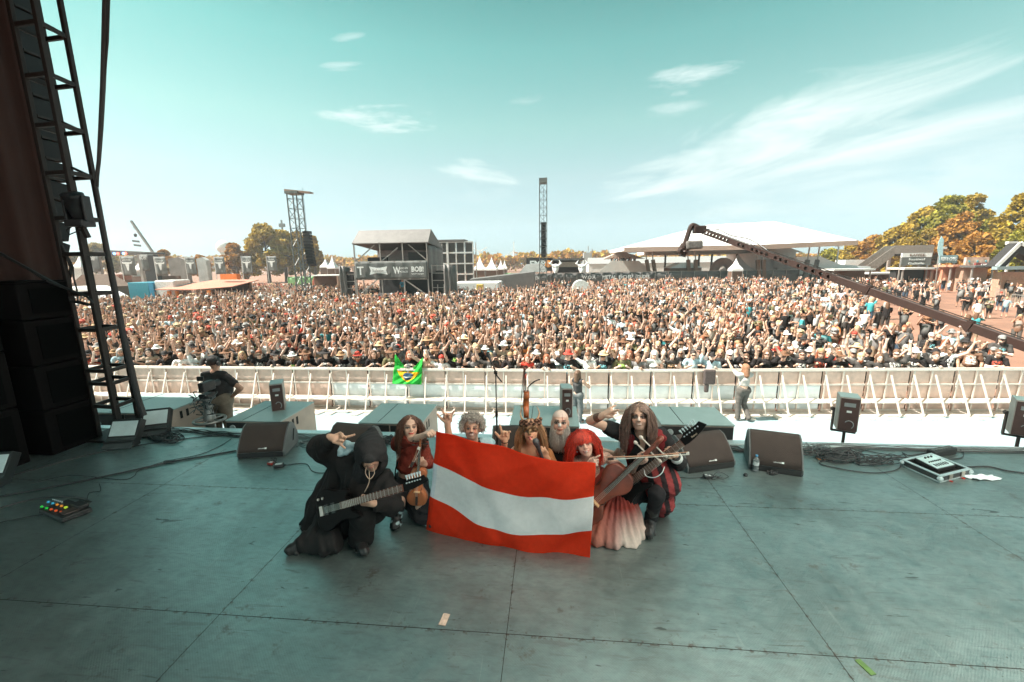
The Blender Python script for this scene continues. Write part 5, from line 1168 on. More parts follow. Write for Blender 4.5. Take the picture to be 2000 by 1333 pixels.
# cello
ca=at(1172,966,3.52); cb=at(1278,868,3.50); u=unit(cb-ca)
fiddle('cello',ca,u,unit(CAMP-ca)+np.array([.1,0,-.1]),.67,'reddish brown cello leaning between the flag and the long haired guitarist','cello',woodr,th=.075,neckL=.34)
bow(at(1183,896,3.33),at(1343,886,3.30),'long cello bow held level across the cello neck by the red haired woman',.0065)
# ---- 7 long haired guitarist
def hands7(S,P): add_hand(S,P['wrL'],unit(at(1194,801,3.6)-P['wrL']),unit(np.array([.1,.2,-.9])),-1,(.03,.98,.98,.1),'out',1.1,.7); add_hand(S,P['wrR'],unit(at(1305,876,3.46)-P['wrR']),unit(np.array([-.2,.7,-.5])),1,(.65,.68,.7,.72),'grip',1.05)
o7,P,c,R,_=person('guit','long haired guitarist squatting at the right, black eye paint, raised horn sign',(.66,.40,.29),hand_fn=hands7,yaw=.05,pitch=-.03,roll=-.07,hs=1.06,face_kw=dict(eyes='dark',teeth=True,lips=(.42,.20,.16),stub=(.30,.19,.15),brow=(.05,.04,.035),extra=lambda q,put:(put((((q[:,0]+.05)/.02)**2+((q[:,2]-.03)/.035)**2<1),(.10,.04,.035),.7),put((np.abs(q[:,0])<.009)&(q[:,2]>-.03)&(q[:,2]<.005),(.75,.66,.6),.7))))
strands(o7,'hair',c,R,1.06,3400,.33,lambda d: d[2]>-.45 and (d[1]<.50 or d[2]>.66),.20,.46,.0023,(.27,.165,.125),.35,41,rad=(.090,.104,.100),out=.26,sweep=lambda d:(np.sign(d[0])*.10,-.05,0),lvar=.22,tipfade=(.20,.12,.10))
def b7(S):
    S.cap(P['pel'],P['che'],.14,.15); S.cap(P['che'],P['nek']-[0,0,.06],.14,.09); S.cap(lerp(P['shL'],P['shR'],.08),lerp(P['shL'],P['shR'],.92),.085,.085)
    S.cap(P['shL'],lerp(P['shL'],P['elL'],.45),.085,.075); S.cap(P['shR'],P['elR'],.080,.070); S.cap(P['elR'],lerp(P['elR'],P['wrR'],.4),.068,.058); S.ell(P['nek']+[0,-.11,-.03],(.045,.09,.10),None,.02,'s')
garment('shirt',o7,P,b7,.007,.04,(.02,.018,.019),.005,15,13)
def b7v(S):
    S.cap(P['shR']+[-.02,-.02,0],P['pel']+[.12,-.02,.1],.088,.10); S.cap(P['shL']+[.05,-.03,-.03],P['pel']+[-.1,0,.1],.075,.10)
garment('red_coat',o7,P,b7v,.007,.03,(.20,.022,.025),.005,16,14,lo=P['pel']-[.3,.35,.1],hi=P['shR']+[.25,.25,.15])
def b7k(S):
    n=at; S.cap(n(1288,915,3.85),n(1300,945,3.7),.13,.13); S.cap(n(1300,945,3.78),n(1297,985,3.72),.10,.09); S.cap(n(1280,930,3.8),n(1290,985,3.85),.14,.12)
garment('coat_skirt',o7,P,b7k,.007,.03,(.30,.05,.05),.006,18,15,lo=P['pel']-[.35,.5,.25],hi=P['pel']+[.4,.3,.35],colfn=lambda v,c_: np.where((np.sin(v[:,0:1]*60+v[:,2:3]*12)>-.1),c_,np.array([.03,.022,.024])))
tro(o7,P,(.02,.018,.02),15); boots(o7,P,top=.45)
MB().tube([P['wrL']-unit(P['wrL']-P['elL'])*.09,P['wrL']-unit(P['wrL']-P['elL'])*.015],[.043,.036],14).build('wrist_band',M('leather_brown',(.14,.07,.045),.6),o7)
MB().tube([P['wrR']-unit(P['wrR']-P['elR'])*.075,P['wrR']-unit(P['wrR']-P['elR'])*.02],[.042,.036],14).build('wrist_band',cabs,o7)
MB().tube([P['wrR']-unit(P['wrR']-P['elR'])*.14,P['wrR']-unit(P['wrR']-P['elR'])*.085],[.055,.05],14).build('white_cuff',white,o7)
A=at(1212,955,3.62); B=at(1334,864,3.44); guitar(A,B,unit(CAMP-(A+B)/2),'black electric guitar with pointed headstock and gold lettering held by the long haired guitarist',flip=1,hs=1.1,letter='Ibanez')
MB().tube(spline([at(1258,918,3.5),at(1262,930,3.45),at(1278,933,3.42),at(1292,925,3.42),at(1298,912,3.45)],6),.004,6).build('cord_ring',alu,o7,smooth=True)
# ------------------------------------------------ flag
def flag(name,TL,TR,BR,BL,colfn,label,mat,nu=90,nv=60,bulge=(0,0,0),top=None,bottom=None,amp=.012,seed=0,th=.0012,left=None):
    """bilinear sheet with wrinkles; top / bottom: sag functions of u (offset vectors)"""
    TL,TR,BR,BL=map(V3,(TL,TR,BR,BL)); X=unit(TR-TL); n=unit(np.cross(X,unit(BL-TL)))
    vs=[];cs=[]
    U=np.linspace(0,1,nu+1); Vv=np.linspace(0,1,nv+1); rr=np.random.RandomState(seed); ph=rr.rand(12)*6.28
    for v in Vv:
        for u in U:
            p=(TL*(1-u)+TR*u)*(1-v)+(BL*(1-u)+BR*u)*v
            if top is not None: p=p+V3(top(u))*(1-v)
            if bottom is not None: p=p+V3(bottom(u))*v
            if left is not None: p=p+V3(left(u,v))
            w=amp*(1.2*math.sin(u*5+v*3+ph[0])+.7*math.sin(u*11-v*6+ph[1])+.5*math.sin(v*13+u*4+ph[2])+.35*math.sin(u*23+v*19+ph[3]))+V3(bulge)@np.array([1,0,0])*math.sin(math.pi*u)*math.sin(math.pi*v)
            cr=.0085*(abs(math.sin(u*7+v*5+ph[4]+1.3*math.sin(v*6)))**.6+.5*abs(math.sin(u*9-v*11+ph[5]))**.7)+.008*abs(math.sin(5*u+9*v*u+ph[6]))+.026*math.exp(-((u-.93+.55*v)/.10)**2)+.02*math.exp(-((u-.10-.5*v)/.07)**2)
            p=p+n*(w+cr); vs.append(p)
    vs=np.array(vs); nn=len(vs); both=np.vstack([vs,vs-n*th]); fs=[];fc=[]
    W1=nu+1
    for s_ in (0,1):
        for j in range(nv):
            for i in range(nu):
                a=s_*nn+j*W1+i; q=(a,a+1,a+W1+1,a+W1); fs.append(q[::-1] if s_ else q); fc.append(colfn((i+.5)/nu,(j+.5)/nv))
    def rim(ids):
        for a,b in zip(ids[:-1],ids[1:]): fs.append((a,b,b+nn,a+nn)); fc.append(colfn(((a%W1)+.5)/W1,min(.999,(a//W1)/nv)))
    rim(list(range(W1))[::-1]); rim([nv*W1+i for i in range(W1)]); rim([j*W1 for j in range(nv+1)]); rim([j*W1+nu for j in range(nv+1)][::-1])
    base=(BL+BR)/2; me=bpy.data.meshes.new(name); me.from_pydata([tuple(q) for q in (both-base).tolist()],[],fs)
    a=me.color_attributes.new('Col','FLOAT_COLOR','CORNER'); buf=[]
    for f_,cc in zip(fs,fc): buf+= list(tuple(cc)+(1,))*len(f_)
    a.data.foreach_set('color',buf); me.polygons.foreach_set('use_smooth',[True]*len(me.polygons)); me.materials.append(mat)
    o=link_mesh(name,me,None,base); return tag(o,label,'flag')
def flagmat():
    m=M('flag_cloth',attr='Col',rough=.75,var=.05,scale=25,bump=.12,bscale=600,spec=.2,trans=.55); return m
RED=(.90,.07,.022); WH=(.94,.95,.95)
fm=flagmat()
TL,TR,BR,BL=at(852,842,3.33),at(1164,908,3.30),at(1152,1111,3.11),at(832,1036,3.44)
def topf(u): return np.array([0,-.02*math.sin(math.pi*u),-.045*math.sin(math.pi*u)**.8])
def botf(u): return np.array([0,-.06*math.sin(math.pi*min(1,u*1.1)),-.14*math.sin(math.pi*u)**.75*(1-.25*u)-.02*math.sin(math.pi*2*u)])
def fcol(u,v):
    if u<.022 : return tuple(np.array(RED if (v<1/3 or v>2/3) else WH)*[.9,.95,1.0])
    return RED if (v<1/3 or v>2/3) else WH
def fleft(u,v): return np.array([0,0,-.05*math.sin(math.pi*v)*math.sin(math.pi*u)*.6+.02*math.sin(6.28*u+1)*math.sin(math.pi*v)])
flag('austrian_flag',TL,TR,BR,BL,fcol,'large red white red striped flag held in front of the kneeling band',fm,120,81,top=topf,bottom=botf,amp=.019,seed=4,left=fleft)
# ================================================================== CROWD
def crowd_mat(name,rough,printm=False):
    m=bpy.data.materials.new(name); m.use_nodes=True; nt=m.node_tree; N=nt.nodes; L=nt.links; b=N['Principled BSDF']; b.inputs['Roughness'].default_value=rough; b.inputs['Specular IOR Level'].default_value=.3
    oi=N.new('ShaderNodeObjectInfo'); at_=N.new('ShaderNodeAttribute'); at_.attribute_name='Col'; tc=N.new('ShaderNodeTexCoord')
    no=N.new('ShaderNodeTexNoise'); no.inputs['Scale'].default_value=14; no.inputs['Detail'].default_value=4; L.new(tc.outputs['Object'],no.inputs[0])
    mr=N.new('ShaderNodeMapRange'); mr.inputs[1].default_value=.3; mr.inputs[2].default_value=.7; mr.inputs[3].default_value=.8; mr.inputs[4].default_value=1.2; L.new(no.outputs[0],mr.inputs[0])
    sc=N.new('ShaderNodeVectorMath'); sc.operation='SCALE'; L.new(mr.outputs[0],sc.inputs[3])
    if printm:
        n2=N.new('ShaderNodeTexNoise'); n2.noise_dimensions='4D'; n2.inputs['Scale'].default_value=26; n2.inputs['Detail'].default_value=3; L.new(tc.outputs['Object'],n2.inputs['Vector']); 
        mw=N.new('ShaderNodeMath'); mw.operation='MULTIPLY'; mw.inputs[1].default_value=50; L.new(oi.outputs['Random'],mw.inputs[0]); L.new(mw.outputs[0],n2.inputs['W'])
        th=N.new('ShaderNodeMath'); th.operation='GREATER_THAN'; th.inputs[1].default_value=.5; L.new(n2.outputs[0],th.inputs[0])
        sp=N.new('ShaderNodeSeparateXYZ'); L.new(at_.outputs['Vector'],sp.inputs[0]); mu=N.new('ShaderNodeMath'); mu.operation='MULTIPLY'; L.new(th.outputs[0],mu.inputs[0]); L.new(sp.outputs[0],mu.inputs[1])
        ra=N.new('ShaderNodeValToRGB'); ra.color_ramp.interpolation='CONSTANT'; es=ra.color_ramp.elements; es[0].color=(.6,.6,.56,1); es[0].position=0
        es[1].position=.4; es[1].color=(.35,.36,.36,1)
        for p,c in ((.55,(.02,.02,.02,1)),(.72,(.5,.3,.16,1)),(.82,(.16,.42,.46,1)),(.9,(.5,.09,.05,1)),(.95,(.3,.55,.12,1))): e=es.new(p); e.color=c
        L.new(oi.outputs['Random'],ra.inputs[0]); mx=N.new('ShaderNodeMix'); mx.data_type='RGBA'; L.new(mu.outputs[0],mx.inputs[0]); L.new(oi.outputs['Color'],mx.inputs[6]); L.new(ra.outputs[0],mx.inputs[7]); L.new(mx.outputs[2],sc.inputs[0])
    else:
        mm=N.new('ShaderNodeVectorMath'); mm.operation='MULTIPLY'; L.new(at_.outputs['Color'],mm.inputs[0]); L.new(oi.outputs['Color'],mm.inputs[1]); L.new(mm.outputs[0],sc.inputs[0])
    L.new(sc.outputs[0],b.inputs['Base Color']); return m
cskin=crowd_mat('crowd_skin',.5); cshirt=crowd_mat('crowd_shirt',.85,True); ccloth=crowd_mat('crowd_cloth',.8); chair_=crowd_mat('crowd_hair',.6)
ARM={'up':((.27,-.06,1.67),(.25,-.13,1.92)),'bent':((.33,-.04,1.60),(.20,-.14,1.83)),'fist':((.31,-.14,1.42),(.25,-.24,1.66)),'rest':((.27,-.10,1.18),(.12,-.34,1.335)),'down':((.28,.02,1.14),(.26,-.10,.90)),'hip':((.42,.04,1.17),(.19,-.05,1.0)),'wide':((.38,-.06,1.55),(.46,-.10,1.82)),'phone':((.20,-.26,1.34),(.07,-.36,1.57)),'cross':((.25,-.14,1.16),(-.02,-.24,1.22))}
def stand_joints(l,r,fat=1.0,lean=0.0,legs=None):
    J=dict(hd=V3((0,-.03-lean,1.615)),nek=V3((0,-.01-lean*.9,1.47)),che=V3((0,-lean*.6,1.27)),pel=V3((0,0,.98)),shL=V3((-.185,-lean*.8,1.415)),shR=V3((.185,-lean*.8,1.415)),hpL=V3((-.09,0,.94)),hpR=V3((.09,0,.94)),knL=V3((-.11,-.03,.50)),knR=V3((.11,-.03,.50)),anL=V3((-.12,.02,.09)),anR=V3((.12,.02,.09)),toL=V3((-.14,-.12,.04)),toR=V3((.14,-.12,.04)))
    for s_,k,sg in (('L',l,-1),('R',r,1)):
        e,w=ARM[k]; J['el'+s_]=V3((e[0]*sg,e[1],e[2])); J['wr'+s_]=V3((w[0]*sg,w[1],w[2]))
    if legs: J.update({k:V3(v) for k,v in legs.items()})
    return J
def small_hand(S,w,d,horn,h):
    d=unit(d); S.cap(w,w+d*.085,max(.030,h*.8),max(.034,h*.8)); x=unit(np.cross(d,[0,1,0.01]))
    if horn:
        S.cap(w+d*.08+x*.028,w+d*.165+x*.036,max(.011,h*.62),max(.010,h*.6),.01); S.cap(w+d*.08-x*.028,w+d*.155-x*.036,max(.011,h*.62),max(.010,h*.6),.01)
def person_meshes(J,h,fat,female,horn,shades,skirt=False,shorts=True,sleeve='short',F=None,beltz=.93):
    out={}; R=F if F is not None else frame((0,-1,.05))
    lo,hi=bounds(J,.16); lo[2]=-.02; S=SDF(lo,hi,h,.02); add_body(S,J,female,arm=1.1); add_head(S,J['hd'],R,1.03,female)
    for s_ in 'LR': small_hand(S,J['wr'+s_],J['wr'+s_]-J['el'+s_],horn and J['wr'+s_][2]>1.5,h)
    v,f=S.mesh(); col=facepaint(v,J['hd'],R,1.03,(1,1,1),lips=(.75,.45,.42),brow=(.25,.18,.14),eyes='smoky'); 
    if shades:
        q=((v-J['hd'])@R)/1.03; m=(np.abs(q[:,2]-.003)<.018)&(np.abs(q[:,0])<.06)&(q[:,1]>.03); col[m]=(.05,.04,.04)
    out['body']=(v,f,col)
    T=1.0 if not female else .93
    S=SDF(lo,hi,h,.04)
    S.cap(J['pel']+[0,-.02*fat,.02],J['che'],.135*fat*T,.145*(fat*.5+.5)*T); S.cap(J['che'],J['nek']-[0,0,.06],.13*T,.09); S.cap(lerp(J['shL'],J['shR'],.12),lerp(J['shL'],J['shR'],.88),.080,.080); 
    if fat>1.12: S.ell(J['pel']+[0,-.09,.13],(.16*fat,.13*fat,.16))
    if female: S.ell(J['che']+[0,-.10,.03],(.12,.06,.06))
    if sleeve=='short':
        for s_ in 'LR': S.cap(J['sh'+s_],lerp(J['sh'+s_],J['el'+s_],.62),.073,.066,.03)
    S.wrinkle(.004,16,7); S.f=np.maximum(S.f,(beltz-.02-S.ax[2][None,None,:]).astype(np.float32)+0*S.f)
    v,f=S.mesh(); c=np.zeros((len(v),3)); m=(v[:,1]<J['che'][1]-.07)&(np.abs(v[:,0])<.12)&(v[:,2]>J['pel'][2]+.13)&(v[:,2]<J['che'][2]+.10); c[m]=1; out['shirt']=(v,f,c)
    S=SDF(lo,hi,h,.03); S.cap(J['hpL'],J['hpR'],.13*fat,.13*fat)
    if skirt: S.cap(J['pel'],lerp(J['knL'],J['knR'],.5)+[0,0,.12],.15,.20)
    e=1.0 if not shorts else .0
    for s_ in 'LR':
        S.cap(J['hp'+s_],lerp(J['hp'+s_],J['kn'+s_],1),.105*fat,.078)
        if not shorts: S.cap(J['kn'+s_],J['an'+s_]+[0,0,.02],.076,.068)
    S.wrinkle(.003,18,4); v,f=S.mesh(); out['trousers']=(v,f,np.ones((len(v),3)))
    S=SDF(np.minimum(J['anL'],J['toL'])-.1,np.maximum(J['anR'],J['toR'])+.12,max(.014,h*.7),.02) if J['anL'][2]<.2 else None
    if S is not None:
        S.lo[2]=-.02
        for s_ in 'LR': S.cap(J['an'+s_],J['to'+s_],.052,.046); S.cap(J['an'+s_],J['an'+s_]+[0,0,.08],.055,.055)
        v,f=S.mesh(); out['shoes']=(v,f,np.ones((len(v),3))*.05)
    return out
def me_of(name,vfc,mat):
    v,f,c=vfc; me=bpy.data.meshes.new(name); n=len(f); me.vertices.add(len(v)); me.vertices.foreach_set('co',v.astype(np.float32).ravel()); me.loops.add(n*4); me.loops.foreach_set('vertex_index',f.astype(np.int32).ravel()); me.polygons.add(n); me.polygons.foreach_set('loop_start',np.arange(0,n*4,4,dtype=np.int32)); me.polygons.foreach_set('loop_total',np.full(n,4,dtype=np.int32)); me.update(calc_edges=True)
    a=me.color_attributes.new('Col','FLOAT_COLOR','POINT'); cc=np.ones((len(v),4),np.float32); cc[:,:3]=c; a.data.foreach_set('color',cc.ravel()); me.polygons.foreach_set('use_smooth',np.ones(n,bool)); me.materials.append(mat); return me
def head_item(kind,h=.013,hd=(0,-.03,1.615)):
    hd=V3(hd); S=SDF(hd-[.3,.3,.45],hd+[.3,.3,.28],h,.012); c=hd+[0,.014,.03]
    if kind=='cap': S.ell(c+[0,0,.04],(.092,.11,.085)); S.ell(c+[0,-.0,-.08],(.15,.15,.085),None,.005,'s'); S.ell(c+[0,-.125,.022],(.065,.075,.013),None,.01)
    if kind=='bucket': S.cap(c+[0,0,.06],c+[0,0,.075],.098,.085); S.box(c+[0,0,-.1],(.2,.2,.13),None,.01,.005,'s'); S.ell(c+[0,-.0,.025],(.155,.165,.022),None,.01)
    if kind=='straw': S.cap(c+[0,0,.07],c+[0,0,.10],.092,.075); S.box(c+[0,0,-.1],(.2,.2,.13),None,.01,.005,'s'); S.ell(c+[0,-.01,.035],(.19,.205,.02),None,.01)
    if kind=='bandana': S.ell(c+[0,0,.035],(.088,.107,.088)); S.ell(c+[0,-.03,-.10],(.15,.15,.11),None,.005,'s'); S.cap(c+[.02,.1,.0],c+[.04,.15,-.06],.02,.012)
    if kind=='short': S.ell(c+[0,.01,.025],(.087,.104,.092)); S.ell(c+[0,-.115,-.06],(.085,.085,.10),None,.01,'s'); S.ell(c+[0,-.02,-.13],(.15,.15,.10),None,.01,'s'); S.wrinkle(.003,90,1)
    if kind=='long': S.ell(c+[0,.015,.02],(.094,.108,.094)); S.cap(c+[0,.06,0],c+[0,.09,-.22],.09,.08,.03); S.cap(c+[.075,.02,-.03],c+[.10,.0,-.24],.035,.03,.03); S.cap(c+[-.075,.02,-.03],c+[-.10,.0,-.24],.035,.03,.03); S.ell(c+[0,-.12,-.08],(.066,.09,.14),None,.01,'s'); S.wrinkle(.004,70,2)
    if kind=='beard': S.ell(hd+[0,-.055,-.10],(.058,.045,.06)); S.cap(hd+[0,-.065,-.1],hd+[0,-.06,-.17],.045,.02); S.ell(hd+[0,-.09,-.035],(.05,.04,.035),None,.008,'s'); S.wrinkle(.003,90,3)
    return S.mesh()
ITEMS={}
for k in ('cap','bucket','straw','bandana','short','long','beard'):
    v,f=head_item(k); ITEMS[k]=me_of({'cap':'cap','bucket':'hat','straw':'hat','bandana':'bandana','short':'hair','long':'hair','beard':'beard'}[k],(v,f,np.ones((len(v),3))),chair_ if k in('short','long','beard') else ccloth)
VAR=[]
cr=random.Random(11)
vdefs=[('up','up',1.0,0,1),('up','down',1.15,0,1),('down','up',.95,1,1),('bent','bent',1.0,0,0),('wide','up',1.2,0,1),('fist','fist',1.0,1,0),('fist','down',1.1,0,1),('down','fist',1.25,0,0),('phone','phone',1.0,1,0),('down','down',1.2,0,0),('cross','cross',1.1,0,0),('up','bent',.95,1,0),('down','wide',1.0,0,1),('bent','down',1.05,1,1)]
rdefs=[('rest','rest',1.0,0,0),('rest','rest',1.25,0,0),('rest','up',1.1,0,1),('fist','rest',1.0,1,0),('rest','bent',1.0,1,0),('wide','rest',1.15,0,1),('up','up',1.05,0,1),('rest','rest',.95,1,0)]
for i,(l,r_,fat,fem,horn) in enumerate(vdefs+rdefs):
    J=stand_joints(l,r_,fat,.10 if i>=len(vdefs) else .03*(i%3)); pm=person_meshes(J,.020,fat,bool(fem),bool(horn),i%2==0,shorts=(i%3!=0),sleeve='none' if i%5==2 else 'short')
    VAR.append(dict(l=l,r=r_,fem=fem,fat=fat,sh=i%2==0,me={k:me_of({'body':'person'}.get(k,k),v,{'body':cskin,'shirt':cshirt}.get(k,ccloth)) for k,v in pm.items()},sl=i%5!=2,hd=J['hd']))
SHIRTS=[('black',(.018,.015,.015),54),('charcoal',(.06,.054,.05),20),('grey',(.18,.17,.165),8),('white',(.78,.78,.75),13),('pale blue',(.36,.50,.55),2),('red',(.55,.07,.04),2),('brown',(.20,.11,.07),5),('teal',(.05,.28,.30),1),('olive',(.15,.14,.07),3),('orange',(.62,.20,.06),1),('sand',(.45,.33,.24),5)]
HATC=[('black',(.03,.025,.025)),('black',(.03,.025,.025)),('brown',(.18,.09,.05)),('black',(.028,.024,.024)),('white',(.74,.72,.69)),('white',(.72,.71,.68)),('straw coloured',(.58,.42,.24)),('grey',(.25,.24,.23)),('brown',(.22,.11,.06)),('red',(.5,.06,.04)),('tan',(.36,.22,.12))]
HAIRC=[('dark',(.05,.035,.03)),('brown',(.14,.075,.045)),('blond',(.45,.30,.17)),('grey',(.38,.35,.32)),('auburn',(.30,.10,.05))]
def wpick(R_,L): 
    t=sum(x[2] for x in L); q=R_.random()*t
    for x in L:
        q-=x[2]
        if q<=0: return x
    return L[0]
ARMW={'up':'raised straight','bent':'bent over the head','fist':'bent at the chest','rest':'on the barrier','down':'hanging','hip':'on the hip','wide':'raised wide','phone':'lifted to the face','cross':'folded'}
def part_copy(me,parent,colr,name=None):
    o=bpy.data.objects.new(name or me.name,me); SC.collection.objects.link(o); o.parent=parent; o.color=tuple(colr)+(1,); return o
def spectator(v,x,y,z,rot,scale,R_,label,group,shirt=None,hat=None,nolegs=False):
    o=bpy.data.objects.new('person',v['me']['body']); SC.collection.objects.link(o); o.location=(x,y,z); o.rotation_euler=(0,0,rot); o.scale=(scale,)*3
    tone=R_.choice([(.68,.43,.32),(.74,.49,.38),(.62,.37,.27),(.76,.53,.42),(.54,.31,.21)]); o.color=tone+(1,)
    sh=shirt or wpick(R_,SHIRTS)
    bare=(R_.random()<.05 and not v['fem'])
    if not bare: part_copy(v['me']['shirt'],o,sh[1])
    part_copy(v['me']['trousers'],o,R_.choice([(.03,.028,.03),(.06,.055,.05),(.12,.11,.10),(.05,.08,.12),(.22,.17,.12)]))
    if 'shoes' in v['me']: part_copy(v['me']['shoes'],o,(1,1,1))
    hc=R_.choice(HAIRC); long_=v['fem'] or R_.random()<.3; hk=None; lab=''
    def item(k,colr):
        ob=part_copy(ITEMS[k],o,colr); d=v['hd']-V3((0,-.03,1.615)); ob.location=tuple(d); return ob
    if R_.random()<.85: item('long' if long_ else 'short',hc[1]); hairw=('long ' if long_ else 'short ')+hc[0]+' hair'
    else: hairw='bald head'
    q=R_.random()
    if hat or q<.52:
        hk=hat or R_.choice(['cap','cap','bucket','bucket','straw','bandana']); hcx=HATC[2] if (hk=='straw' and R_.random()<.6) else R_.choice(HATC); item(hk,hcx[1]); hairw=hcx[0]+' '+{'cap':'cap','bucket':'bucket hat','straw':'brimmed hat','bandana':'bandana'}[hk]
    if not v['fem'] and R_.random()<.4: item('beard',hc[1])
    sw='bare chest' if bare else sh[0]+(' t-shirt' if v['sl'] else ' sleeveless top')
    o['_d']=(sw,hairw)
    tag(o,label(sw,hairw,v),'person',group); del o['_d']; return o
ROWN=['front','second','third','fourth','fifth','sixth','seventh']
cands=[]
row=0; cnt=0
R1=random.Random(5)
YB=lambda x: 12.0 if x<1 else 12.0+(x-1)*(.85/15.5)
def xlim(Y): return at(150,640,Y)[0],at(2012,640,Y)[0]
PALL=[]
for row in range(7):
    dy=[.40,1.0,1.6,2.22,2.85,3.5,4.15][row]; x0,x1=xlim(12+dy); x=x0+R1.random()*.3; k=0
    while x<x1:
        y=YB(x)+dy+(R1.uniform(-.06,.06) if row==0 else R1.uniform(-.13,.13)); px_=x
        skip=False
        if row==0 and 11.7<x<12.9: skip=True
        if row>0 and x>9.5 and R1.random()<.25+.05*row: skip=True
        if row>0 and R1.random()<.02: skip=True
        if not skip:
            PALL.append((row,x,y))
        x+=R1.uniform(.50,.70) if row else R1.uniform(.47,.64)
bynrow={}
for row,x,y in PALL: bynrow.setdefault(row,[]).append((x,y))
nt_=0
for row in sorted(bynrow):
    L_=bynrow[row]
    for k,(x,y) in enumerate(L_):
        if nt_>=300: break
        pool=VAR[len(vdefs):] if row==0 else VAR[:len(vdefs)]
        if row>0:
            up=R1.random()<(.6 if x<8 else .35); pool=[v for v in pool if (('up' in (v['l'],v['r']) or 'wide' in (v['l'],v['r']) or 'bent' in (v['l'],v['r']))==up)]
        v=R1.choice(pool)
        rot=math.atan2(x,y)*-.85+R1.uniform(-.25,.25)*(1 if row else .5)
        sc=R1.uniform(.93,1.06)*(.96 if v['fem'] else 1)
        if row==0: sc=R1.uniform(.95,1.04)
        def lab(sw,hw,v,row=row,k=k):
            a=ARMW[v['l']] if v['l']==v['r'] else ARMW[v['r']]
            return f"{sw}, {hw}, {'arms' if v['l']==v['r'] else 'one arm'} {a}, {ordw(k)} from left, {ROWN[row]} row".replace('bent at the chest','bent').replace('bent over the head','overhead').replace('lifted to the face','at face').replace('on the barrier','on barrier')
        shirt=None
        if row==0 and abs(x-(-.45))<.3: shirt=('red',(.6,.05,.03),1)
        spectator(v,x,y,GZ,rot,sc,R1,lab,'spectators packed behind the crowd barrier',shirt=shirt); nt_+=1
# ---------------------------------------------------------------- far crowd (beyond 300: one object)
def lowpoly(l,r_,fat,hat,hair,fem,rng):
    V=[];F=[];C=[]   # C: part ids 0 skin 1 shirt 2 trousers 3 hair 4 hat 5 shoe 6 shades
    def tube(pts,rx,ry,n,ids):
        b=len(V)
        for i,p in enumerate(pts):
            p=V3(p); 
            if i==0: t=V3(pts[1])-p
            elif i==len(pts)-1: t=p-V3(pts[i-1])
            else: t=V3(pts[i+1])-V3(pts[i-1])
            t=unit(t); u=unit(np.cross(t,[0,1,0])) if abs(t[1])<.95 else np.array([1.,0,0]); w=np.cross(t,u)
            for k in range(n):
                a=2*math.pi*(k+.5)/n; V.append(p+u*math.cos(a)*rx[i]+w*math.sin(a)*ry[i]); C.append(ids[i])
        for i in range(len(pts)-1):
            for k in range(n): F.append((b+i*n+k,b+i*n+(k+1)%n,b+(i+1)*n+(k+1)%n,b+(i+1)*n+k))
    J=stand_joints(l,r_)
    f=fat
    tube([(0,0,.86),(0,-.02*f,1.0),(0,-.01,1.2),(0,0,1.36),(0,0,1.45),(0,-.01,1.49)],[.15*f,.17*f,.17,.205,.15,.05],[.12*f,.15*f,.13,.12,.09,.05],8,[1,1,1,1,1,0])
    tube([(0,-.01,1.46),(0,-.04,1.51),(0,-.04,1.56),(0,-.035,1.62),(0,-.03,1.68),(0,-.03,1.735),(0,-.03,1.745)],[.045,.055,.075,.082,.080,.05,.01],[.045,.075,.095,.10,.10,.06,.01],8,[0,0,0,0,3,3,3])
    for s_ in 'LR':
        tube([J['sh'+s_],lerp(J['sh'+s_],J['el'+s_],.6),J['el'+s_],J['wr'+s_],J['wr'+s_]+unit(J['wr'+s_]-J['el'+s_])*.06,J['wr'+s_]+unit(J['wr'+s_]-J['el'+s_])*.13],[.07,.065,.042,.030,.042,.02],[.07,.065,.042,.030,.03,.015],5,[1,1,0,0,0,0])
        tube([J['hp'+s_]+[0,0,.02],J['kn'+s_],lerp(J['kn'+s_],J['an'+s_],.4),J['an'+s_],J['to'+s_]],[.11*f,.075,.055,.045,.05],[.11*f,.075,.055,.05,.03],5,[2,2,0,0,5])
    if hair: tube([(0,.0,1.70),(0,.05,1.62),(0,.07,1.48),(0,.08,1.34)],[.07,.095,.105,.06],[.09,.07,.05,.03],6,[3,3,3,3])
    if hat: tube([(0,-.04,1.66),(0,-.035,1.655),(0,-.03,1.70),(0,-.03,1.765),(0,-.03,1.775)],[.16 if hat>1 else .10,.16 if hat>1 else .10,.093,.075,.01],[.17 if hat>1 else .14,.17 if hat>1 else .13,.105,.08,.01],7,[4,4,4,4,4])
    V=np.array(V); C=np.array(C)
    # shades across the face
    return V,np.array(F),C
rng=random.Random(3)
LP=[]
for i in range(30):
    l,r_,fat,fem,_=vdefs[i%len(vdefs)]
    LP.append((lowpoly(l,r_,fat*rng.uniform(.9,1.1),[0,1,2][i%3] if i%2 else 0,fem or i%4==0,fem,rng),l,r_))
def dens(px,Y):
    d=1.0
    if px<330: ymax=39
    elif px<480: ymax=39+(px-330)*.10
    elif px<1180: ymax=64
    else: ymax=74
    if Y>ymax: d=.22 if (395<px<600 and Y<74) else 0
    if Y>30: d*=.85
    if px>1500 and Y>17:
        d*=max(.2,1-(px-1500)/330)
        if Y>50: d=max(d,.55)
    if px>1250: d*=.78
    return d
EXCL=[(-22.5,-10.6,39.5,50),(-10.6,1.5,49.5,57.5),(1.0,4.3,49.5,56)]
Vs=[];Fs=[];Cs=[];nb_=0;np_=0; placed=0; off=0
prng=np.random.RandomState(9)
Y=16.75
far_pts=[]
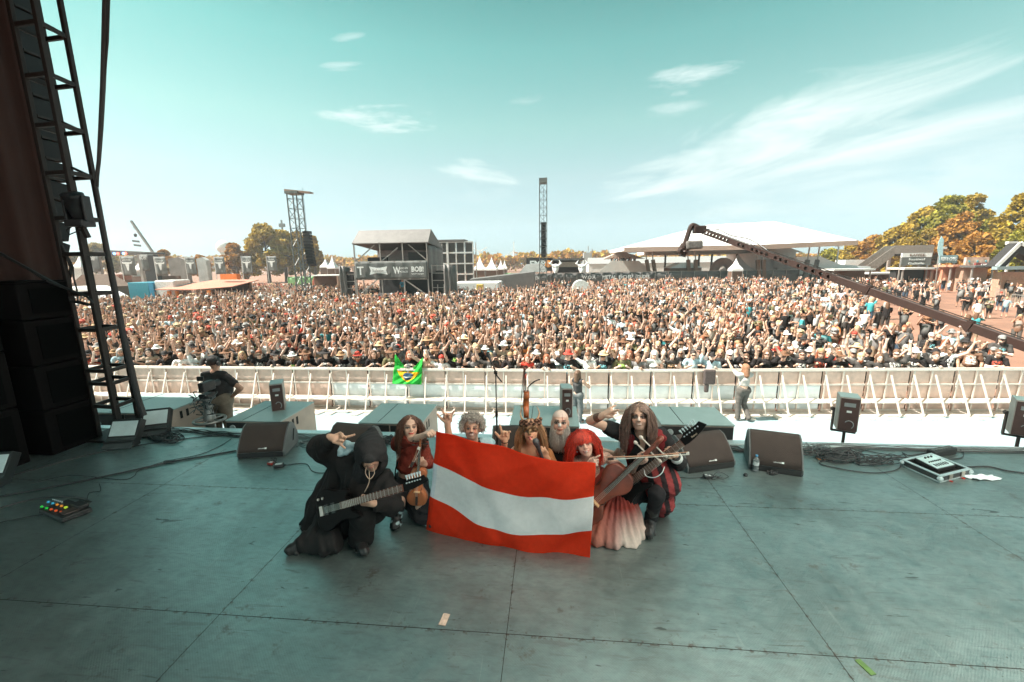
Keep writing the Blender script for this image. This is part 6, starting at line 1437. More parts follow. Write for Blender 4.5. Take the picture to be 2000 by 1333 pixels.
while Y<76:
    sp=.66+max(0,Y-25)*.010; x0,x1=at(140,600,Y)[0],at(2015,600,Y)[0]; x=x0+prng.rand()*sp
    while x<x1:
        xx=x+prng.uniform(-.16,.16); yy=Y+prng.uniform(-.2,.2); 
        q=np.array([xx,yy,-1.0])-CAMP; w=q@_fw; px=PCX+PF*(q@_R)/w
        cl=.5+.5*math.sin(xx*.9+2*math.sin(yy*.45))*math.sin(yy*.7+1.3*math.sin(xx*.5))
        d=dens(px,yy)
        if px>1450 and d<1: d=d*(.15+1.7*cl*cl)
        if yy>46 and px<1180: d*=.75
        if prng.rand()<d and not any(a<xx<b and c_<yy<e for a,b,c_,e in EXCL): far_pts.append((xx,yy,px))
        x+=sp
    Y+=sp
pal=lambda L: L[prng.randint(len(L))]
shw=np.array([s[2] for s in SHIRTS],float); shw/=shw.sum()
for (x,y,px) in far_pts:
    updown=prng.rand()<(.33 if px<1450 and y<52 else .10)
    cand=[q for q in LP if (('up' in q[1:] or 'wide' in q[1:] or 'bent' in q[1:])==updown)]
    (V,F,C),_,_=cand[prng.randint(len(cand))]
    away=(px>1450 and y>18 and prng.rand()<.55) or (y>50 and prng.rand()<.4)
    a=(prng.rand()*6.28 if away else -math.atan2(x,y)+prng.uniform(-.6,.6)); s=prng.uniform(.84,1.10); c,sn=math.cos(a),math.sin(a)
    W_=V*s; W_=np.stack([W_[:,0]*c-W_[:,1]*sn+x,W_[:,0]*sn+W_[:,1]*c+y,W_[:,2]+GZ],1)
    skin=np.array(pal([(.62,.36,.25),(.70,.44,.33),(.54,.30,.21),(.76,.52,.42),(.44,.24,.16)])); sh=np.array(SHIRTS[prng.choice(len(SHIRTS),p=shw)][1])*prng.uniform(.8,1.2)
    if prng.rand()<.06: sh=skin
    tr=np.array(pal([(.03,.028,.03),(.06,.055,.05),(.12,.11,.10),(.05,.08,.12),(.30,.22,.15)])); ha=np.array(pal([h[1] for h in HAIRC])); ht=np.array(pal([(.74,.73,.70),(.74,.73,.70),(.48,.36,.22),(.03,.03,.03),(.03,.03,.03),(.03,.03,.03),(.25,.24,.23),(.22,.11,.06),(.20,.10,.06),(.45,.08,.05),(.30,.18,.10)]))
    P_=np.stack([skin,sh,tr,ha,ht,np.array([.03,.03,.03])]); col=P_[C]
    if prng.rand()<.5: # printed shirt front
        m=(C==1)&(V[:,1]<-.05)&(np.abs(V[:,0])<.14)&(V[:,2]>1.1)&(V[:,2]<1.4); col[m]=col[m]*.5+np.array([.4,.4,.38])*.5
    Vs.append(W_);Fs.append(F+off);Cs.append(col); off+=len(V)
print('far crowd',len(far_pts),'near',nt_,'verts',off)
Vs=np.concatenate(Vs);Fs=np.concatenate(Fs);Cs=np.concatenate(Cs)
o=mesh_np('crowd',Vs,Fs,M('far_crowd',attr='Col',rough=.8,var=.12,scale=6,spec=.25),None,(0,40,GZ),True,Cs); tag(o,'dense festival crowd filling the field behind the first rows','crowd',None,'stuff')
# ---------------------------------------------------------------- people in the pit
def pit_person(J,base,rot,label,skin,shirt,trs,hat=None,hatc=(.03,.03,.03),hair='short',hairc=(.05,.03,.025),fem=False,horn=False,fat=1.0,shorts=False,F=None,sleeve='short',scale=1.0,h=.013,beltz=.93):
    pm=person_meshes(J,h,fat,fem,horn,False,shorts=shorts,F=F,sleeve=sleeve,beltz=beltz)
    o=bpy.data.objects.new('person',me_of('person',pm['body'],cskin)); SC.collection.objects.link(o); o.location=base; o.rotation_euler=(0,0,rot); o.scale=(scale,)*3; o.color=skin+(1,); tag(o,label,'person')
    if shirt: part_copy(me_of('shirt',pm['shirt'],cshirt),o,shirt)
    part_copy(me_of('trousers',pm['trousers'],ccloth),o,trs)
    if 'shoes' in pm: part_copy(me_of('shoes',pm['shoes'],ccloth),o,(1,1,1))
    d=J['hd']-V3((0,-.03,1.615))
    for k,cc in ((hair,hairc),(hat,hatc)):
        if k: ob=part_copy(ITEMS[k],o,cc); ob.location=tuple(d)
    return o
J=stand_joints('down','hip'); J['elR']=V3((.50,.02,1.20)); J['wrR']=V3((.26,-.05,1.02))
J['elL'],J['wrL'],J['elR'],J['wrR']=V3((-.48,.02,1.18)),V3((-.24,-.04,1.0)),V3((.24,-.12,1.14)),V3((.18,-.38,1.06))
op=at(402,740,6.55); OPZ=-.87; rz=thing('camera_riser',(op[0],6.5,GZ),'black camera riser in the pit beneath the operator','riser'); MB().box((op[0]-.75,6.0,GZ+.02),(op[0]+.75,7.6,OPZ-.005)).build('deck',cabd,rz)
pit_person(J,(op[0],6.75,OPZ),math.pi-.25*0-.0,'camera operator in dark t-shirt and headphones seen from behind, hand on hip, in the pit',(.42,.23,.16),(.03,.026,.026),(.16,.13,.10),hair='short',hat='cap',fat=1.3,scale=1.0)
# headphones
hp=V3((op[0],6.75,OPZ+1.66*1.0)); o=MB().tube([hp+[.10*1.09*math.cos(t),.0,.115*math.sin(t)] for t in np.linspace(-.3,math.pi+.3,12)],.014,6).lathe([(.001,-.02),(.04,-.02),(.045,.01),(.03,.025)],hp+[.105,0,-.02],(1,0,0),10).lathe([(.001,-.02),(.04,-.02),(.045,.01),(.03,.025)],hp+[-.105,0,-.02],(-1,0,0),10).build('headphones',cabs,origin=hp,smooth=True); tag(o,'black headphones worn by the camera operator in the pit','headphones')
# camera dolly in front of the operator
b0=np.array([at(409,815,6.2)[0],6.20,OPZ]); dl=thing('camera_pedestal',b0,'camera pedestal with round steering ring and bundled cables before the operator','camera pedestal')
zr=at(409,820,6.2)[2]; pst=M('pedestal_grey',(.26,.26,.25),.4,.5)
MB().lathe([(.30,0),(.30,.05),(.10,.12),(.09,.2)],b0,n=24).build('base',pst,dl,smooth=True); MB().tube([b0+[0,0,.1],[b0[0],b0[1],zr+.05]],.075,14).build('lower_column',pst,dl,smooth=True)
ring=[np.array([b0[0]+.225*math.cos(a),b0[1]+.225*math.sin(a),zr]) for a in np.linspace(0,2*math.pi,29)]; rg=MB().tube(ring,.022,8,cap=False).build('steering_ring',pst,dl,smooth=True)
for k in range(5): a=k*1.256; MB().tube([[b0[0],b0[1],zr],[b0[0]+.21*math.cos(a),b0[1]+.21*math.sin(a),zr]],.014,6).build('spoke',pst,rg)
MB().lathe([(.09,0),(.09,.06),(.075,.08),(.06,.22),(.06,.24),(.05,.26),(.05,.38)],[b0[0],b0[1],zr+.0],n=18).build('column',pst,dl,smooth=True)
cz=zr+.46; cc_=np.array([b0[0]+.02,b0[1],cz])
MB().obox(cc_+[0,0,-.03],(.08,0,0),(0,.09,0),(0,0,.035)).build('pan_head',cabd,dl,bevel=.01)
MB().obox(cc_+[.02,0,.13],(.05,0,0),(0,.13,0),(0,0,.08)).build('camera_body',cabd,dl,bevel=.015)
MB().lathe([(.045,0),(.05,.06),(.055,.12)],cc_+[.02,.12,.13],(0,1,0),16).build('lens',cabd,dl,smooth=True)
MB().obox(cc_+[-.03,-.05,.27],(.06,0,0),(0,.015,0),(0,0,.04)).build('viewfinder',cabd,dl,bevel=.01)
MB().tube([cc_+[.1,.1,-.0],cc_+[.3,-.3,-.05]],.012,8).build('pan_bar',cabd,dl)
cr2=random.Random(8)
for k in range(16):
    mb=MB(); a0=cr2.uniform(0,6); p0=np.array([b0[0]+.10*math.cos(a0),b0[1]-.05,zr+.30+cr2.uniform(-.05,.25)])
    pts=[p0+[cr2.uniform(-.17,.17),cr2.uniform(-.08,.06),-.05*q+cr2.uniform(-.05,.05)] for q in range(5)]; mb.tube(spline(pts,5),.007,5).build('cable',cabl if k%2 else cabs,dl,smooth=True)
# woman reaching to the barrier (seen from behind)
J=stand_joints('up','up'); J['elL'],J['wrL'],J['elR'],J['wrR']=V3((-.22,-.22,1.42)),V3((-.16,-.42,1.55)),V3((.24,-.22,1.50)),V3((.30,-.36,1.72)); J['knL']=V3((-.10,-.10,.5)); J['anL']=V3((-.14,.14,.12)); J['toL']=V3((-.15,.03,.05))
wp=gz(1447,822,GZ); pit_person(J,(wp[0],wp[1],GZ),math.pi+.15,'barefoot armed woman in black shorts and crop top reaching up to the barrier'.replace('barefoot armed ',''),(.60,.38,.28),(.42,.40,.37),(.10,.09,.08),hair='long',hairc=(.28,.14,.08),fem=True,scale=.93,beltz=1.12)
# steward crouching by the barrier
J=stand_joints('fist','down'); J['elL'],J['wrL'],J['elR'],J['wrR']=V3((-.3,-.2,1.2)),V3((-.16,-.38,1.25)),V3((.30,-.15,1.22)),V3((.40,-.38,1.18))
sp_=at(1128,745,11.2); pit_person(J,(sp_[0],11.15,GZ-.0),math.pi-.6,'curly haired person in black vest leaning on the barrier in the pit',(.60,.36,.26),(.05,.05,.05),(.12,.13,.13),hair='long',hairc=(.12,.07,.045),sleeve='none',scale=.86)
# spectator straddling the barrier with a dark bag
bp_=at(1386,730,YB(4.8)-.18); o=tag(MB().obox(bp_+[0,.0,-.10],(.16,0,0),(0,.06,0),(0,0,.22)).obox(bp_+[-.06,0,-.42],(.06,0,0),(0,.05,0),(0,0,.14)).build('bag',M('bag_dark',(.08,.06,.055),.8,0,.3,20,bump=.4,bscale=30),origin=bp_,bevel=.04),'dark bag hung over the barrier by a spectator in the front row','bag')
# ---------------------------------------------------------------- green flag on the barrier
GR=(.06,.62,.10); YE=(.90,.55,.02); BL_=(.05,.13,.22)
def bcol(u,v):
    x,y=(u-.5)*2,(v-.5)*2
    d=math.hypot(x*1.05,(y-.0)*.75)
    if d<.36:
        if abs(y-.10-.18*x*x+.10*x)<.07: return (.8,.85,.8)
        return BL_
    if abs(x)/.80+abs(y)/.72<1: return YE
    return GR
yb=YB(-3)-.12
flag('brazilian_flag',at(771,692,yb+.1),at(826,698,yb+.1),at(822,752,yb-.12),at(766,750,yb-.12),bcol,'green flag with yellow diamond and dark blue disc draped over the barrier',fm,48,40,top=lambda u:np.array([0,0,-.42*math.sin(math.pi*u)**1.2]),bottom=lambda u:np.array([0,0,-.0]),amp=.03,seed=9,th=.003)
o=tag(MB().lathe([(.001,-.02),(.06,-.018),(.075,0),(.06,.018),(.001,.02)],at(985,610,30),(0,-1,0),14).build('beach_ball',M('red_ball',(.75,.05,.03),.5),origin=at(985,610,30)),'small red disc held up over the crowd centre','disc') if False else None
# ================================================================== BACKGROUND
def X_(px,py,Y): return at(px,py,Y)[0]
def Z_(px,py,Y): return at(px,py,Y)[2]
tarp=M('grey_tarpaulin',(.125,.115,.108),.6,0,.18,1.6,bump=.3,bscale=3); scaf=M('scaffold_tube',(.38,.34,.31),.45,.4,.12,5); dkf=M('dark_scrim',(.10,.095,.09),.8,0,.2,1.2,bump=.2,bscale=3); greyf=M('grey_scrim',(.12,.124,.117),.8,0,.2,.8,bump=.2,bscale=2)
wht=M('white_tent_fabric',(.78,.77,.75),.6,0,.04,.6); blk=M('stage_black',(.025,.022,.022),.8); lett=M('sign_lettering_white',(.75,.76,.74),.6); offw=M('pale_panel',(.62,.60,.57),.6)
XX=np.array([1.,0,0]); ZZ=np.array([0,0,1.])
def lattice(r,c,w,z0,z1,step,mat,wc=.05,wb=.03):
    x,y=c; cs=[(x-w/2,y-w/2),(x+w/2,y-w/2),(x+w/2,y+w/2),(x-w/2,y+w/2)]
    for a,b in cs: MB().beam((a,b,z0),(a,b,z1),wc).build('chord',mat,r)
    n=int((z1-z0)/step); 
    for k in range(4):
        (a,b),(c_,d)=cs[k],cs[(k+1)%4]; mb=MB()
        for i in range(n):
            za,zb=z0+i*step,z0+(i+1)*step; mb.beam((a,b,za),(c_,d,zb),wb) if i%2 else mb.beam((c_,d,za),(a,b,zb),wb); mb.beam((a,b,zb),(c_,d,zb),wb)
        mb.build('lattice_face',mat,r)
# ---- FOH tower
Y=42.0; xl,xr=X_(694,520,Y),X_(835,520,Y); D_=6.0; zt=Z_(694,451,Y); ze=Z_(694,476,Y); zb1=Z_(760,511,Y); zb2=Z_(760,546,Y); zfl=Z_(760,580,Y)
t=thing('sound_tower',((xl+xr)/2,Y+3,GZ),'two storey scaffold mixing tower with grey tarpaulin roof standing in the crowd','mixing tower')
for x in (xl,xl+(xr-xl)*.36,xl+(xr-xl)*.67,xr):
    for y in (Y,Y+D_): MB().beam((x,y,GZ),(x,y,ze+.1),.11).build('post',scaf,t)
MB().add([(xl-.15,Y-.1,ze),(xr+.2,Y-.1,ze),(xr+.2,Y+1.2,zt+.1),(xl+.1,Y+1.2,zt+.1),(xl-.15,Y+D_,ze-.5),(xr+.2,Y+D_,ze-.5),(xl-.15,Y-.1,ze-.06),(xr+.2,Y-.1,ze-.06),(xr+.2,Y+D_,ze-.56),(xl-.15,Y+D_,ze-.56)],[(0,1,2,3),(3,2,5,4),(6,9,8,7),(0,6,7,1),(4,5,8,9),(0,3,4),(0,4,9,6),(1,5,2),(1,7,8,5)]).build('roof',tarp,t)
wavy_sheet((xr+.12,Y),(xr+.12,Y+D_),zb1-1.2,ze-.3,.05,3,'side_scrim',tarp,t,20,5)
MB().box((xl,Y+.02,zb1-.12),(xr,Y+D_,zb1-.02)).build('upper_deck',blk,t)
MB().box((xl,Y+.1,zfl-.2),(xr,Y+D_,zfl)).build('lower_deck',blk,t)
MB().box((xl,Y+D_-.1,zfl),(xr,Y+D_,zb1)).build('back_wall',blk,t); MB().box((xl,Y+D_-.12,zb1),(xr,Y+D_-.02,ze-.4)).build('upper_back_wall',M('upper_wall_fabric',(.36,.30,.27),.8),t)
bn=wavy_sheet((xl-.02,Y-.08),(xr+.02,Y-.08),zb2,zb1,.03,6,'banner',greyf,t,40,8,seed=4)
w=xr-xl; zm=(zb1+zb2)/2
text('T',(xl+w*.08,Y-.22,zm),XX,ZZ,.85,lett,bn,.02,bold=.02); 
MB().prism([(-.95,.42),(-.2,.28),(.2,.28),(.95,.42),(.80,0),(.95,-.42),(.2,-.28),(-.2,-.28),(-.95,-.42),(-.80,0)],(xl+w*.33,Y-.20,zm),XX,ZZ,(0,-.02,0)).build('bow_tie_logo',lett,bn)
text('Budweiser',(xl+w*.33,Y-.25,zm),XX,ZZ,.26,greyf,bn,.01,width=1.2)
text('W',(xl+w*.585,Y-.22,zm),XX,ZZ,.72,lett,bn,.02,width=.75,bold=.02); text('RADIO BOB',(xl+w*.68,Y-.22,zm+.2),XX,ZZ,.20,lett,bn,.02,width=.85); text('METAL.DE',(xl+w*.68,Y-.22,zm-.15),XX,ZZ,.20,lett,bn,.02,width=.85)
text('BOB!',(xl+w*.87,Y-.22,zm+.1),XX,ZZ,.55,lett,bn,.02,width=1.25,bold=.03); text('DEUTSCHLAND',(xl+w*.87,Y-.22,zm-.38),XX,ZZ,.13,lett,bn,.02,width=1.25)
for a,b,za,zb_ in ((xl,xl+w*.3,zfl,zb2),(xl+w*.67,xr,zb2,zfl)): MB().beam((a,Y-.04,za),(b,Y-.04,zb_),.10).build('brace',scaf,t)
for a,b,za,zb_ in ((xl,xl+w*.28,zb1,ze-.2),(xl+w*.75,xr,ze-.2,zb1),(xl+w*.36,xl+w*.6,zb1,ze-.5)): MB().beam((a,Y+.1,za),(b,Y+.1,zb_),.09).build('brace',scaf,t)
for zz in (zb2,zb1,ze,zfl): MB().beam((xl,Y-.02,zz),(xr,Y-.02,zz),.10).build('ledger',scaf,t)
MB().box((xl+w*.7,Y+1,zb1),(xl+w*.93,Y+2,zb1+.9)).build('console',blk,t); MB().box((xl+w*.12,Y+1,zb1),(xl+w*.36,Y+2,zb1+.45)).build('console',blk,t)
wavy_sheet((xl,Y-.06),(xr,Y-.06),GZ,zfl-.2,.05,4,'skirt',greyf,t,24,4)
for s_,x0,x1 in ((-1,X_(664,540,Y),xl-.25),(1,xr+.35,X_(882,540,Y))):
    q=thing('side_scaffold',((x0+x1)/2,Y+1,GZ),f"grey scrim covered scaffold wing on the {'left' if s_<0 else 'right'} of the mixing tower",'scaffold')
    z1=Z_(680,522,Y)
    for x in (x0,x1):
        for y in (Y+.2,Y+2.2): MB().beam((x,y,GZ),(x,y,z1+.1),.09).build('post',scaf,q)
    for zz in np.linspace(GZ+.6,z1,6): MB().beam((x0,Y+.2,zz),(x1,Y+.2,zz),.06).build('rung',scaf,q)
    wavy_sheet((x0 if s_<0 else x1,Y+.1),(x0 if s_<0 else x1,Y+2.3),GZ,z1,.05,2,'side_scrim',greyf,q,12,5)
    wavy_sheet((x0-.1,Y+.1) if s_<0 else (x0+(x1-x0)*.6,Y+.1),(x0+(x1-x0)*.45,Y+.1) if s_<0 else (x1+.1,Y+.1),GZ,z1+.1,.06,2,'front_scrim',tarp,q,14,6)
    MB().box((x0+.3,Y+.6,z1-1.9),(x1-.4,Y+1.6,z1-.5)).build('lamp_rack',blk,q)
o=spectator(VAR[9],xl+w*.6,Y+.9,zfl+.0,0,1.0,R1,lambda a,b,v:'person in blue shirt standing inside the lower opening of the mixing tower',None,shirt=('blue',(.06,.30,.42),1),hat=None)
# ---- scaffold video wall behind
Y=62; x0,x1=X_(858,500,Y),X_(924,500,Y); z1=Z_(890,473,Y); t=thing('video_wall',((x0+x1)/2,Y,GZ),'scaffold block with a grid of dark screen panels right of the mixing tower','scaffold wall')
n=4
for i in range(n+1): 
    xx=x0+(x1-x0)*i/n
    MB().beam((xx,Y,GZ),(xx,Y,z1),.16 if i!=1 else .3).build('post',offw,t); MB().beam((xx,Y+2.5,GZ),(xx,Y+2.5,z1),.14).build('post',offw,t)
for j in range(6):
    zz=z1-(z1+.6)/4*j if j<5 else GZ+.3
    MB().beam((x0,Y-.03,zz),(x1,Y-.03,zz),.16).build('ledger',offw,t)
for i in range(n):
    for j in range(4):
        zz=z1-(z1+.6)/4*j; MB().box((x0+(x1-x0)*i/n+.12,Y+.1,zz-(z1+.6)/4+.12),(x0+(x1-x0)*(i+1)/n-.12,Y+.2,zz-.1)).build('screen_panel',M('screen_panel_dark',(.07,.06,.055),.6,0,.5,9),t)
MB().box((x0-.2,Y-.2,z1+.02),(x1-1.2,Y+2.6,z1+.35)).build('roof',tarp,t)
# ---- delay towers
latm=M('tower_lattice_steel',(.13,.14,.13),.5,.3,.2,4)
Y=48; xb=X_(594,560,Y); t=thing('delay_tower',(xb,Y,GZ),'tall lattice delay tower left of the mixing tower, with a tilted top platform','lattice tower'); zt=Z_(580,380,Y)
lattice(t,(xb,Y),1.15,GZ,zt,1.1,latm,.11,.05)
MB().box((xb-.75,Y-.75,zt),(xb+.75,Y+.75,zt+.28)).build('top_platform',latm,t); 
MB().add([(xb-.9,Y-.5,zt+.55),(xb+2.1,Y-.4,zt+.2),(xb+2.1,Y+.4,zt+.2),(xb-.9,Y+.5,zt+.55),(xb-.9,Y-.5,zt+.28),(xb+2.1,Y-.4,zt+.05),(xb+2.1,Y+.4,zt+.05),(xb-.9,Y+.5,zt+.28)],[(0,1,2,3),(7,6,5,4),(0,4,5,1),(1,5,6,2),(2,6,7,3),(3,7,4,0)]).build('cantilever',M('platform_rust',(.32,.22,.17),.6),t)
def hang_array(xc,Y,z1,n,h_,w_,label,curve=.012):
    a=thing('hanging_array',(xc,Y,z1),label,'loudspeaker')
    for k in range(n): zz=z1-h_*k; MB().obox((xc,Y-.0+curve*k*k*.3,zz),(w_/2,0,0),(0,.35,-.02*k*.5),(0,0,h_*.42)).build('cabinet',la_m,a)
    MB().tube([(xc,Y,z1+.1),(xc,Y,z1+5)],.02,4).build('chain',steel,a)
    return a
hang_array(xb+1.25,Y-.3,Z_(600,455,Y),11,.36,.75,'dark hanging loudspeaker column beside the left delay tower')
Y=66; xb=X_(1061,500,Y); zt=Z_(1061,349,Y); t=thing('delay_tower',(xb,Y,GZ),'tall slim lattice tower at centre, behind the crowd barrier fence','lattice tower'); lattice(t,(xb,Y),1.1,GZ,zt,1.15,latm,.11,.05); MB().box((xb-.6,Y-.6,zt-.7),(xb+.6,Y+.6,zt)).build('head_block',latm,t)
hang_array(xb+.05,Y-.1,Z_(1061,437,Y),13,.40,.75,'dark loudspeaker column hanging inside the centre lattice tower',0)
# ---- fences near FOH, cabin, white canopy
Y=50
def fence(x0,y0,x1,y1,h_,label,mat,npan=10,rail=True,z0=GZ,name='site_fence'):
    t=thing(name,((x0+x1)/2,(y0+y1)/2,GZ),label,'fence')
    wavy_sheet((x0,y0),(x1,y1),z0,z0+h_,.03,npan,'scrim',mat,t,npan*6,3)
    for i in range(npan+1): a=i/npan; MB().beam((x0+(x1-x0)*a,y0+(y1-y0)*a-.06,z0),(x0+(x1-x0)*a,y0+(y1-y0)*a-.06,z0+h_+.08),.06).build('post',scaf,t)
    MB().beam((x0,y0-.06,z0+h_+.05),(x1,y1-.06,z0+h_+.05),.06).build('top_rail',scaf,t); return t
fence(X_(885,590,44),44,X_(1120,590,47),47,Z_(900,578,44)-GZ,'grey scrim fence running right from the mixing tower to the toilet cabin',greyf,9)
fence(X_(590,590,41),41,X_(664,590,41),41,1.1,'low rail fence on the left of the mixing tower',greyf,3)
Y=49; x0,x1=X_(885,560,Y),X_(974,560,Y); t=thing('white_marquee',((x0+x1)/2,Y,GZ),'low white flat marquee right of the mixing tower','marquee'); MB().box((x0,Y,GZ),(x1,Y+4,Z_(920,552,Y))).build('cover',wht,t,bevel=.1); MB().add([(x0+1,Y+5,Z_(900,550,Y)),(x1+4,Y+5,Z_(900,535,Y)),(x1+4,Y+7,Z_(900,533,Y)),(x0+1,Y+7,Z_(900,548,Y)),(x0+1,Y+5,GZ),(x1+4,Y+5,GZ),(x1+4,Y+7,GZ),(x0+1,Y+7,GZ)],[(0,1,2,3),(4,5,1,0),(5,6,2,1),(6,7,3,2),(7,4,0,3),(7,6,5,4)]).build('sloping_canopy',tarp,t)
Y=46; x0,x1=X_(1118,570,Y),X_(1152,570,Y); t=thing('toilet_cabin',((x0+x1)/2,Y,GZ),'pale grey toilet cabin with rounded roof and orange mark, in the crowd','cabin')
zt=Z_(1130,562,Y); MB().box((x0,Y,GZ),(x1,Y+1.6,zt)).build('body',M('cabin_grey',(.42,.42,.40),.5),t,bevel=.04); MB().tube([((x0+x1)/2,Y-.05,zt-.15),((x0+x1)/2,Y+1.65,zt-.15)],(x1-x0)/2,18).build('roof',M('cabin_roof',(.66,.66,.63),.5),t,smooth=True); MB().box((x0+.15,Y-.02,GZ+.3),(x0+1.0,Y-.001,zt-.2)).build('door',M('cabin_door',(.33,.33,.32),.5),t); MB().lathe([(.22,0),(.22,.02)],(x1-.45,Y-.005,zt-.5),(0,-1,0),14).build('orange_mark',M('sign_orange',(.8,.28,.03),.5),t)
o=MB().box((X_(930,570,47),47.2,GZ+1.0),(X_(943,570,47),47.8,GZ+2.1)).build('yellow_crate',M('crate_yellow',(.55,.36,.06),.6,0,.2,5),origin=(X_(936,575,47),47.5,GZ),bevel=.05); tag(o,'mustard yellow crate behind the grey fence','crate')
# ---- pagoda tents
def pagoda(px0,px1,pyt,pye,Y,label,walls=False,group='white pointed pagoda tents',mat=None):
    x0,x1=X_(px0,pye,Y),X_(px1,pye,Y); ze=Z_(px0,pye,Y); zt=Z_((px0+px1)/2,pyt,Y); c=(x0+x1)/2; w=(x1-x0)/2; t=thing('pagoda_tent',(c,Y+w,GZ),label,'tent',group); m_=mat or wht
    prof=[(1.0,0),(.62,.24),(.36,.48),(.16,.76),(.03,1.0)]; vs=[];fs=[]
    for r_,h_ in prof:
        for sx,sy in ((-1,-1),(1,-1),(1,1),(-1,1)): vs.append((c+sx*w*r_,Y+w+sy*w*r_,ze+(zt-ze)*h_))
    for i in range(len(prof)-1):
        for k in range(4): fs.append((i*4+k,i*4+(k+1)%4,(i+1)*4+(k+1)%4,(i+1)*4+k))
    fs.append((3,2,1,0)); fs.append(tuple(len(vs)-4+k for k in range(4)))
    MB().add(vs,fs).build('roof',m_,t)
    MB().box((x0,Y,ze-.35),(x1,Y+2*w,ze-.004)).build('valance',m_,t)
    for sx in (-1,1):
        for sy in (0,1): MB().beam((c+sx*(w-.06),Y+.06+sy*(2*w-.12),GZ),(c+sx*(w-.06),Y+.06+sy*(2*w-.12),ze-.3),.08).build('leg',scaf,t)
    if walls: MB().box((x0+.1,Y+.15,GZ),(x1-.1,Y+2*w-.1,ze-.36)).build('wall',walls,t)
    return t
brownw=M('shade_brown',(.16,.09,.06),.8)
for a in ((924,947,501,526,95,'first white pagoda tent right of the scaffold wall'),(948,970,503,526,95,'second white pagoda tent right of the scaffold wall'),(971,984,508,525,105,'third, smaller white pagoda tent right of the scaffold wall'),(980,990,508,524,112,'fourth, smallest white pagoda tent right of the scaffold wall'),(624,640,506,521,110,'white pagoda tent left of the mixing tower, nearest the tree'),(638,654,500,523,105,'white pointed pagoda tent beside the mixing tower'),(1424,1478,497,530,82,'large white pagoda tent under the big canopy'),(1598,1612,500,515,90,'small white peak behind the right canopy legs'),(1430,1452,505,526,70,'white pagoda beneath the crane arm') ): pagoda(*a[:5],a[5],walls=brownw)
pagoda(140,158,495,522,70,'white pagoda tent beside the left stage',walls=wht)
pagoda(255,275,510,527,75,'white pagoda tent behind the left flags',walls=wht)
# ---- large canopy
Y=72; xa,xb_=X_(1219,484,Y),X_(1676,470,Y); zl,zr_=Z_(1219,484,Y),Z_(1676,470,Y); ridge=[(X_(1380,440,Y+8),Z_(1380,440,Y+8)),(X_(1512,433,Y+8),Z_(1512,433,Y+8))]
t=thing('giant_canopy',((xa+xb_)/2,Y+8,GZ),'huge white peaked canopy roof on leaning steel legs behind the right crowd','canopy')
vs=[(xa,Y,zl),(X_(1480,475,Y),Y-1,Z_(1480,479,Y)),(xb_,Y,zr_),(xb_+1,Y+17,zr_),(xa,Y+17,zl),(ridge[0][0],Y+8,ridge[0][1]),(ridge[1][0],Y+8,ridge[1][1])]
MB().add(vs+[(a,b,c-.55) for a,b,c in vs[:5]],[(0,1,6,5),(1,2,6),(2,3,6),(3,4,5,6),(4,0,5),(0,7,8,1),(1,8,9,2),(2,9,10,3),(3,10,11,4),(4,11,7,0),(11,10,9,8,7)]).build('roof',wht,t)
MB().beam((xa,Y-.05,zl-.35),(X_(1480,475,Y),Y-1.05,Z_(1480,479,Y)-.35),.1,.75).build('valance',M('canopy_edge_tan',(.42,.30,.24),.7),t); MB().beam((X_(1480,475,Y),Y-1.05,Z_(1480,479,Y)-.35),(xb_,Y-.05,zr_-.35),.1,.75).build('valance',M('canopy_edge_tan'),t)
for (p1,p2) in ((1268,1276),(1281,1288),(1352,1351),(1367,1363),(1492,1490),(1503,1500),(1592,1578),(1612,1594)):
    zl0=Z_(p1,508,Y+2); MB().beam((X_(p2,545,Y),Y+1,GZ),(X_(p1,508,Y),Y+2,zl0),.55,.5).build('leg',brownw if p1<1560 else dkf,t)
    MB().beam((X_(p1,508,Y),Y+2,zl0),(X_(p1-2 if p1<1560 else p1+8,483,Y),Y+2.5,Z_(p1,478,Y)),.16).build('strut',scaf,t)
Y=88; x0,x1=X_(1260,490,Y),X_(1480,488,Y); t=thing('low_canopy',((x0+x1)/2,Y+4,GZ),'second flat white canopy seen beneath the huge one','canopy'); MB().box((x0,Y,Z_(1400,497,Y)),(x1,Y+8,Z_(1400,484,Y))).build('roof',wht,t,bevel=.2)
for p in (1391,1366,1300,1440): MB().beam((X_(p,520,Y),Y+.5,GZ),(X_(p,520,Y),Y+.5,Z_(1400,496,Y)),.3).build('post',dkf,t)
Y=84; x0,x1=X_(1478,500,Y),X_(1554,500,Y); t=thing('white_hall',((x0+x1)/2,Y+6,GZ),'big white hall tent with gabled end beneath the canopy','hall tent')
MB().box((x0,Y,GZ),(x1,Y+14,Z_(1500,494,Y))).build('wall',wht,t); MB().prism([(-1,0),((x1-x0)/2,1.6),((x1-x0)+1,0)],(x0,Y-.3,Z_(1500,494,Y)+.01),XX,ZZ,(0,14.5,0)).build('roof',wht,t)
Y=78; cx=X_(1412,520,Y); t=thing('inflatable_arch',(cx,Y,GZ),'brown inflatable arch beside the large pagoda tent','arch'); rA=X_(1434,520,Y)-cx
MB().tube([(cx+rA*.82*math.cos(a),Y,GZ+2.0+(Z_(1412,505,Y)-GZ-2.6)*math.sin(a)) for a in np.linspace(-.25,math.pi+.25,16)],.75,10).build('tube',M('arch_brown',(.36,.24,.19),.6),t,smooth=True)
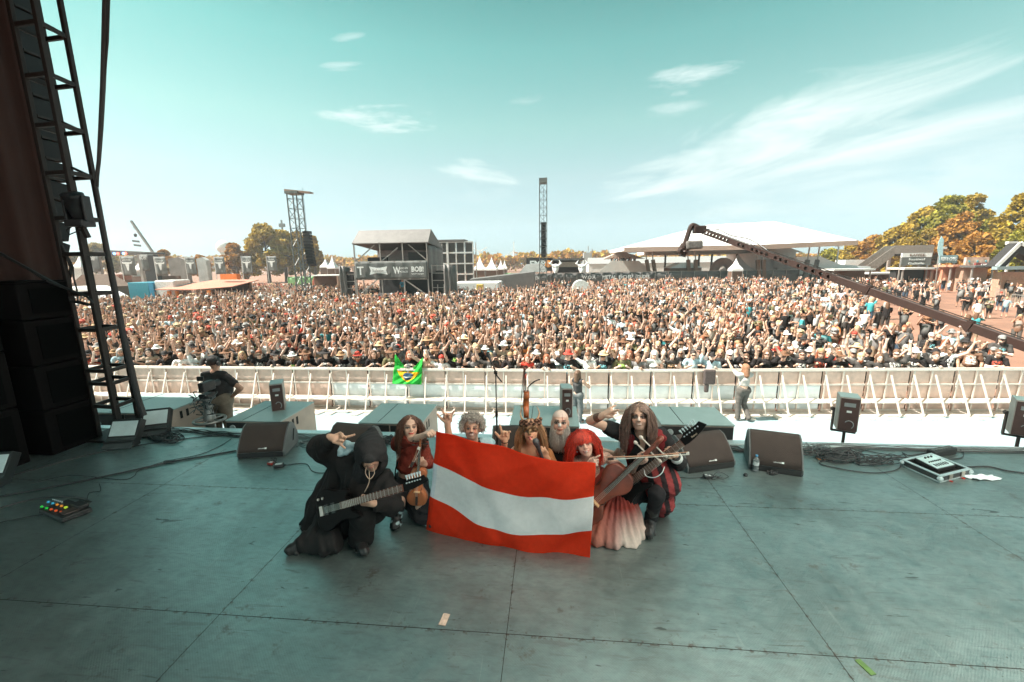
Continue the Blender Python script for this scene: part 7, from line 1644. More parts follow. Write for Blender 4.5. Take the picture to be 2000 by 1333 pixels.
# ---- shop stage with horned skull figures
Y=76; t=thing('merch_sign',(X_(1052,520,Y),Y,GZ),'black shop sign board with white letters and an orange disc','sign'); x0,x1=X_(1028,515,Y),X_(1079,515,Y); z0,z1=Z_(1050,530,Y),Z_(1050,504,Y)
MB().box((x0,Y,z0),(x1,Y+1.5,z1)).build('board',blk,t); text('EMP',(x0+(x1-x0)*.44,Y-.03,(z0+z1)/2+.1),XX,ZZ,1.15,lett,t,.05,width=2.8,bold=.04); MB().lathe([(.65,0),(.65,.04)],(x0+(x1-x0)*.84,Y-.01,(z0+z1)/2+.1),(0,-1,0),18).build('orange_disc',M('sign_orange'),t); text('!',(x0+(x1-x0)*.84,Y-.09,(z0+z1)/2+.1),XX,ZZ,.8,lett,t,.03)
for x in (x0+.2,x1-.2): MB().beam((x,Y+.5,GZ),(x,Y+.5,z0),.2).build('post',scaf,t)
MB().add([(x0-1,Y-3,Z_(1050,531,Y)),(x1-1,Y-3,Z_(1050,531,Y)),(x1-1.4,Y-.2,Z_(1050,516,Y)),(x0,Y-.2,Z_(1050,516,Y)),(x0-1,Y-3,Z_(1050,532,Y)),(x1-1,Y-3,Z_(1050,532,Y)),(x1-1.4,Y-.2,Z_(1050,532,Y)),(x0,Y-.2,Z_(1050,532,Y))],[(0,1,2,3),(4,7,6,5),(0,4,5,1),(1,5,6,2),(2,6,7,3),(3,7,4,0)]).build('awning',greyf,t)
x0,x1=X_(1080,515,Y),X_(1150,515,Y); t=thing('merch_stage',((x0+x1)/2,Y+2,GZ),'dark shop stage flanked by two white horned skull figures','stage'); zt=Z_(1110,505,Y)
MB().box((x0,Y+2,GZ),(x1-1.5,Y+5,zt-.2)).build('back_wall',blk,t); MB().box((x0-.6,Y,zt-.35),(x1-.8,Y+5,zt)).build('roof',dkf,t)
MB().box((X_(1090,515,Y),Y+.2,Z_(1110,522,Y)),(X_(1129,515,Y),Y+.4,Z_(1110,512,Y))).build('fascia',M('fascia_tan',(.35,.28,.23),.7),t)
for p,sg in ((1085,-1),(1136,1)):
    sx=X_(p,525,Y); s_=thing('skull_figure',(sx,Y-.3,GZ),f"white horned bull skull figure on the {'left' if sg<0 else 'right'} of the dark shop stage",'skull figure')
    S=SDF((sx-1.4,Y-1,Z_(p,540,Y)-.3),(sx+1.4,Y+.3,Z_(p,510,Y)+.3),.09,.15); zc=Z_(p,524,Y)
    S.ell((sx,Y-.3,zc),(.62,.3,.75)); S.cap((sx,Y-.3,zc-.5),(sx,Y-.4,zc-1.5),.38,.22); S.ell((sx-.26,Y-.6,zc+.05),(.16,.2,.16),None,.05,'s'); S.ell((sx+.26,Y-.6,zc+.05),(.16,.2,.16),None,.05,'s')
    for q in (-1,1): S.cap((sx+q*.5,Y-.3,zc+.4),(sx+q*.95,Y-.3,zc+.8),.2,.15); S.cap((sx+q*.95,Y-.3,zc+.8),(sx+q*.6,Y-.3,zc+1.35),.15,.06)
    v,f=S.mesh(); mesh_np('skull',v,f,lett,s_,None,True)
# ---- raised terrace with skirt
Y=80; x0,x1=X_(1170,520,Y),X_(1275,520,Y); t=thing('raised_terrace',((x0+x1)/2,Y+2,GZ),'raised terrace with dark skirt and pale railings behind the crowd','terrace'); zd=Z_(1220,521,Y)
MB().prism([(0,GZ),(2.2,zd),((x1-x0)-2.6,zd),((x1-x0),GZ)],(x0,Y,0),XX,ZZ,(0,5,0)).build('skirt',brownw,t); MB().prism([(0,0),(.1,1.2),(2.3,2.6+.5),((x1-x0)-2.6,3.0),((x1-x0)-.2,1.1),((x1-x0),0),((x1-x0)-2.6,.0),(2.2,0)],(x0,Y-.15,zd-2.0),XX,ZZ,(0,.06,0)).build('railing_mesh',M('railing_pale',(.55,.54,.50),.6,0,.3,12),t)
MB().prism([(2,0),(5.5,1.5),(10,0)],(x0-1,Y+3,zd+1.4),XX,ZZ,(0,4,0)).build('tent_top',M('terrace_tent',(.50,.38,.32),.7),t)
for k in range(14): spectator(VAR[(k*3)%14],x0+2.4+k*(x1-x0-5)/14,Y+1+.4*(k%3),zd+.01,R1.uniform(-1,1),1,R1,lambda a,b,v,k=k:f'{a}, {b}, on the raised terrace, {ordw(k)} from the left','people on the raised terrace')
# grey buildings
Y=150; x0,x1=X_(1140,505,Y),X_(1156,505,Y); t=thing('grey_block',((x0+x1)/2,Y,GZ),'small grey concrete block building with two masts on the horizon','building'); MB().box((x0,Y,GZ),(x1,Y+4,Z_(1148,494,Y))).build('wall',M('concrete_grey',(.33,.33,.32),.8),t); 
for p,h_ in ((1149,481),(1157,486)): MB().beam((X_(p,495,Y),Y+1,Z_(1148,495,Y)),(X_(p,495,Y),Y+1,Z_(p,h_,Y)),.25).build('mast',scaf,t)
Y=120; x0,x1=X_(1150,512,Y),X_(1430,512,Y); t=thing('long_shed',((x0+x1)/2,Y,GZ),'long grey roofed shed stretching behind the terrace and canopy','shed'); MB().box((x0,Y,GZ),(x1,Y+8,Z_(1290,514,Y))).build('wall',offw,t); MB().prism([(0,0),(.1,0),(4,1.7),(8,0)],(x0,Y-.2,Z_(1290,514,Y)),(0,1,0),ZZ,(x1-x0,0,0)).build('roof',M('shed_roof',(.25,.25,.245),.7),t)
t=thing('marquee',(X_(1330,525,74),74,GZ),'pale marquee with brown side wall under the giant canopy','marquee'); x0,x1=X_(1308,525,74),X_(1372,525,74)
MB().prism([(0,0),(2.0,.9),((x1-x0)-2.0,.9),((x1-x0),0)],(x0,74,Z_(1330,524,74)),XX,ZZ,(0,4,0)).build('roof',M('marquee_pale',(.58,.60,.58),.6),t); MB().box((x0+.1,74.1,GZ),(x1-.1,77.9,Z_(1330,524,74)-.01)).build('wall',brownw,t)
# fence with banners along the far edge of the crowd
Y=70; t=fence(X_(1000,540,Y),Y,X_(1560,540,74),74,Z_(1200,533,Y)-GZ,'long dark banner fence along the far edge of the crowd',dkf,22)
for k,(p,s_) in enumerate(((1150,'W:O:A'),(1190,'METAL'),(1222,'BOB!'),(1255,'LOUDER'),(1040,'WACKEN'))): text(s_,(X_(p,538,Y),Y-.2,GZ+2.0),XX,ZZ,.55,lett,t,.02,width=2.2)
fence(X_(1560,540,74),74,X_(1760,535,74),74,1.9,'dark fence running right beneath the crane arm',dkf,8)
fence(X_(560,528,88),88,X_(665,528,88),88,2.2,'green and white scrim fence left of the mixing tower',M('green_scrim',(.20,.42,.16),.7,0,.5,.25),6)
fence(X_(985,530,98),98,X_(1045,530,98),98,2.2,'green scrim fence beside the pagoda tents',M('green_scrim'),5)
# stall left of FOH
Y=56; x0,x1=X_(598,550,Y),X_(662,550,Y); t=thing('bar_stall',((x0+x1)/2,Y+2,GZ),'dark open bar stall with pale roof edge left of the mixing tower','stall'); zt=Z_(630,538,Y)
MB().box((x0,Y,zt-.12),(x1,Y+4,zt)).build('roof',offw,t); MB().box((x0,Y+2,GZ),(x1,Y+3.9,zt-.125)).build('back_wall',brownw,t); MB().box((x1-.3,Y,GZ),(x1-.1,Y+2,zt-.13)).build('side_wall',M('stall_tan',(.40,.24,.17),.8),t)
Y=80; o=thing('red_vehicle',(X_(618,528,Y),Y,GZ),'red van parked beyond the bar stall','van'); x0,x1=X_(607,528,Y),X_(630,528,Y); MB().prism([(0,.4),(0,1.5),(.5,2.3),(x1-x0,2.3),(x1-x0,.4)],(x0,Y,GZ),XX,ZZ,(0,1.9,0)).build('body',M('van_red',(.42,.10,.06),.4),o,bevel=.1); 
for q in (.2,.8): MB().lathe([(.38,-.1),(.38,.1)],(x0+(x1-x0)*q,Y,GZ+.4),(0,1,0),14).build('wheel',blk,o)
MB().box((x0+.55,Y-.01,GZ+1.5),(x1-.2,Y+.0,GZ+2.1)).build('window',M('glass_dark',(.05,.06,.06),.15),o)
# ---- left area: second stage, flags, truck, marquees
Y=68; x0,x1=X_(150,500,Y),X_(283,500,Y); zt=Z_(230,494,Y); t=thing('second_stage',((x0+x1)/2,Y+4,GZ),'distant second stage with curved roof, dark banners and lit lamps, far left','stage')
MB().prism([(0,0),(0,.3),((x1-x0)*.5,.75),((x1-x0),.3),((x1-x0),0)],(x0,Y,zt-.3),XX,ZZ,(0,4,0)).build('roof',dkf,t); MB().box((X_(218,500,Y),Y+5,GZ),(X_(248,500,Y),Y+6,zt-.3)).build('backdrop',blk,t)
MB().box((x0,Y+6,GZ),(x1,Y+6.5,GZ+3)).build('rear_deck',brownw,t)
for p in (163,188,270): MB().beam((X_(p,520,Y),Y+.6,GZ),(X_(p,520,Y),Y+.6,zt-.3),.5).build('tower_leg',scaf,t)
for p0,p1 in ((173,197),(278,293)): 
    bn=wavy_sheet((X_(p0,510,Y),Y-.3),(X_(p1,510,Y),Y-.3),Z_(190,531,Y),Z_(190,499,Y),.05,1,'banner',greyf,t,8,4); text('BOB!',(X_((p0+p1)/2,505,Y),Y-.6,Z_(190,505,Y)),XX,ZZ,.7,lett,bn,.02,width=1.3)
for k,(p,c_) in enumerate(((212,(1,.12,.08)),(225,(.15,.4,1)),(232,(1,.12,.08)),(243,(.2,.45,1)),(247,(1,.15,.1)))): MB().lathe([(.22,0),(.22,.15)],(X_(p,498,Y),Y-.05,zt-.15),(0,-1,0),10).build('lit_lamp',M('lit_'+('red' if c_[0]>.5 else 'blue'),c_,.5,emit=(c_,1.5)),t)
fl_m=M('flag_fabric_grey',(.17,.175,.165),.8,0,.15,1)
for k,(p0,p1,pt,pb,Y) in enumerate(((238.5,264,501.5,539,56),(304,326,502,539,60),(364,383,502,537,70),(421,440,502,536,76),(474,493,501,535,78),(523,541,501,531,86))):
    x=X_(p0-1,520,Y); t=thing('flag_pole',(x,Y,GZ),f'grey banner flag with pale bull skull on a white pole, {ORDN[k]} from the left','banner flag','grey bull skull banner flags on the left field'); MB().beam((x,Y,GZ),(x,Y,Z_(p0,pt-1,Y)),.09).build('pole',offw,t)
    xe=X_(p1,520,Y); fg=wavy_sheet((x+.06,Y),(xe,Y),Z_(p0,pb,Y),Z_(p0,pt,Y),.05,1,'banner',fl_m,t,10,8,seed=k); cx=(x+xe)/2; zc=(Z_(p0,pb,Y)*.42+Z_(p0,pt,Y)*.58); w=(xe-x)*.40
    MB().prism([(-1,.55),(-.85,.15),(-.35,.10),(-.16,-.9),(0,-1.1),(.16,-.9),(.35,.10),(.85,.15),(1,.55),(.6,.36),(.25,.42),(-.25,.42),(-.6,.36)],(cx,Y-.12,zc),XX*w,ZZ*w,(0,-.02,0)).build('bull_skull',lett,fg)
    text('LOUDER',(cx,Y-.14,zc+w*.75),XX,ZZ,w*.28,lett,fg,.01,width=w*1.6)
# scenic panels
for p0,p1,pt,m_,lb in ((330,364,506,M('scenic_brown',(.22,.19,.17),.8,0,.3,.6),'dark scenic painted wall panel behind the second banner flag'),(385,404,506,M('scenic_grey',(.42,.42,.40),.8,0,.3,.6),'pale torn scenic panel behind the third banner flag'),(586,592,500,greyf,'narrow grey panel')):
    if p0==586: continue
    Y=82; t=thing('scenic_wall',(X_((p0+p1)/2,520,Y),Y,GZ),lb,'scenic panel'); MB().prism([(0,0),(0,Z_(p0,pt,Y)-GZ),((X_(p1,520,Y)-X_(p0,520,Y))*.6,Z_(p0,pt,Y)-GZ+.3),(X_(p1,520,Y)-X_(p0,520,Y),Z_(p0,pt+3,Y)-GZ),(X_(p1,520,Y)-X_(p0,520,Y),0)],(X_(p0,520,Y),Y,GZ),XX,ZZ,(0,1,0)).build('panel',m_,t)
# crane
Y=120; a=at(303,500,Y); b=at(256,432,Y); t=thing('mobile_crane',(a[0]+2,Y,GZ),'slanting grey crane jib with hook and two hanging pennants, far left','crane'); MB().beam(a,b,.55,.55).build('jib',M('crane_grey',(.22,.20,.18),.5),t); MB().beam((a[0]+2,Y,GZ),a,1.1).build('mast',M('crane_grey'),t); MB().box((a[0]-1,Y-1,GZ),(a[0]+6,Y+2,GZ+2.2)).build('carrier',M('crane_grey'),t); MB().tube([b,[b[0]+.6,Y,Z_(258,450,Y)]],.06,4).build('hook_cable',steel,t); MB().lathe([(.05,-.6),(.4,-.3),(.4,.3),(.05,.6)],(b[0]+.6,Y,Z_(258,460,Y)),n=8).build('hook',steel,t)
for (x,y) in ((265,470),(268,478)): q=at(x,y,Y); MB().prism([(-1.3,.2),(1.2,-.1),(1.2,-.7),(-1.2,-.4)],q,XX,ZZ,(0,.08,0)).build('pennant',greyf,t)
# radar dome, radio mast
Y=230; c_=at(437,483,Y); t=thing('radar_dome',(c_[0],Y,GZ),'white radar dome on a tower above the trees','radar dome'); rD=X_(449,483,Y)-c_[0]; S=SDF(c_-rD*1.3,c_+rD*1.3,rD/14,.1); S.ell(c_,(rD,rD,rD)); v,f=S.mesh(); mesh_np('dome',v,f,wht,t,None,True); MB().tube([(c_[0],Y,GZ),(c_[0],Y,c_[2]-rD*.7)],rD*.6,16).build('tower',offw,t,smooth=True)
Y=200; t=thing('radio_mast',(X_(554,470,Y),Y,GZ),'thin radio mast with antennas left of the lattice tower','mast'); x=X_(554,470,Y); MB().beam((x,Y,GZ),(x,Y,Z_(554,430,Y)),.6).build('pole',latm,t); MB().box((x-1.4,Y-.5,Z_(554,444,Y)),(x+1.4,Y+.5,Z_(554,437,Y))).build('antenna_ring',latm,t)
# wind turbines
for p,pt,pb,a0 in ((937,492,508,.5),(1004,491,508,1.57)):
    Y=420; x=X_(p,500,Y); t=thing('wind_turbine',(x,Y,GZ),f"white wind turbine on the horizon {'just right of the scaffold wall' if p<950 else 'left of the centre lattice tower'}",'wind turbine'); h_=Z_(p,pt,Y); MB().tube([(x,Y,GZ),(x,Y,h_)],[1.3,.8],10).build('tower',wht,t); MB().box((x-.9,Y-1.5,h_-.8),(x+.9,Y+2,h_+.8)).build('nacelle',wht,t)
    for k in range(3): a=a0+k*2.094; MB().beam((x,Y-1.8,h_),(x+9*math.cos(a),Y-1.8,h_+9*math.sin(a)),.8,.3,(0,1,0)).build('blade',wht,t)
# trucks and marquees on the left
Y=43; x0,x1=X_(250,560,Y),X_(314,560,Y); t=thing('box_truck',((x0+x1)/2,Y+1,GZ),'teal blue box truck with white cab near the left crowd edge','truck'); z1=Z_(280,552,Y); xm=x0+(x1-x0)*.62
MB().box((x0,Y,GZ+.7),(xm,Y+2.4,z1)).build('cargo_box',M('truck_teal',(.04,.24,.31),.4),t,bevel=.04); MB().box((xm+.02,Y,GZ+.7),(x1-.9,Y+2.4,z1)).build('cargo_box',M('truck_blue',(.03,.22,.36),.4),t,bevel=.04); MB().box((x1-.85,Y+.1,GZ+.5),(x1+1.6,Y+2.3,z1+.2)).build('cab',offw,t,bevel=.15)
for q in (.12,.3,.75,1.05): MB().lathe([(.5,-.12),(.5,.12)],(x0+(x1-x0)*q,Y+.1,GZ+.5),(0,1,0),14).build('wheel',blk,t)
Y=41.5; x0,x1=X_(176,560,Y),X_(262,560,Y); t=thing('white_bus',((x0+x1)/2,Y,GZ),'long white rounded bus roof between the truss tower and the teal truck','bus'); MB().prism([(0,.5),(0,2.2),(.6,2.7),(x1-x0-2.2,2.7),(x1-x0,1.6),(x1-x0,.5)],(x0,Y-3,GZ),XX,ZZ,(0,2.4,0)).build('body',wht,t,bevel=.25); MB().box((x0+.4,Y-3.02,GZ+1.5),(x1-2.6,Y-3.0,GZ+2.1)).build('window',M('glass_dark'),t)
org_m=M('marquee_orange',(.42,.18,.12),.7,0,.08,.8); org_p=M('post_orange',(.70,.20,.04),.6)
Y=43; x0,x1=X_(318,560,Y),X_(452,560,Y); t=thing('orange_marquee',((x0+x1)/2,Y+2,GZ),'flat pinkish orange marquee on orange posts at the left crowd edge','marquee'); zt=Z_(380,551,Y)
MB().add([(x0,Y-1,zt-.7),(x0+(x1-x0)*.62,Y-1.5,zt-.75),(x1,Y,zt-.55),(x1-.4,Y+5,zt),(x0+(x1-x0)*.3,Y+5,zt+.1),(x0,Y-1,zt-.8),(x0+(x1-x0)*.62,Y-1.5,zt-.85),(x1,Y,zt-.65),(x1-.4,Y+5,zt-.1),(x0+(x1-x0)*.3,Y+5,zt)],[(0,1,2,3,4),(9,8,7,6,5),(0,5,6,1),(1,6,7,2),(2,7,8,3),(3,8,9,4),(4,9,5,0)]).build('roof',org_m,t)
MB().box((X_(390,552,Y),Y+3,zt+.12),(X_(424,552,Y),Y+3.6,zt+.75)).build('sign_board',org_p,t)
for p in (347,362,423): MB().beam((X_(p,575,Y),Y-1,GZ),(X_(p,575,Y),Y-1,zt-.9),.35,.2).build('post',org_p,t)
MB().box((x0,Y+4,GZ),(x1-1,Y+4.5,zt-.2)).build('back_wall',brownw,t)
fence(X_(170,585,40),40,X_(320,585,40),40,1.2,'dark low fence below the bus and truck at the left crowd edge',dkf,8)
t=thing('food_hut',(X_(165,560,42),42,GZ),'brown gabled food hut behind the truss tower','hut'); x0,x1=X_(140,560,42),X_(196,560,42); MB().box((x0,42,GZ),(x1,45,Z_(165,562,42))).build('wall',brownw,t); MB().prism([(-.3,0),((x1-x0)/2,1.4),((x1-x0)+.3,0)],(x0,41.8,Z_(165,562,42)+.01),XX,ZZ,(0,3.4,0)).build('roof',M('hut_roof',(.20,.13,.10),.8),t)
t=thing('fascia_sign',(X_(200,543,58),58,GZ),'long brown stall fascia with white letters, far left','sign'); x0,x1=X_(160,543,58),X_(232,543,58); MB().box((x0,58,Z_(200,548,58)),(x1,60,Z_(200,537,58))).build('board',M('fascia_brown',(.30,.12,.08),.7),t); text('HOLY.BIER.METAL',((x0+x1)/2,57.96,Z_(200,542.5,58)),XX,ZZ,.55,lett,t,.03,width=4.6); MB().box((x0,59,GZ),(x1,60,Z_(200,548,58)-.01)).build('wall',brownw,t)
# ---- right side: signs, stalls, bridge
Y=62
def sign(px0,px1,py0,py1,Y,words,label,bg,fg=lett,post=True,hh=.5,name='sign_board',wf=.8,dy=0):
    x0,x1=X_(px0,py1,Y),X_(px1,py1,Y); z0,z1=Z_(px0,py1,Y),Z_(px0,py0,Y); t=thing(name,((x0+x1)/2,Y,GZ),label,'sign'); MB().box((x0,Y,z0),(x1,Y+.25,z1)).build('board',bg,t)
    for i,wd_ in enumerate(words): text(wd_,((x0+x1)/2,Y-.03,z1-(z1-z0)*(i+.5)/len(words)),XX,ZZ,(z1-z0)*hh/len(words),fg,t,.03,width=(x1-x0)*wf)
    if post:
        for x in (x0+.1,x1-.1): MB().beam((x,Y+.3,GZ),(x,Y+.3,z1),.14).build('post',scaf,t)
    return t
sign(1762,1820,495,503,62,['KAFFEE'],'white fascia board reading KAFFEE on the food tower',lett,brownw,False,.62,wf=.5)
sign(1760,1817,503.3,519,62,['festival','Galerie'],'grey board with pale script below the white fascia',greyf,lett,True,.55,wf=.55)
sign(1834,1869,499,514,66,['FISH & CHIPS'],'grey blue board reading FISH and CHIPS',M('board_blue_grey',(.22,.33,.35),.7),lett,True,.5,wf=.85)
sign(1905,1946,514,522,60,['DRINKS'],'dark red bar fascia reading DRINKS',M('board_dark_red',(.25,.05,.04),.7),lett,True,.6,wf=.5)
sign(1885,1930,503,519,60.8,['· · ·'],'colourful patchwork sloped board with no words'.replace(' with no words',' above the bar'),M('board_patchwork',(.62,.42,.33),.7,0,.6,.9),M('patch_teal',(.15,.45,.5),.6),True,.3)
sign(1545,1600,523,529,66,['PIZZA'],'white awning strip beneath the crane arm',lett,M('patch_teal'),True,.5) if False else None
def stall(px0,px1,py0,Y,label,wallm,roofm,d=2.2,front=True,slope=.3):
    x0,x1=X_(px0,py0,Y),X_(px1,py0,Y); z1=Z_(px0,py0,Y); t=thing('food_stall',((x0+x1)/2,Y+d/2,GZ),label,'stall','food stalls along the right edge of the field')
    MB().box((x0,Y+d*.5,GZ),(x1,Y+d,z1-.05)).build('back_wall',wallm,t); MB().box((x0-.3,Y-.6,z1),(x1+.3,Y+d+.2,z1+.25)).build('roof',roofm,t)
    MB().box((x0+.1,Y+.1,GZ),(x1-.1,Y+.7,GZ+1.1)).build('counter',M('counter_wood',(.45,.26,.18),.7,0,.3,2),t)
    for x in (x0,x1): MB().beam((x,Y,GZ),(x,Y,z1),.16).build('post',scaf,t)
    return t
stall(1764,1820,527,62,'food stall under the KAFFEE board with white roof',blk,offw); stall(1822,1856,528,62,'red brown stall between the two big boards',M('stall_red',(.50,.18,.10),.8),M('stall_terracotta',(.55,.24,.15),.7))
stall(1858,1886,522,60,'terracotta coloured bar hut below the blue grey board',M('stall_terracotta'),M('stall_terracotta')); stall(1900,1948,523,58,'dark red bar stall below the DRINKS board',M('stall_tan'),dkf); stall(1628,1700,529,68,'long low dark roofed stall right of the canopy legs',brownw,M('stall_roof_pale',(.60,.60,.57),.6)); stall(1700,1756,536,70,'brown walled stall left of the food tower',brownw,offw)
# black triangular roof stand
Y=50; t=thing('triangular_stand',(X_(1980,520,Y),Y,GZ),'stand with steep white edged black gable roof at the right edge','stand'); a=at(1945,521,Y); b=at(1992,475,Y); e=at(2050,505,Y)
MB().prism([(a[0],a[2]),(b[0],b[2]),(e[0],e[2]),(e[0],e[2]-.9),(b[0],b[2]-1.0),(a[0]+.8,a[2]-.3)],(0,Y,0),XX,ZZ,(0,1.2,0)).build('roof',blk,t); MB().beam((a[0],Y-.1,a[2]),(b[0],Y-.1,b[2]),.1,.35).build('white_edge',lett,t); MB().beam((b[0],Y-.1,b[2]),(e[0],Y-.1,e[2]),.1,.35).build('white_edge',lett,t)
MB().box((a[0]+1,Y+.2,GZ),(e[0],Y+1.2,Z_(1980,532,Y))).build('wall',M('stall_tan'),t); MB().box((a[0]-.2,Y-.4,Z_(1960,527,Y)),(e[0],Y+.2,Z_(1960,521,Y))).build('beam_panel',M('grey_blue_panel',(.25,.32,.33),.6),t)
# footbridge
Y=84; t=thing('footbridge',(X_(1750,500,Y),Y,GZ),'grey steel footbridge with stairs in front of the right trees','footbridge'); br=M('bridge_grey',(.26,.22,.19),.6,0,.3,3); x0,x1,xs=X_(1748,490,Y),X_(1812,490,Y),X_(1690,520,Y); zt,zb_=Z_(1748,480,Y),Z_(1748,500,Y)
MB().box((x0,Y,zb_),(x1+1,Y+2.5,zb_+.3)).build('deck',br,t)
for yy in (Y,Y+2.5):
    MB().prism([(0,0),(0,zt-zb_),(x1-x0+1,zt-zb_),(x1-x0+1,0)],(x0,yy,zb_),XX,ZZ,(0,.08,0)).build('side_mesh',M('bridge_mesh',(.30,.25,.22),.7,0,.4,6),t)
    zs=GZ+.8; MB().prism([(0,0),(x0-xs,zb_-zs),(x0-xs,zt-zs),(0,2.0)],(xs,yy,zs),XX,ZZ,(0,.08,0)).build('stair_side',br,t)
for x in (x0+.1,(x0+x1)/2,x1): MB().beam((x,Y+1.2,GZ),(x,Y+1.2,zb_),.4).build('pier',br,t)
t=thing('beach_flag',(X_(1836,500,60),60,GZ),'pale blue feather flag above the food stalls','feather flag'); MB().prism([(0,0),(-.25,.8),(-.3,1.7),(-.05,2.5),(.3,2.0),(.35,1.2),(.45,.4),(.5,0)],(X_(1834,497,60),60,Z_(1834,497,60)-.2),XX,ZZ,(0,.04,0)).build('sail',M('sail_blue',(.45,.68,.72),.7),t); MB().beam((X_(1838,500,60),60.05,GZ),(X_(1834,497,60)-.05,60.05,Z_(1834,480,60)),.07).build('pole',scaf,t)
for k,(p,pt,Y) in enumerate(((1636,482,78),(1971,478,55),(1838,487,72))): x=X_(p,500,Y); t=thing('lamp_mast',(x,Y,GZ),('pale lamp mast right of the giant canopy','lamp mast by the triangular stand','lamp mast behind the feather flag')[k],'lamp mast'); MB().beam((x,Y,GZ),(x,Y,Z_(p,pt,Y)),.18).build('pole',offw,t); MB().box((x-.5,Y-.2,Z_(p,pt,Y)),(x+.5,Y+.2,Z_(p,pt,Y)+.35)).build('lamp_head',offw,t)
Y=90; t=thing('white_trailer',(X_(1668,512,Y),Y,GZ),'white trailer roof behind the crane arm','trailer'); MB().box((X_(1651,512,Y),Y,GZ+1),(X_(1690,512,Y),Y+3,Z_(1668,508,Y))).build('body',wht,t); MB().box((X_(1655,512,Y),Y+.5,GZ),(X_(1685,512,Y),Y+2.5,GZ+1)).build('undercarriage',blk,t)
Y=76; t=thing('slanted_marquee',(X_(1620,515,Y),Y,GZ),'white swooping marquee roof beyond the crane arm','marquee'); x0,x1=X_(1555,500,Y),X_(1700,525,Y)
MB().prism([(0,Z_(1555,503,Y)-GZ),((x1-x0)*.32,Z_(1600,501,Y)-GZ),((x1-x0)*.6,Z_(1640,517,Y)-GZ),((x1-x0),Z_(1700,521,Y)-GZ),((x1-x0),Z_(1700,526,Y)-GZ),((x1-x0)*.3,Z_(1600,524,Y)-GZ),(0,Z_(1555,524,Y)-GZ)],(x0,Y,GZ),XX,ZZ,(0,7,0)).build('roof',wht,t); MB().box((x0+.5,Y+.6,GZ),(x1-3,Y+6.5,Z_(1600,524,Y)-.02)).build('wall',wht,t)
# police style fence right
def crowd_gate(x0,y0,x1,y1,label):
    t=thing('steel_fence',((x0+x1)/2,(y0+y1)/2,GZ),label,'steel fence','galvanised steel fences at the right edge'); st=M('galvanised',(.42,.40,.37),.45,.5)
    a,b=V3((x0,y0,GZ)),V3((x1,y1,GZ))
    MB().beam(a+ZZ*1.1,b+ZZ*1.1,.045).build('top_tube',st,t); MB().beam(a+ZZ*.15,b+ZZ*.15,.04).build('bottom_tube',st,t)
    L=np.linalg.norm(b-a); n=max(3,int(L/.16)); mb=MB()
    for i in range(n+1): mb.tube([lerp(a,b,i/n)+ZZ*.15,lerp(a,b,i/n)+ZZ*1.1],.012,4)
    mb.build('bars',st,t)
    for e in (a,b): MB().beam(e-[0,.3,0],e+[0,.3,0],.05).build('foot',st,t)
for (a,b,c_,d) in ((1942,575,1985,583),(1986,583,2030,590),(1972,590,2040,597)): p,q=gz(a,b+10,GZ),gz(c_,d+10,GZ); crowd_gate(p[0],p[1],q[0],q[1],f"steel fence panel {'upper left' if a==1942 else ('upper right' if a==1986 else 'nearest')} of the three at the right edge")
# ---- jib crane
A=at(2040,690,14.5); B=at(1372,452,27.0); d=unit(B-A); L=np.linalg.norm(B-A); t=thing('camera_crane',A,'long black camera crane arm with holes, slanting over the right crowd','camera crane'); jb=M('jib_black',(.045,.022,.017),.5,.2,.15,4)
side=unit(np.cross(d,ZZ)); up_=np.cross(side,d)
mid=.45*L
hgt=lambda s_: .46-.14*s_/L
MB().obox(A-d*1.6,d*1.6,side*.11,up_*.155).build('rear_boom',jb,t,bevel=.02); _pv=A-d*2.2; MB().beam([_pv[0],_pv[1],GZ],_pv,.22).build('pedestal',jb,t); MB().obox(A-d*3.4,d*.28,side*.35,up_*.3).build('counterweight',jb,t,bevel=.03)
# solid inner section with box profile; outer section has round holes
MB().obox(A+d*mid/2,d*mid/2,side*.11,up_*.155).build('inner_boom',jb,t,bevel=.02)
holes=[.47,.495,.52,.545,.57,.615,.635,.655,.69,.71,.73,.75,.79,.81,.865,.8825,.90,.9175,.935,.9525,.97,.985]
s0=mid
for sd_ in (-1,1):
    vs=[];fs=[]
    def ringpts(c,r,n=16): return [c+d*r*math.cos(a)+up_*r*math.sin(a) for a in np.linspace(0,2*math.pi,n,endpoint=False)]
    s_prev=mid
    mb=MB()
    for hh in holes:
        c=A+d*L*hh+side*sd_*.08; half=.125; wd=L*.0088 if hh>.86 else L*.0095; r=.088
        # plate square with a hole
        sq=[]
        n=16
        for a in np.linspace(0,2*math.pi,n,endpoint=False):
            cx_,sx_=math.cos(a),math.sin(a); m_=max(abs(cx_)/wd,abs(sx_)/half); sq.append(c+d*cx_/m_+up_*sx_/m_)
        cir=ringpts(c,r,n); b0=len(mb.v); th_=side*.02*sd_
        mb.v+= [tuple(p) for p in sq+cir+[p+th_ for p in sq]+[p+th_ for p in cir]]
        for k in range(n):
            k2=(k+1)%n; mb.f+= [(b0+k,b0+k2,b0+n+k2,b0+n+k),(b0+2*n+k,b0+3*n+k,b0+3*n+k2,b0+2*n+k2),(b0+n+k,b0+n+k2,b0+3*n+k2,b0+3*n+k)]
        if L*hh-wd>s_prev+.01: e0,e1=s_prev,L*hh-wd; mb.obox(A+d*(e0+e1)/2+side*sd_*.085,d*(e1-e0)/2,side*.01,up_*half)
        s_prev=L*hh+wd
    mb.build('side_plate',jb,t)
for sg in (-1,1): MB().obox(A+d*(mid+L*.995)/2+up_*sg*.135,d*(L*.995-mid)/2,side*.09,up_*.012).build('flange',jb,t)
MB().tube([A+up_*.22,A+d*mid+up_*.22,B+up_*.18],.02,5).build('tension_cable',steel,t)
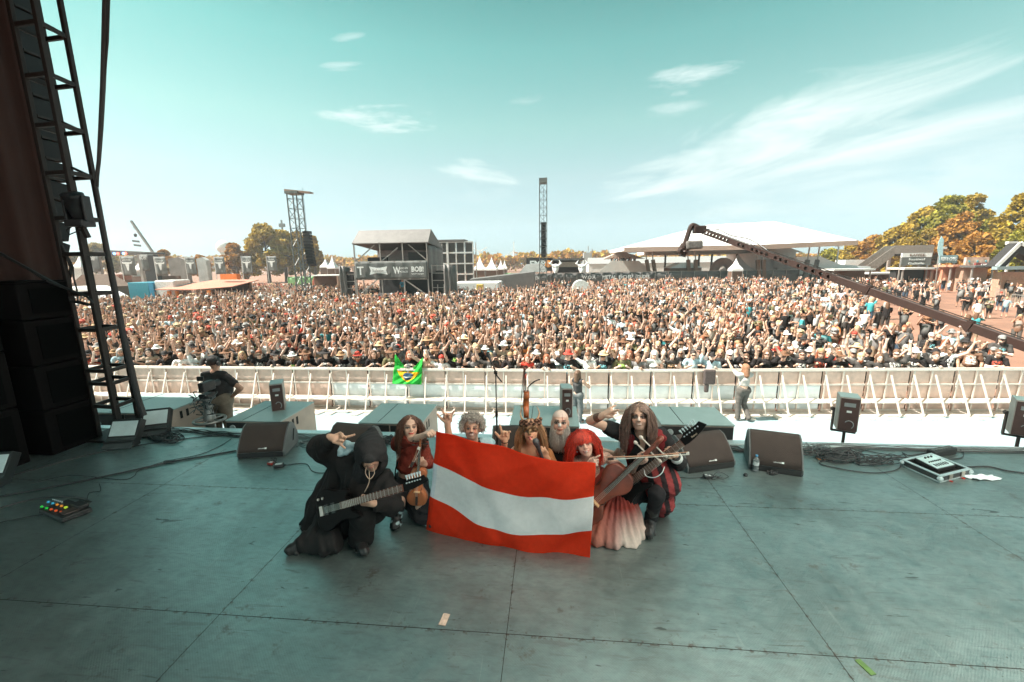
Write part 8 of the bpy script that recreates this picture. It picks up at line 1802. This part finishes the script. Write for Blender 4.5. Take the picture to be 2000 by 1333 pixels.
MB().tube(spline([A+d*L*.70+up_*.2,A+d*L*.78+up_*.42,A+d*L*.86+up_*.30,A+d*L*.93+up_*.38,B+up_*.1],5),.035,6).build('cable_loom',cabs,t,smooth=True)
for s_ in (.13,.36): MB().obox(A+d*L*s_,d*.08,side*.14,up_*.20).build('joint_collar',jb,t)
Yb=27.0; q=lambda x,y,dy=0: at(x,y,Yb+dy)
MB().tube(spline([B,q(1362,444),q(1352,441),q(1346,452),q(1340,470),q(1337,480)],5),[.16]*26 if False else .15,8).build('head_arm',jb,t,smooth=True)
MB().obox(q(1366,449),(.35,0,0),(0,.25,0),(0,0,.22)).build('head_motor',jb,t,bevel=.05)
MB().tube(spline([q(1337,478),q(1333,486),q(1334,494),q(1332,501)],4),.22,8).build('pan_motor',jb,t,smooth=True)
MB().obox(q(1354,479),(.48,0,.02),(0,.35,0),(-.02,0,.26)).build('camera_cover',M('camera_cover_grey',(.17,.15,.14),.6,0,.4,8,bump=.5,bscale=6),t,bevel=.1)
MB().lathe([(.16,0),(.17,.35),(.15,.4)],q(1342,487),(-.5,-.5,-.6),12).build('lens',jb,t,smooth=True); MB().lathe([(.2,-.25),(.25,0),(.2,.25)],q(1332,490),(0,1,.2),12).build('roll_motor',jb,t,smooth=True)
# ---------------------------------------------------------------- trees
folg=M('foliage_olive',attr='Col',rough=.7,var=.25,scale=.8,spec=.2,trans=.25); bark=M('bark_brown',(.12,.07,.045),.9,0,.3,3)
def tree(px,py_top,py_base,pxw,Y,label,col,seed,group='trees around the field',nclump=60,leaf=.32,per=110,base_frac=.22,name='tree'):
    x=X_(px,py_base,Y); zt=Z_(px,py_top,Y); W_=(X_(px+pxw/2,500,Y)-X_(px-pxw/2,500,Y)); H=zt-GZ; r=np.random.RandomState(seed)
    t=thing(name,(x,Y,GZ),label,'tree',group); z0=GZ+H*base_frac
    mb=MB(); mb.tube([(x,Y,GZ),(x+.1,Y,GZ+H*.3),(x-.1,Y,GZ+H*.6),(x,Y,GZ+H*.85)],[H*.035,H*.026,H*.014,.05],8)
    cl=[]
    for k in range(nclump):
        u=r.rand()**.8; a=r.rand()*6.283; zz=z0+(zt-z0)*(.06+.94*u); rr_=math.sin(math.pi*min(1,(.18+.80*u)))**.65*W_/2*(.45+.55*r.rand()**.5)*(.92 if u<.8 else .7); cl.append((x+math.cos(a)*rr_,Y+math.sin(a)*rr_,min(zz,zt-W_*.05),W_*(.07+.075*r.rand())))
    for k in range(6): c=cl[k*7%len(cl)]; mb.tube([(x,Y,GZ+H*(.3+.06*k)),((x+c[0])/2,(Y+c[1])/2,(GZ+H*(.35+.06*k)+c[2])/2+.2),c[:3]],[H*.013,H*.009,.04],5)
    mb.build('trunk',bark,t)
    P=[];C=[]
    for (a,b,c,rad) in cl:
        n=per; dd=r.normal(size=(n,3)); dd/=np.linalg.norm(dd,axis=1)[:,None]; rad_=rad*(.55+.5*r.rand(n,1)); pts=np.array([a,b,c])+dd*rad_*[1,1,.78]; P.append(pts); base=np.array(col)*(.75+.5*r.rand()); C.append(base*(.75+.5*r.rand(n,1)))
    P=np.concatenate(P); C=np.concatenate(C); n=len(P); u=r.normal(size=(n,3)); u/=np.linalg.norm(u,axis=1)[:,None]; v=np.cross(u,r.normal(size=(n,3))); v/=np.linalg.norm(v,axis=1)[:,None]; s_=leaf*(.6+.8*r.rand(n,1))
    V=np.stack([P-u*s_-v*s_*.6,P+u*s_-v*s_*.6,P+u*s_+v*s_*.6,P-u*s_+v*s_*.6],1).reshape(-1,3); F=np.arange(4*n).reshape(-1,4)
    mesh_np('crown',V,F,folg,t,None,False,np.repeat(C,4,0)); return t
OL=(.38,.26,.04); RU=(.38,.185,.04); GRN=(.27,.24,.035)
tree(522,441,512,75,112,'tallest broad olive tree in the left group, behind the third to fifth banner flags',OL,1,nclump=95,leaf=.32,base_frac=.12)
tree(592,455,512,66,118,'broad golden olive tree behind the left lattice tower',(.34,.21,.035),2,nclump=75,base_frac=.12); tree(556,452,512,60,114,'rounded olive tree between the tallest tree and the lattice tower',OL,3,nclump=70,base_frac=.12); tree(460,478,512,46,108,'lower olive tree at the left foot of the tallest tree, beside the radar dome',RU,4,nclump=50,base_frac=.1); tree(614,462,512,30,116,'narrow golden tree right of the left lattice tower',(.34,.21,.035),5,nclump=35)
tree(194,477,512,60,125,'pale olive tree behind the truss tower',(.36,.26,.10),6,nclump=45); tree(322,490,512,32,120,'small rust tree behind the second banner flag',RU,7,nclump=35); tree(392,500,514,34,115,'small dark tree behind the third banner flag',RU,8,nclump=30); tree(145,500,516,30,120,'small rust tree at the left edge of the field',RU,18,nclump=25)
k=0
for (px,pt,w_,Y,col_,lb) in ((1700,463,70,112,RU,'rust brown tree right of the canopy edge'),(1740,448,78,108,OL,'olive tree above the footbridge stairs'),(1790,408,90,100,OL,'high olive tree above the footbridge deck'),(1838,386,98,96,GRN,'highest round green tree on the right'),(1878,384,80,100,OL,'high olive tree right of the highest one'),(1862,420,90,88,RU,'rust coloured tree before the highest ones'),(1925,430,80,86,GRN,'dense green tree above the patchwork board'),(1980,380,100,80,(.32,.22,.03),'bright olive tree cut by the right edge'),(2020,395,80,76,OL,'tree mostly beyond the right edge'),(1945,450,70,78,OL,'low olive tree before the one cut by the edge'),(1810,450,80,92,(.30,.20,.035),'bushy olive tree behind the KAFFEE board'),(1660,476,60,115,OL,'olive tree touching the canopy tip'),(1620,488,60,118,GRN,'green tree behind the canopy right leg'),(1900,460,80,74,RU,'rusty low tree behind the bar stalls'),(1770,470,60,96,OL,'low olive tree behind the bridge deck'),(1985,455,80,70,GRN,'green low tree behind the triangular stand')): tree(px,pt,525,w_,Y,lb,col_,20+k,nclump=95 if w_>65 else 60,per=95,leaf=.25,base_frac=.06); k+=1
# far treeline
r=np.random.RandomState(77); P=[];C=[]
for px in np.arange(120,1700,2.2):
    Y=235+8*math.sin(px*.05); xw=X_(px,505,Y); top=498+4*math.sin(px*.021)+3*math.sin(px*.083+1)+2.5*math.sin(px*.27); 
    if px<900: top+=5
    zt=Z_(px,top,Y)
    for q in range(26): rr_=r.rand(); P.append((xw+r.normal()*1.0,Y+r.normal()*3,GZ+.5+(zt-GZ)*math.sqrt(rr_))); C.append(np.array(RU if r.rand()<.6 else OL)*(.8+.6*r.rand()))
P=np.array(P);C=np.array(C);n=len(P); u=r.normal(size=(n,3)); u/=np.linalg.norm(u,axis=1)[:,None]; v=np.cross(u,r.normal(size=(n,3))); v/=np.linalg.norm(v,axis=1)[:,None]; s_=.75*(.6+.8*r.rand(n,1))
V=np.stack([P-u*s_-v*s_*.7,P+u*s_-v*s_*.7,P+u*s_+v*s_*.7,P-u*s_+v*s_*.7],1).reshape(-1,3)
o=mesh_np('far_woodland',V,np.arange(4*n).reshape(-1,4),folg,None,(0,235,GZ),False,np.repeat(C,4,0)); tag(o,'low rust and olive woodland along the horizon','woodland',None,'stuff')
# small background people on the left field edge are part of the crowd object
# ---------------------------------------------------------------- haze
if HAZE>0:
    hz=bpy.data.materials.new('haze'); hz.use_nodes=True; nt=hz.node_tree; nt.nodes.clear(); out=nt.nodes.new('ShaderNodeOutputMaterial'); pv=nt.nodes.new('ShaderNodeVolumePrincipled'); pv.inputs['Color'].default_value=(.90,.96,.97,1); pv.inputs['Density'].default_value=HAZE; pv.inputs['Anisotropy'].default_value=.2; nt.links.new(pv.outputs[0],out.inputs['Volume'])
    o=MB().box((-700,-20,GZ-1),(700,520,45)).build('haze',hz); tag(o,kind='stuff')
# render settings that keep the full-quality picture within its time
SC.cycles.use_adaptive_sampling=True; SC.cycles.adaptive_threshold=.03; SC.cycles.time_limit=900
SC.cycles.max_bounces=6; SC.cycles.diffuse_bounces=3; SC.cycles.glossy_bounces=2; SC.cycles.transmission_bounces=4; SC.cycles.transparent_max_bounces=4; SC.cycles.volume_bounces=0; SC.cycles.caustics_reflective=False; SC.cycles.caustics_refractive=False; SC.cycles.use_denoising=True; SC.cycles.sample_clamp_indirect=6
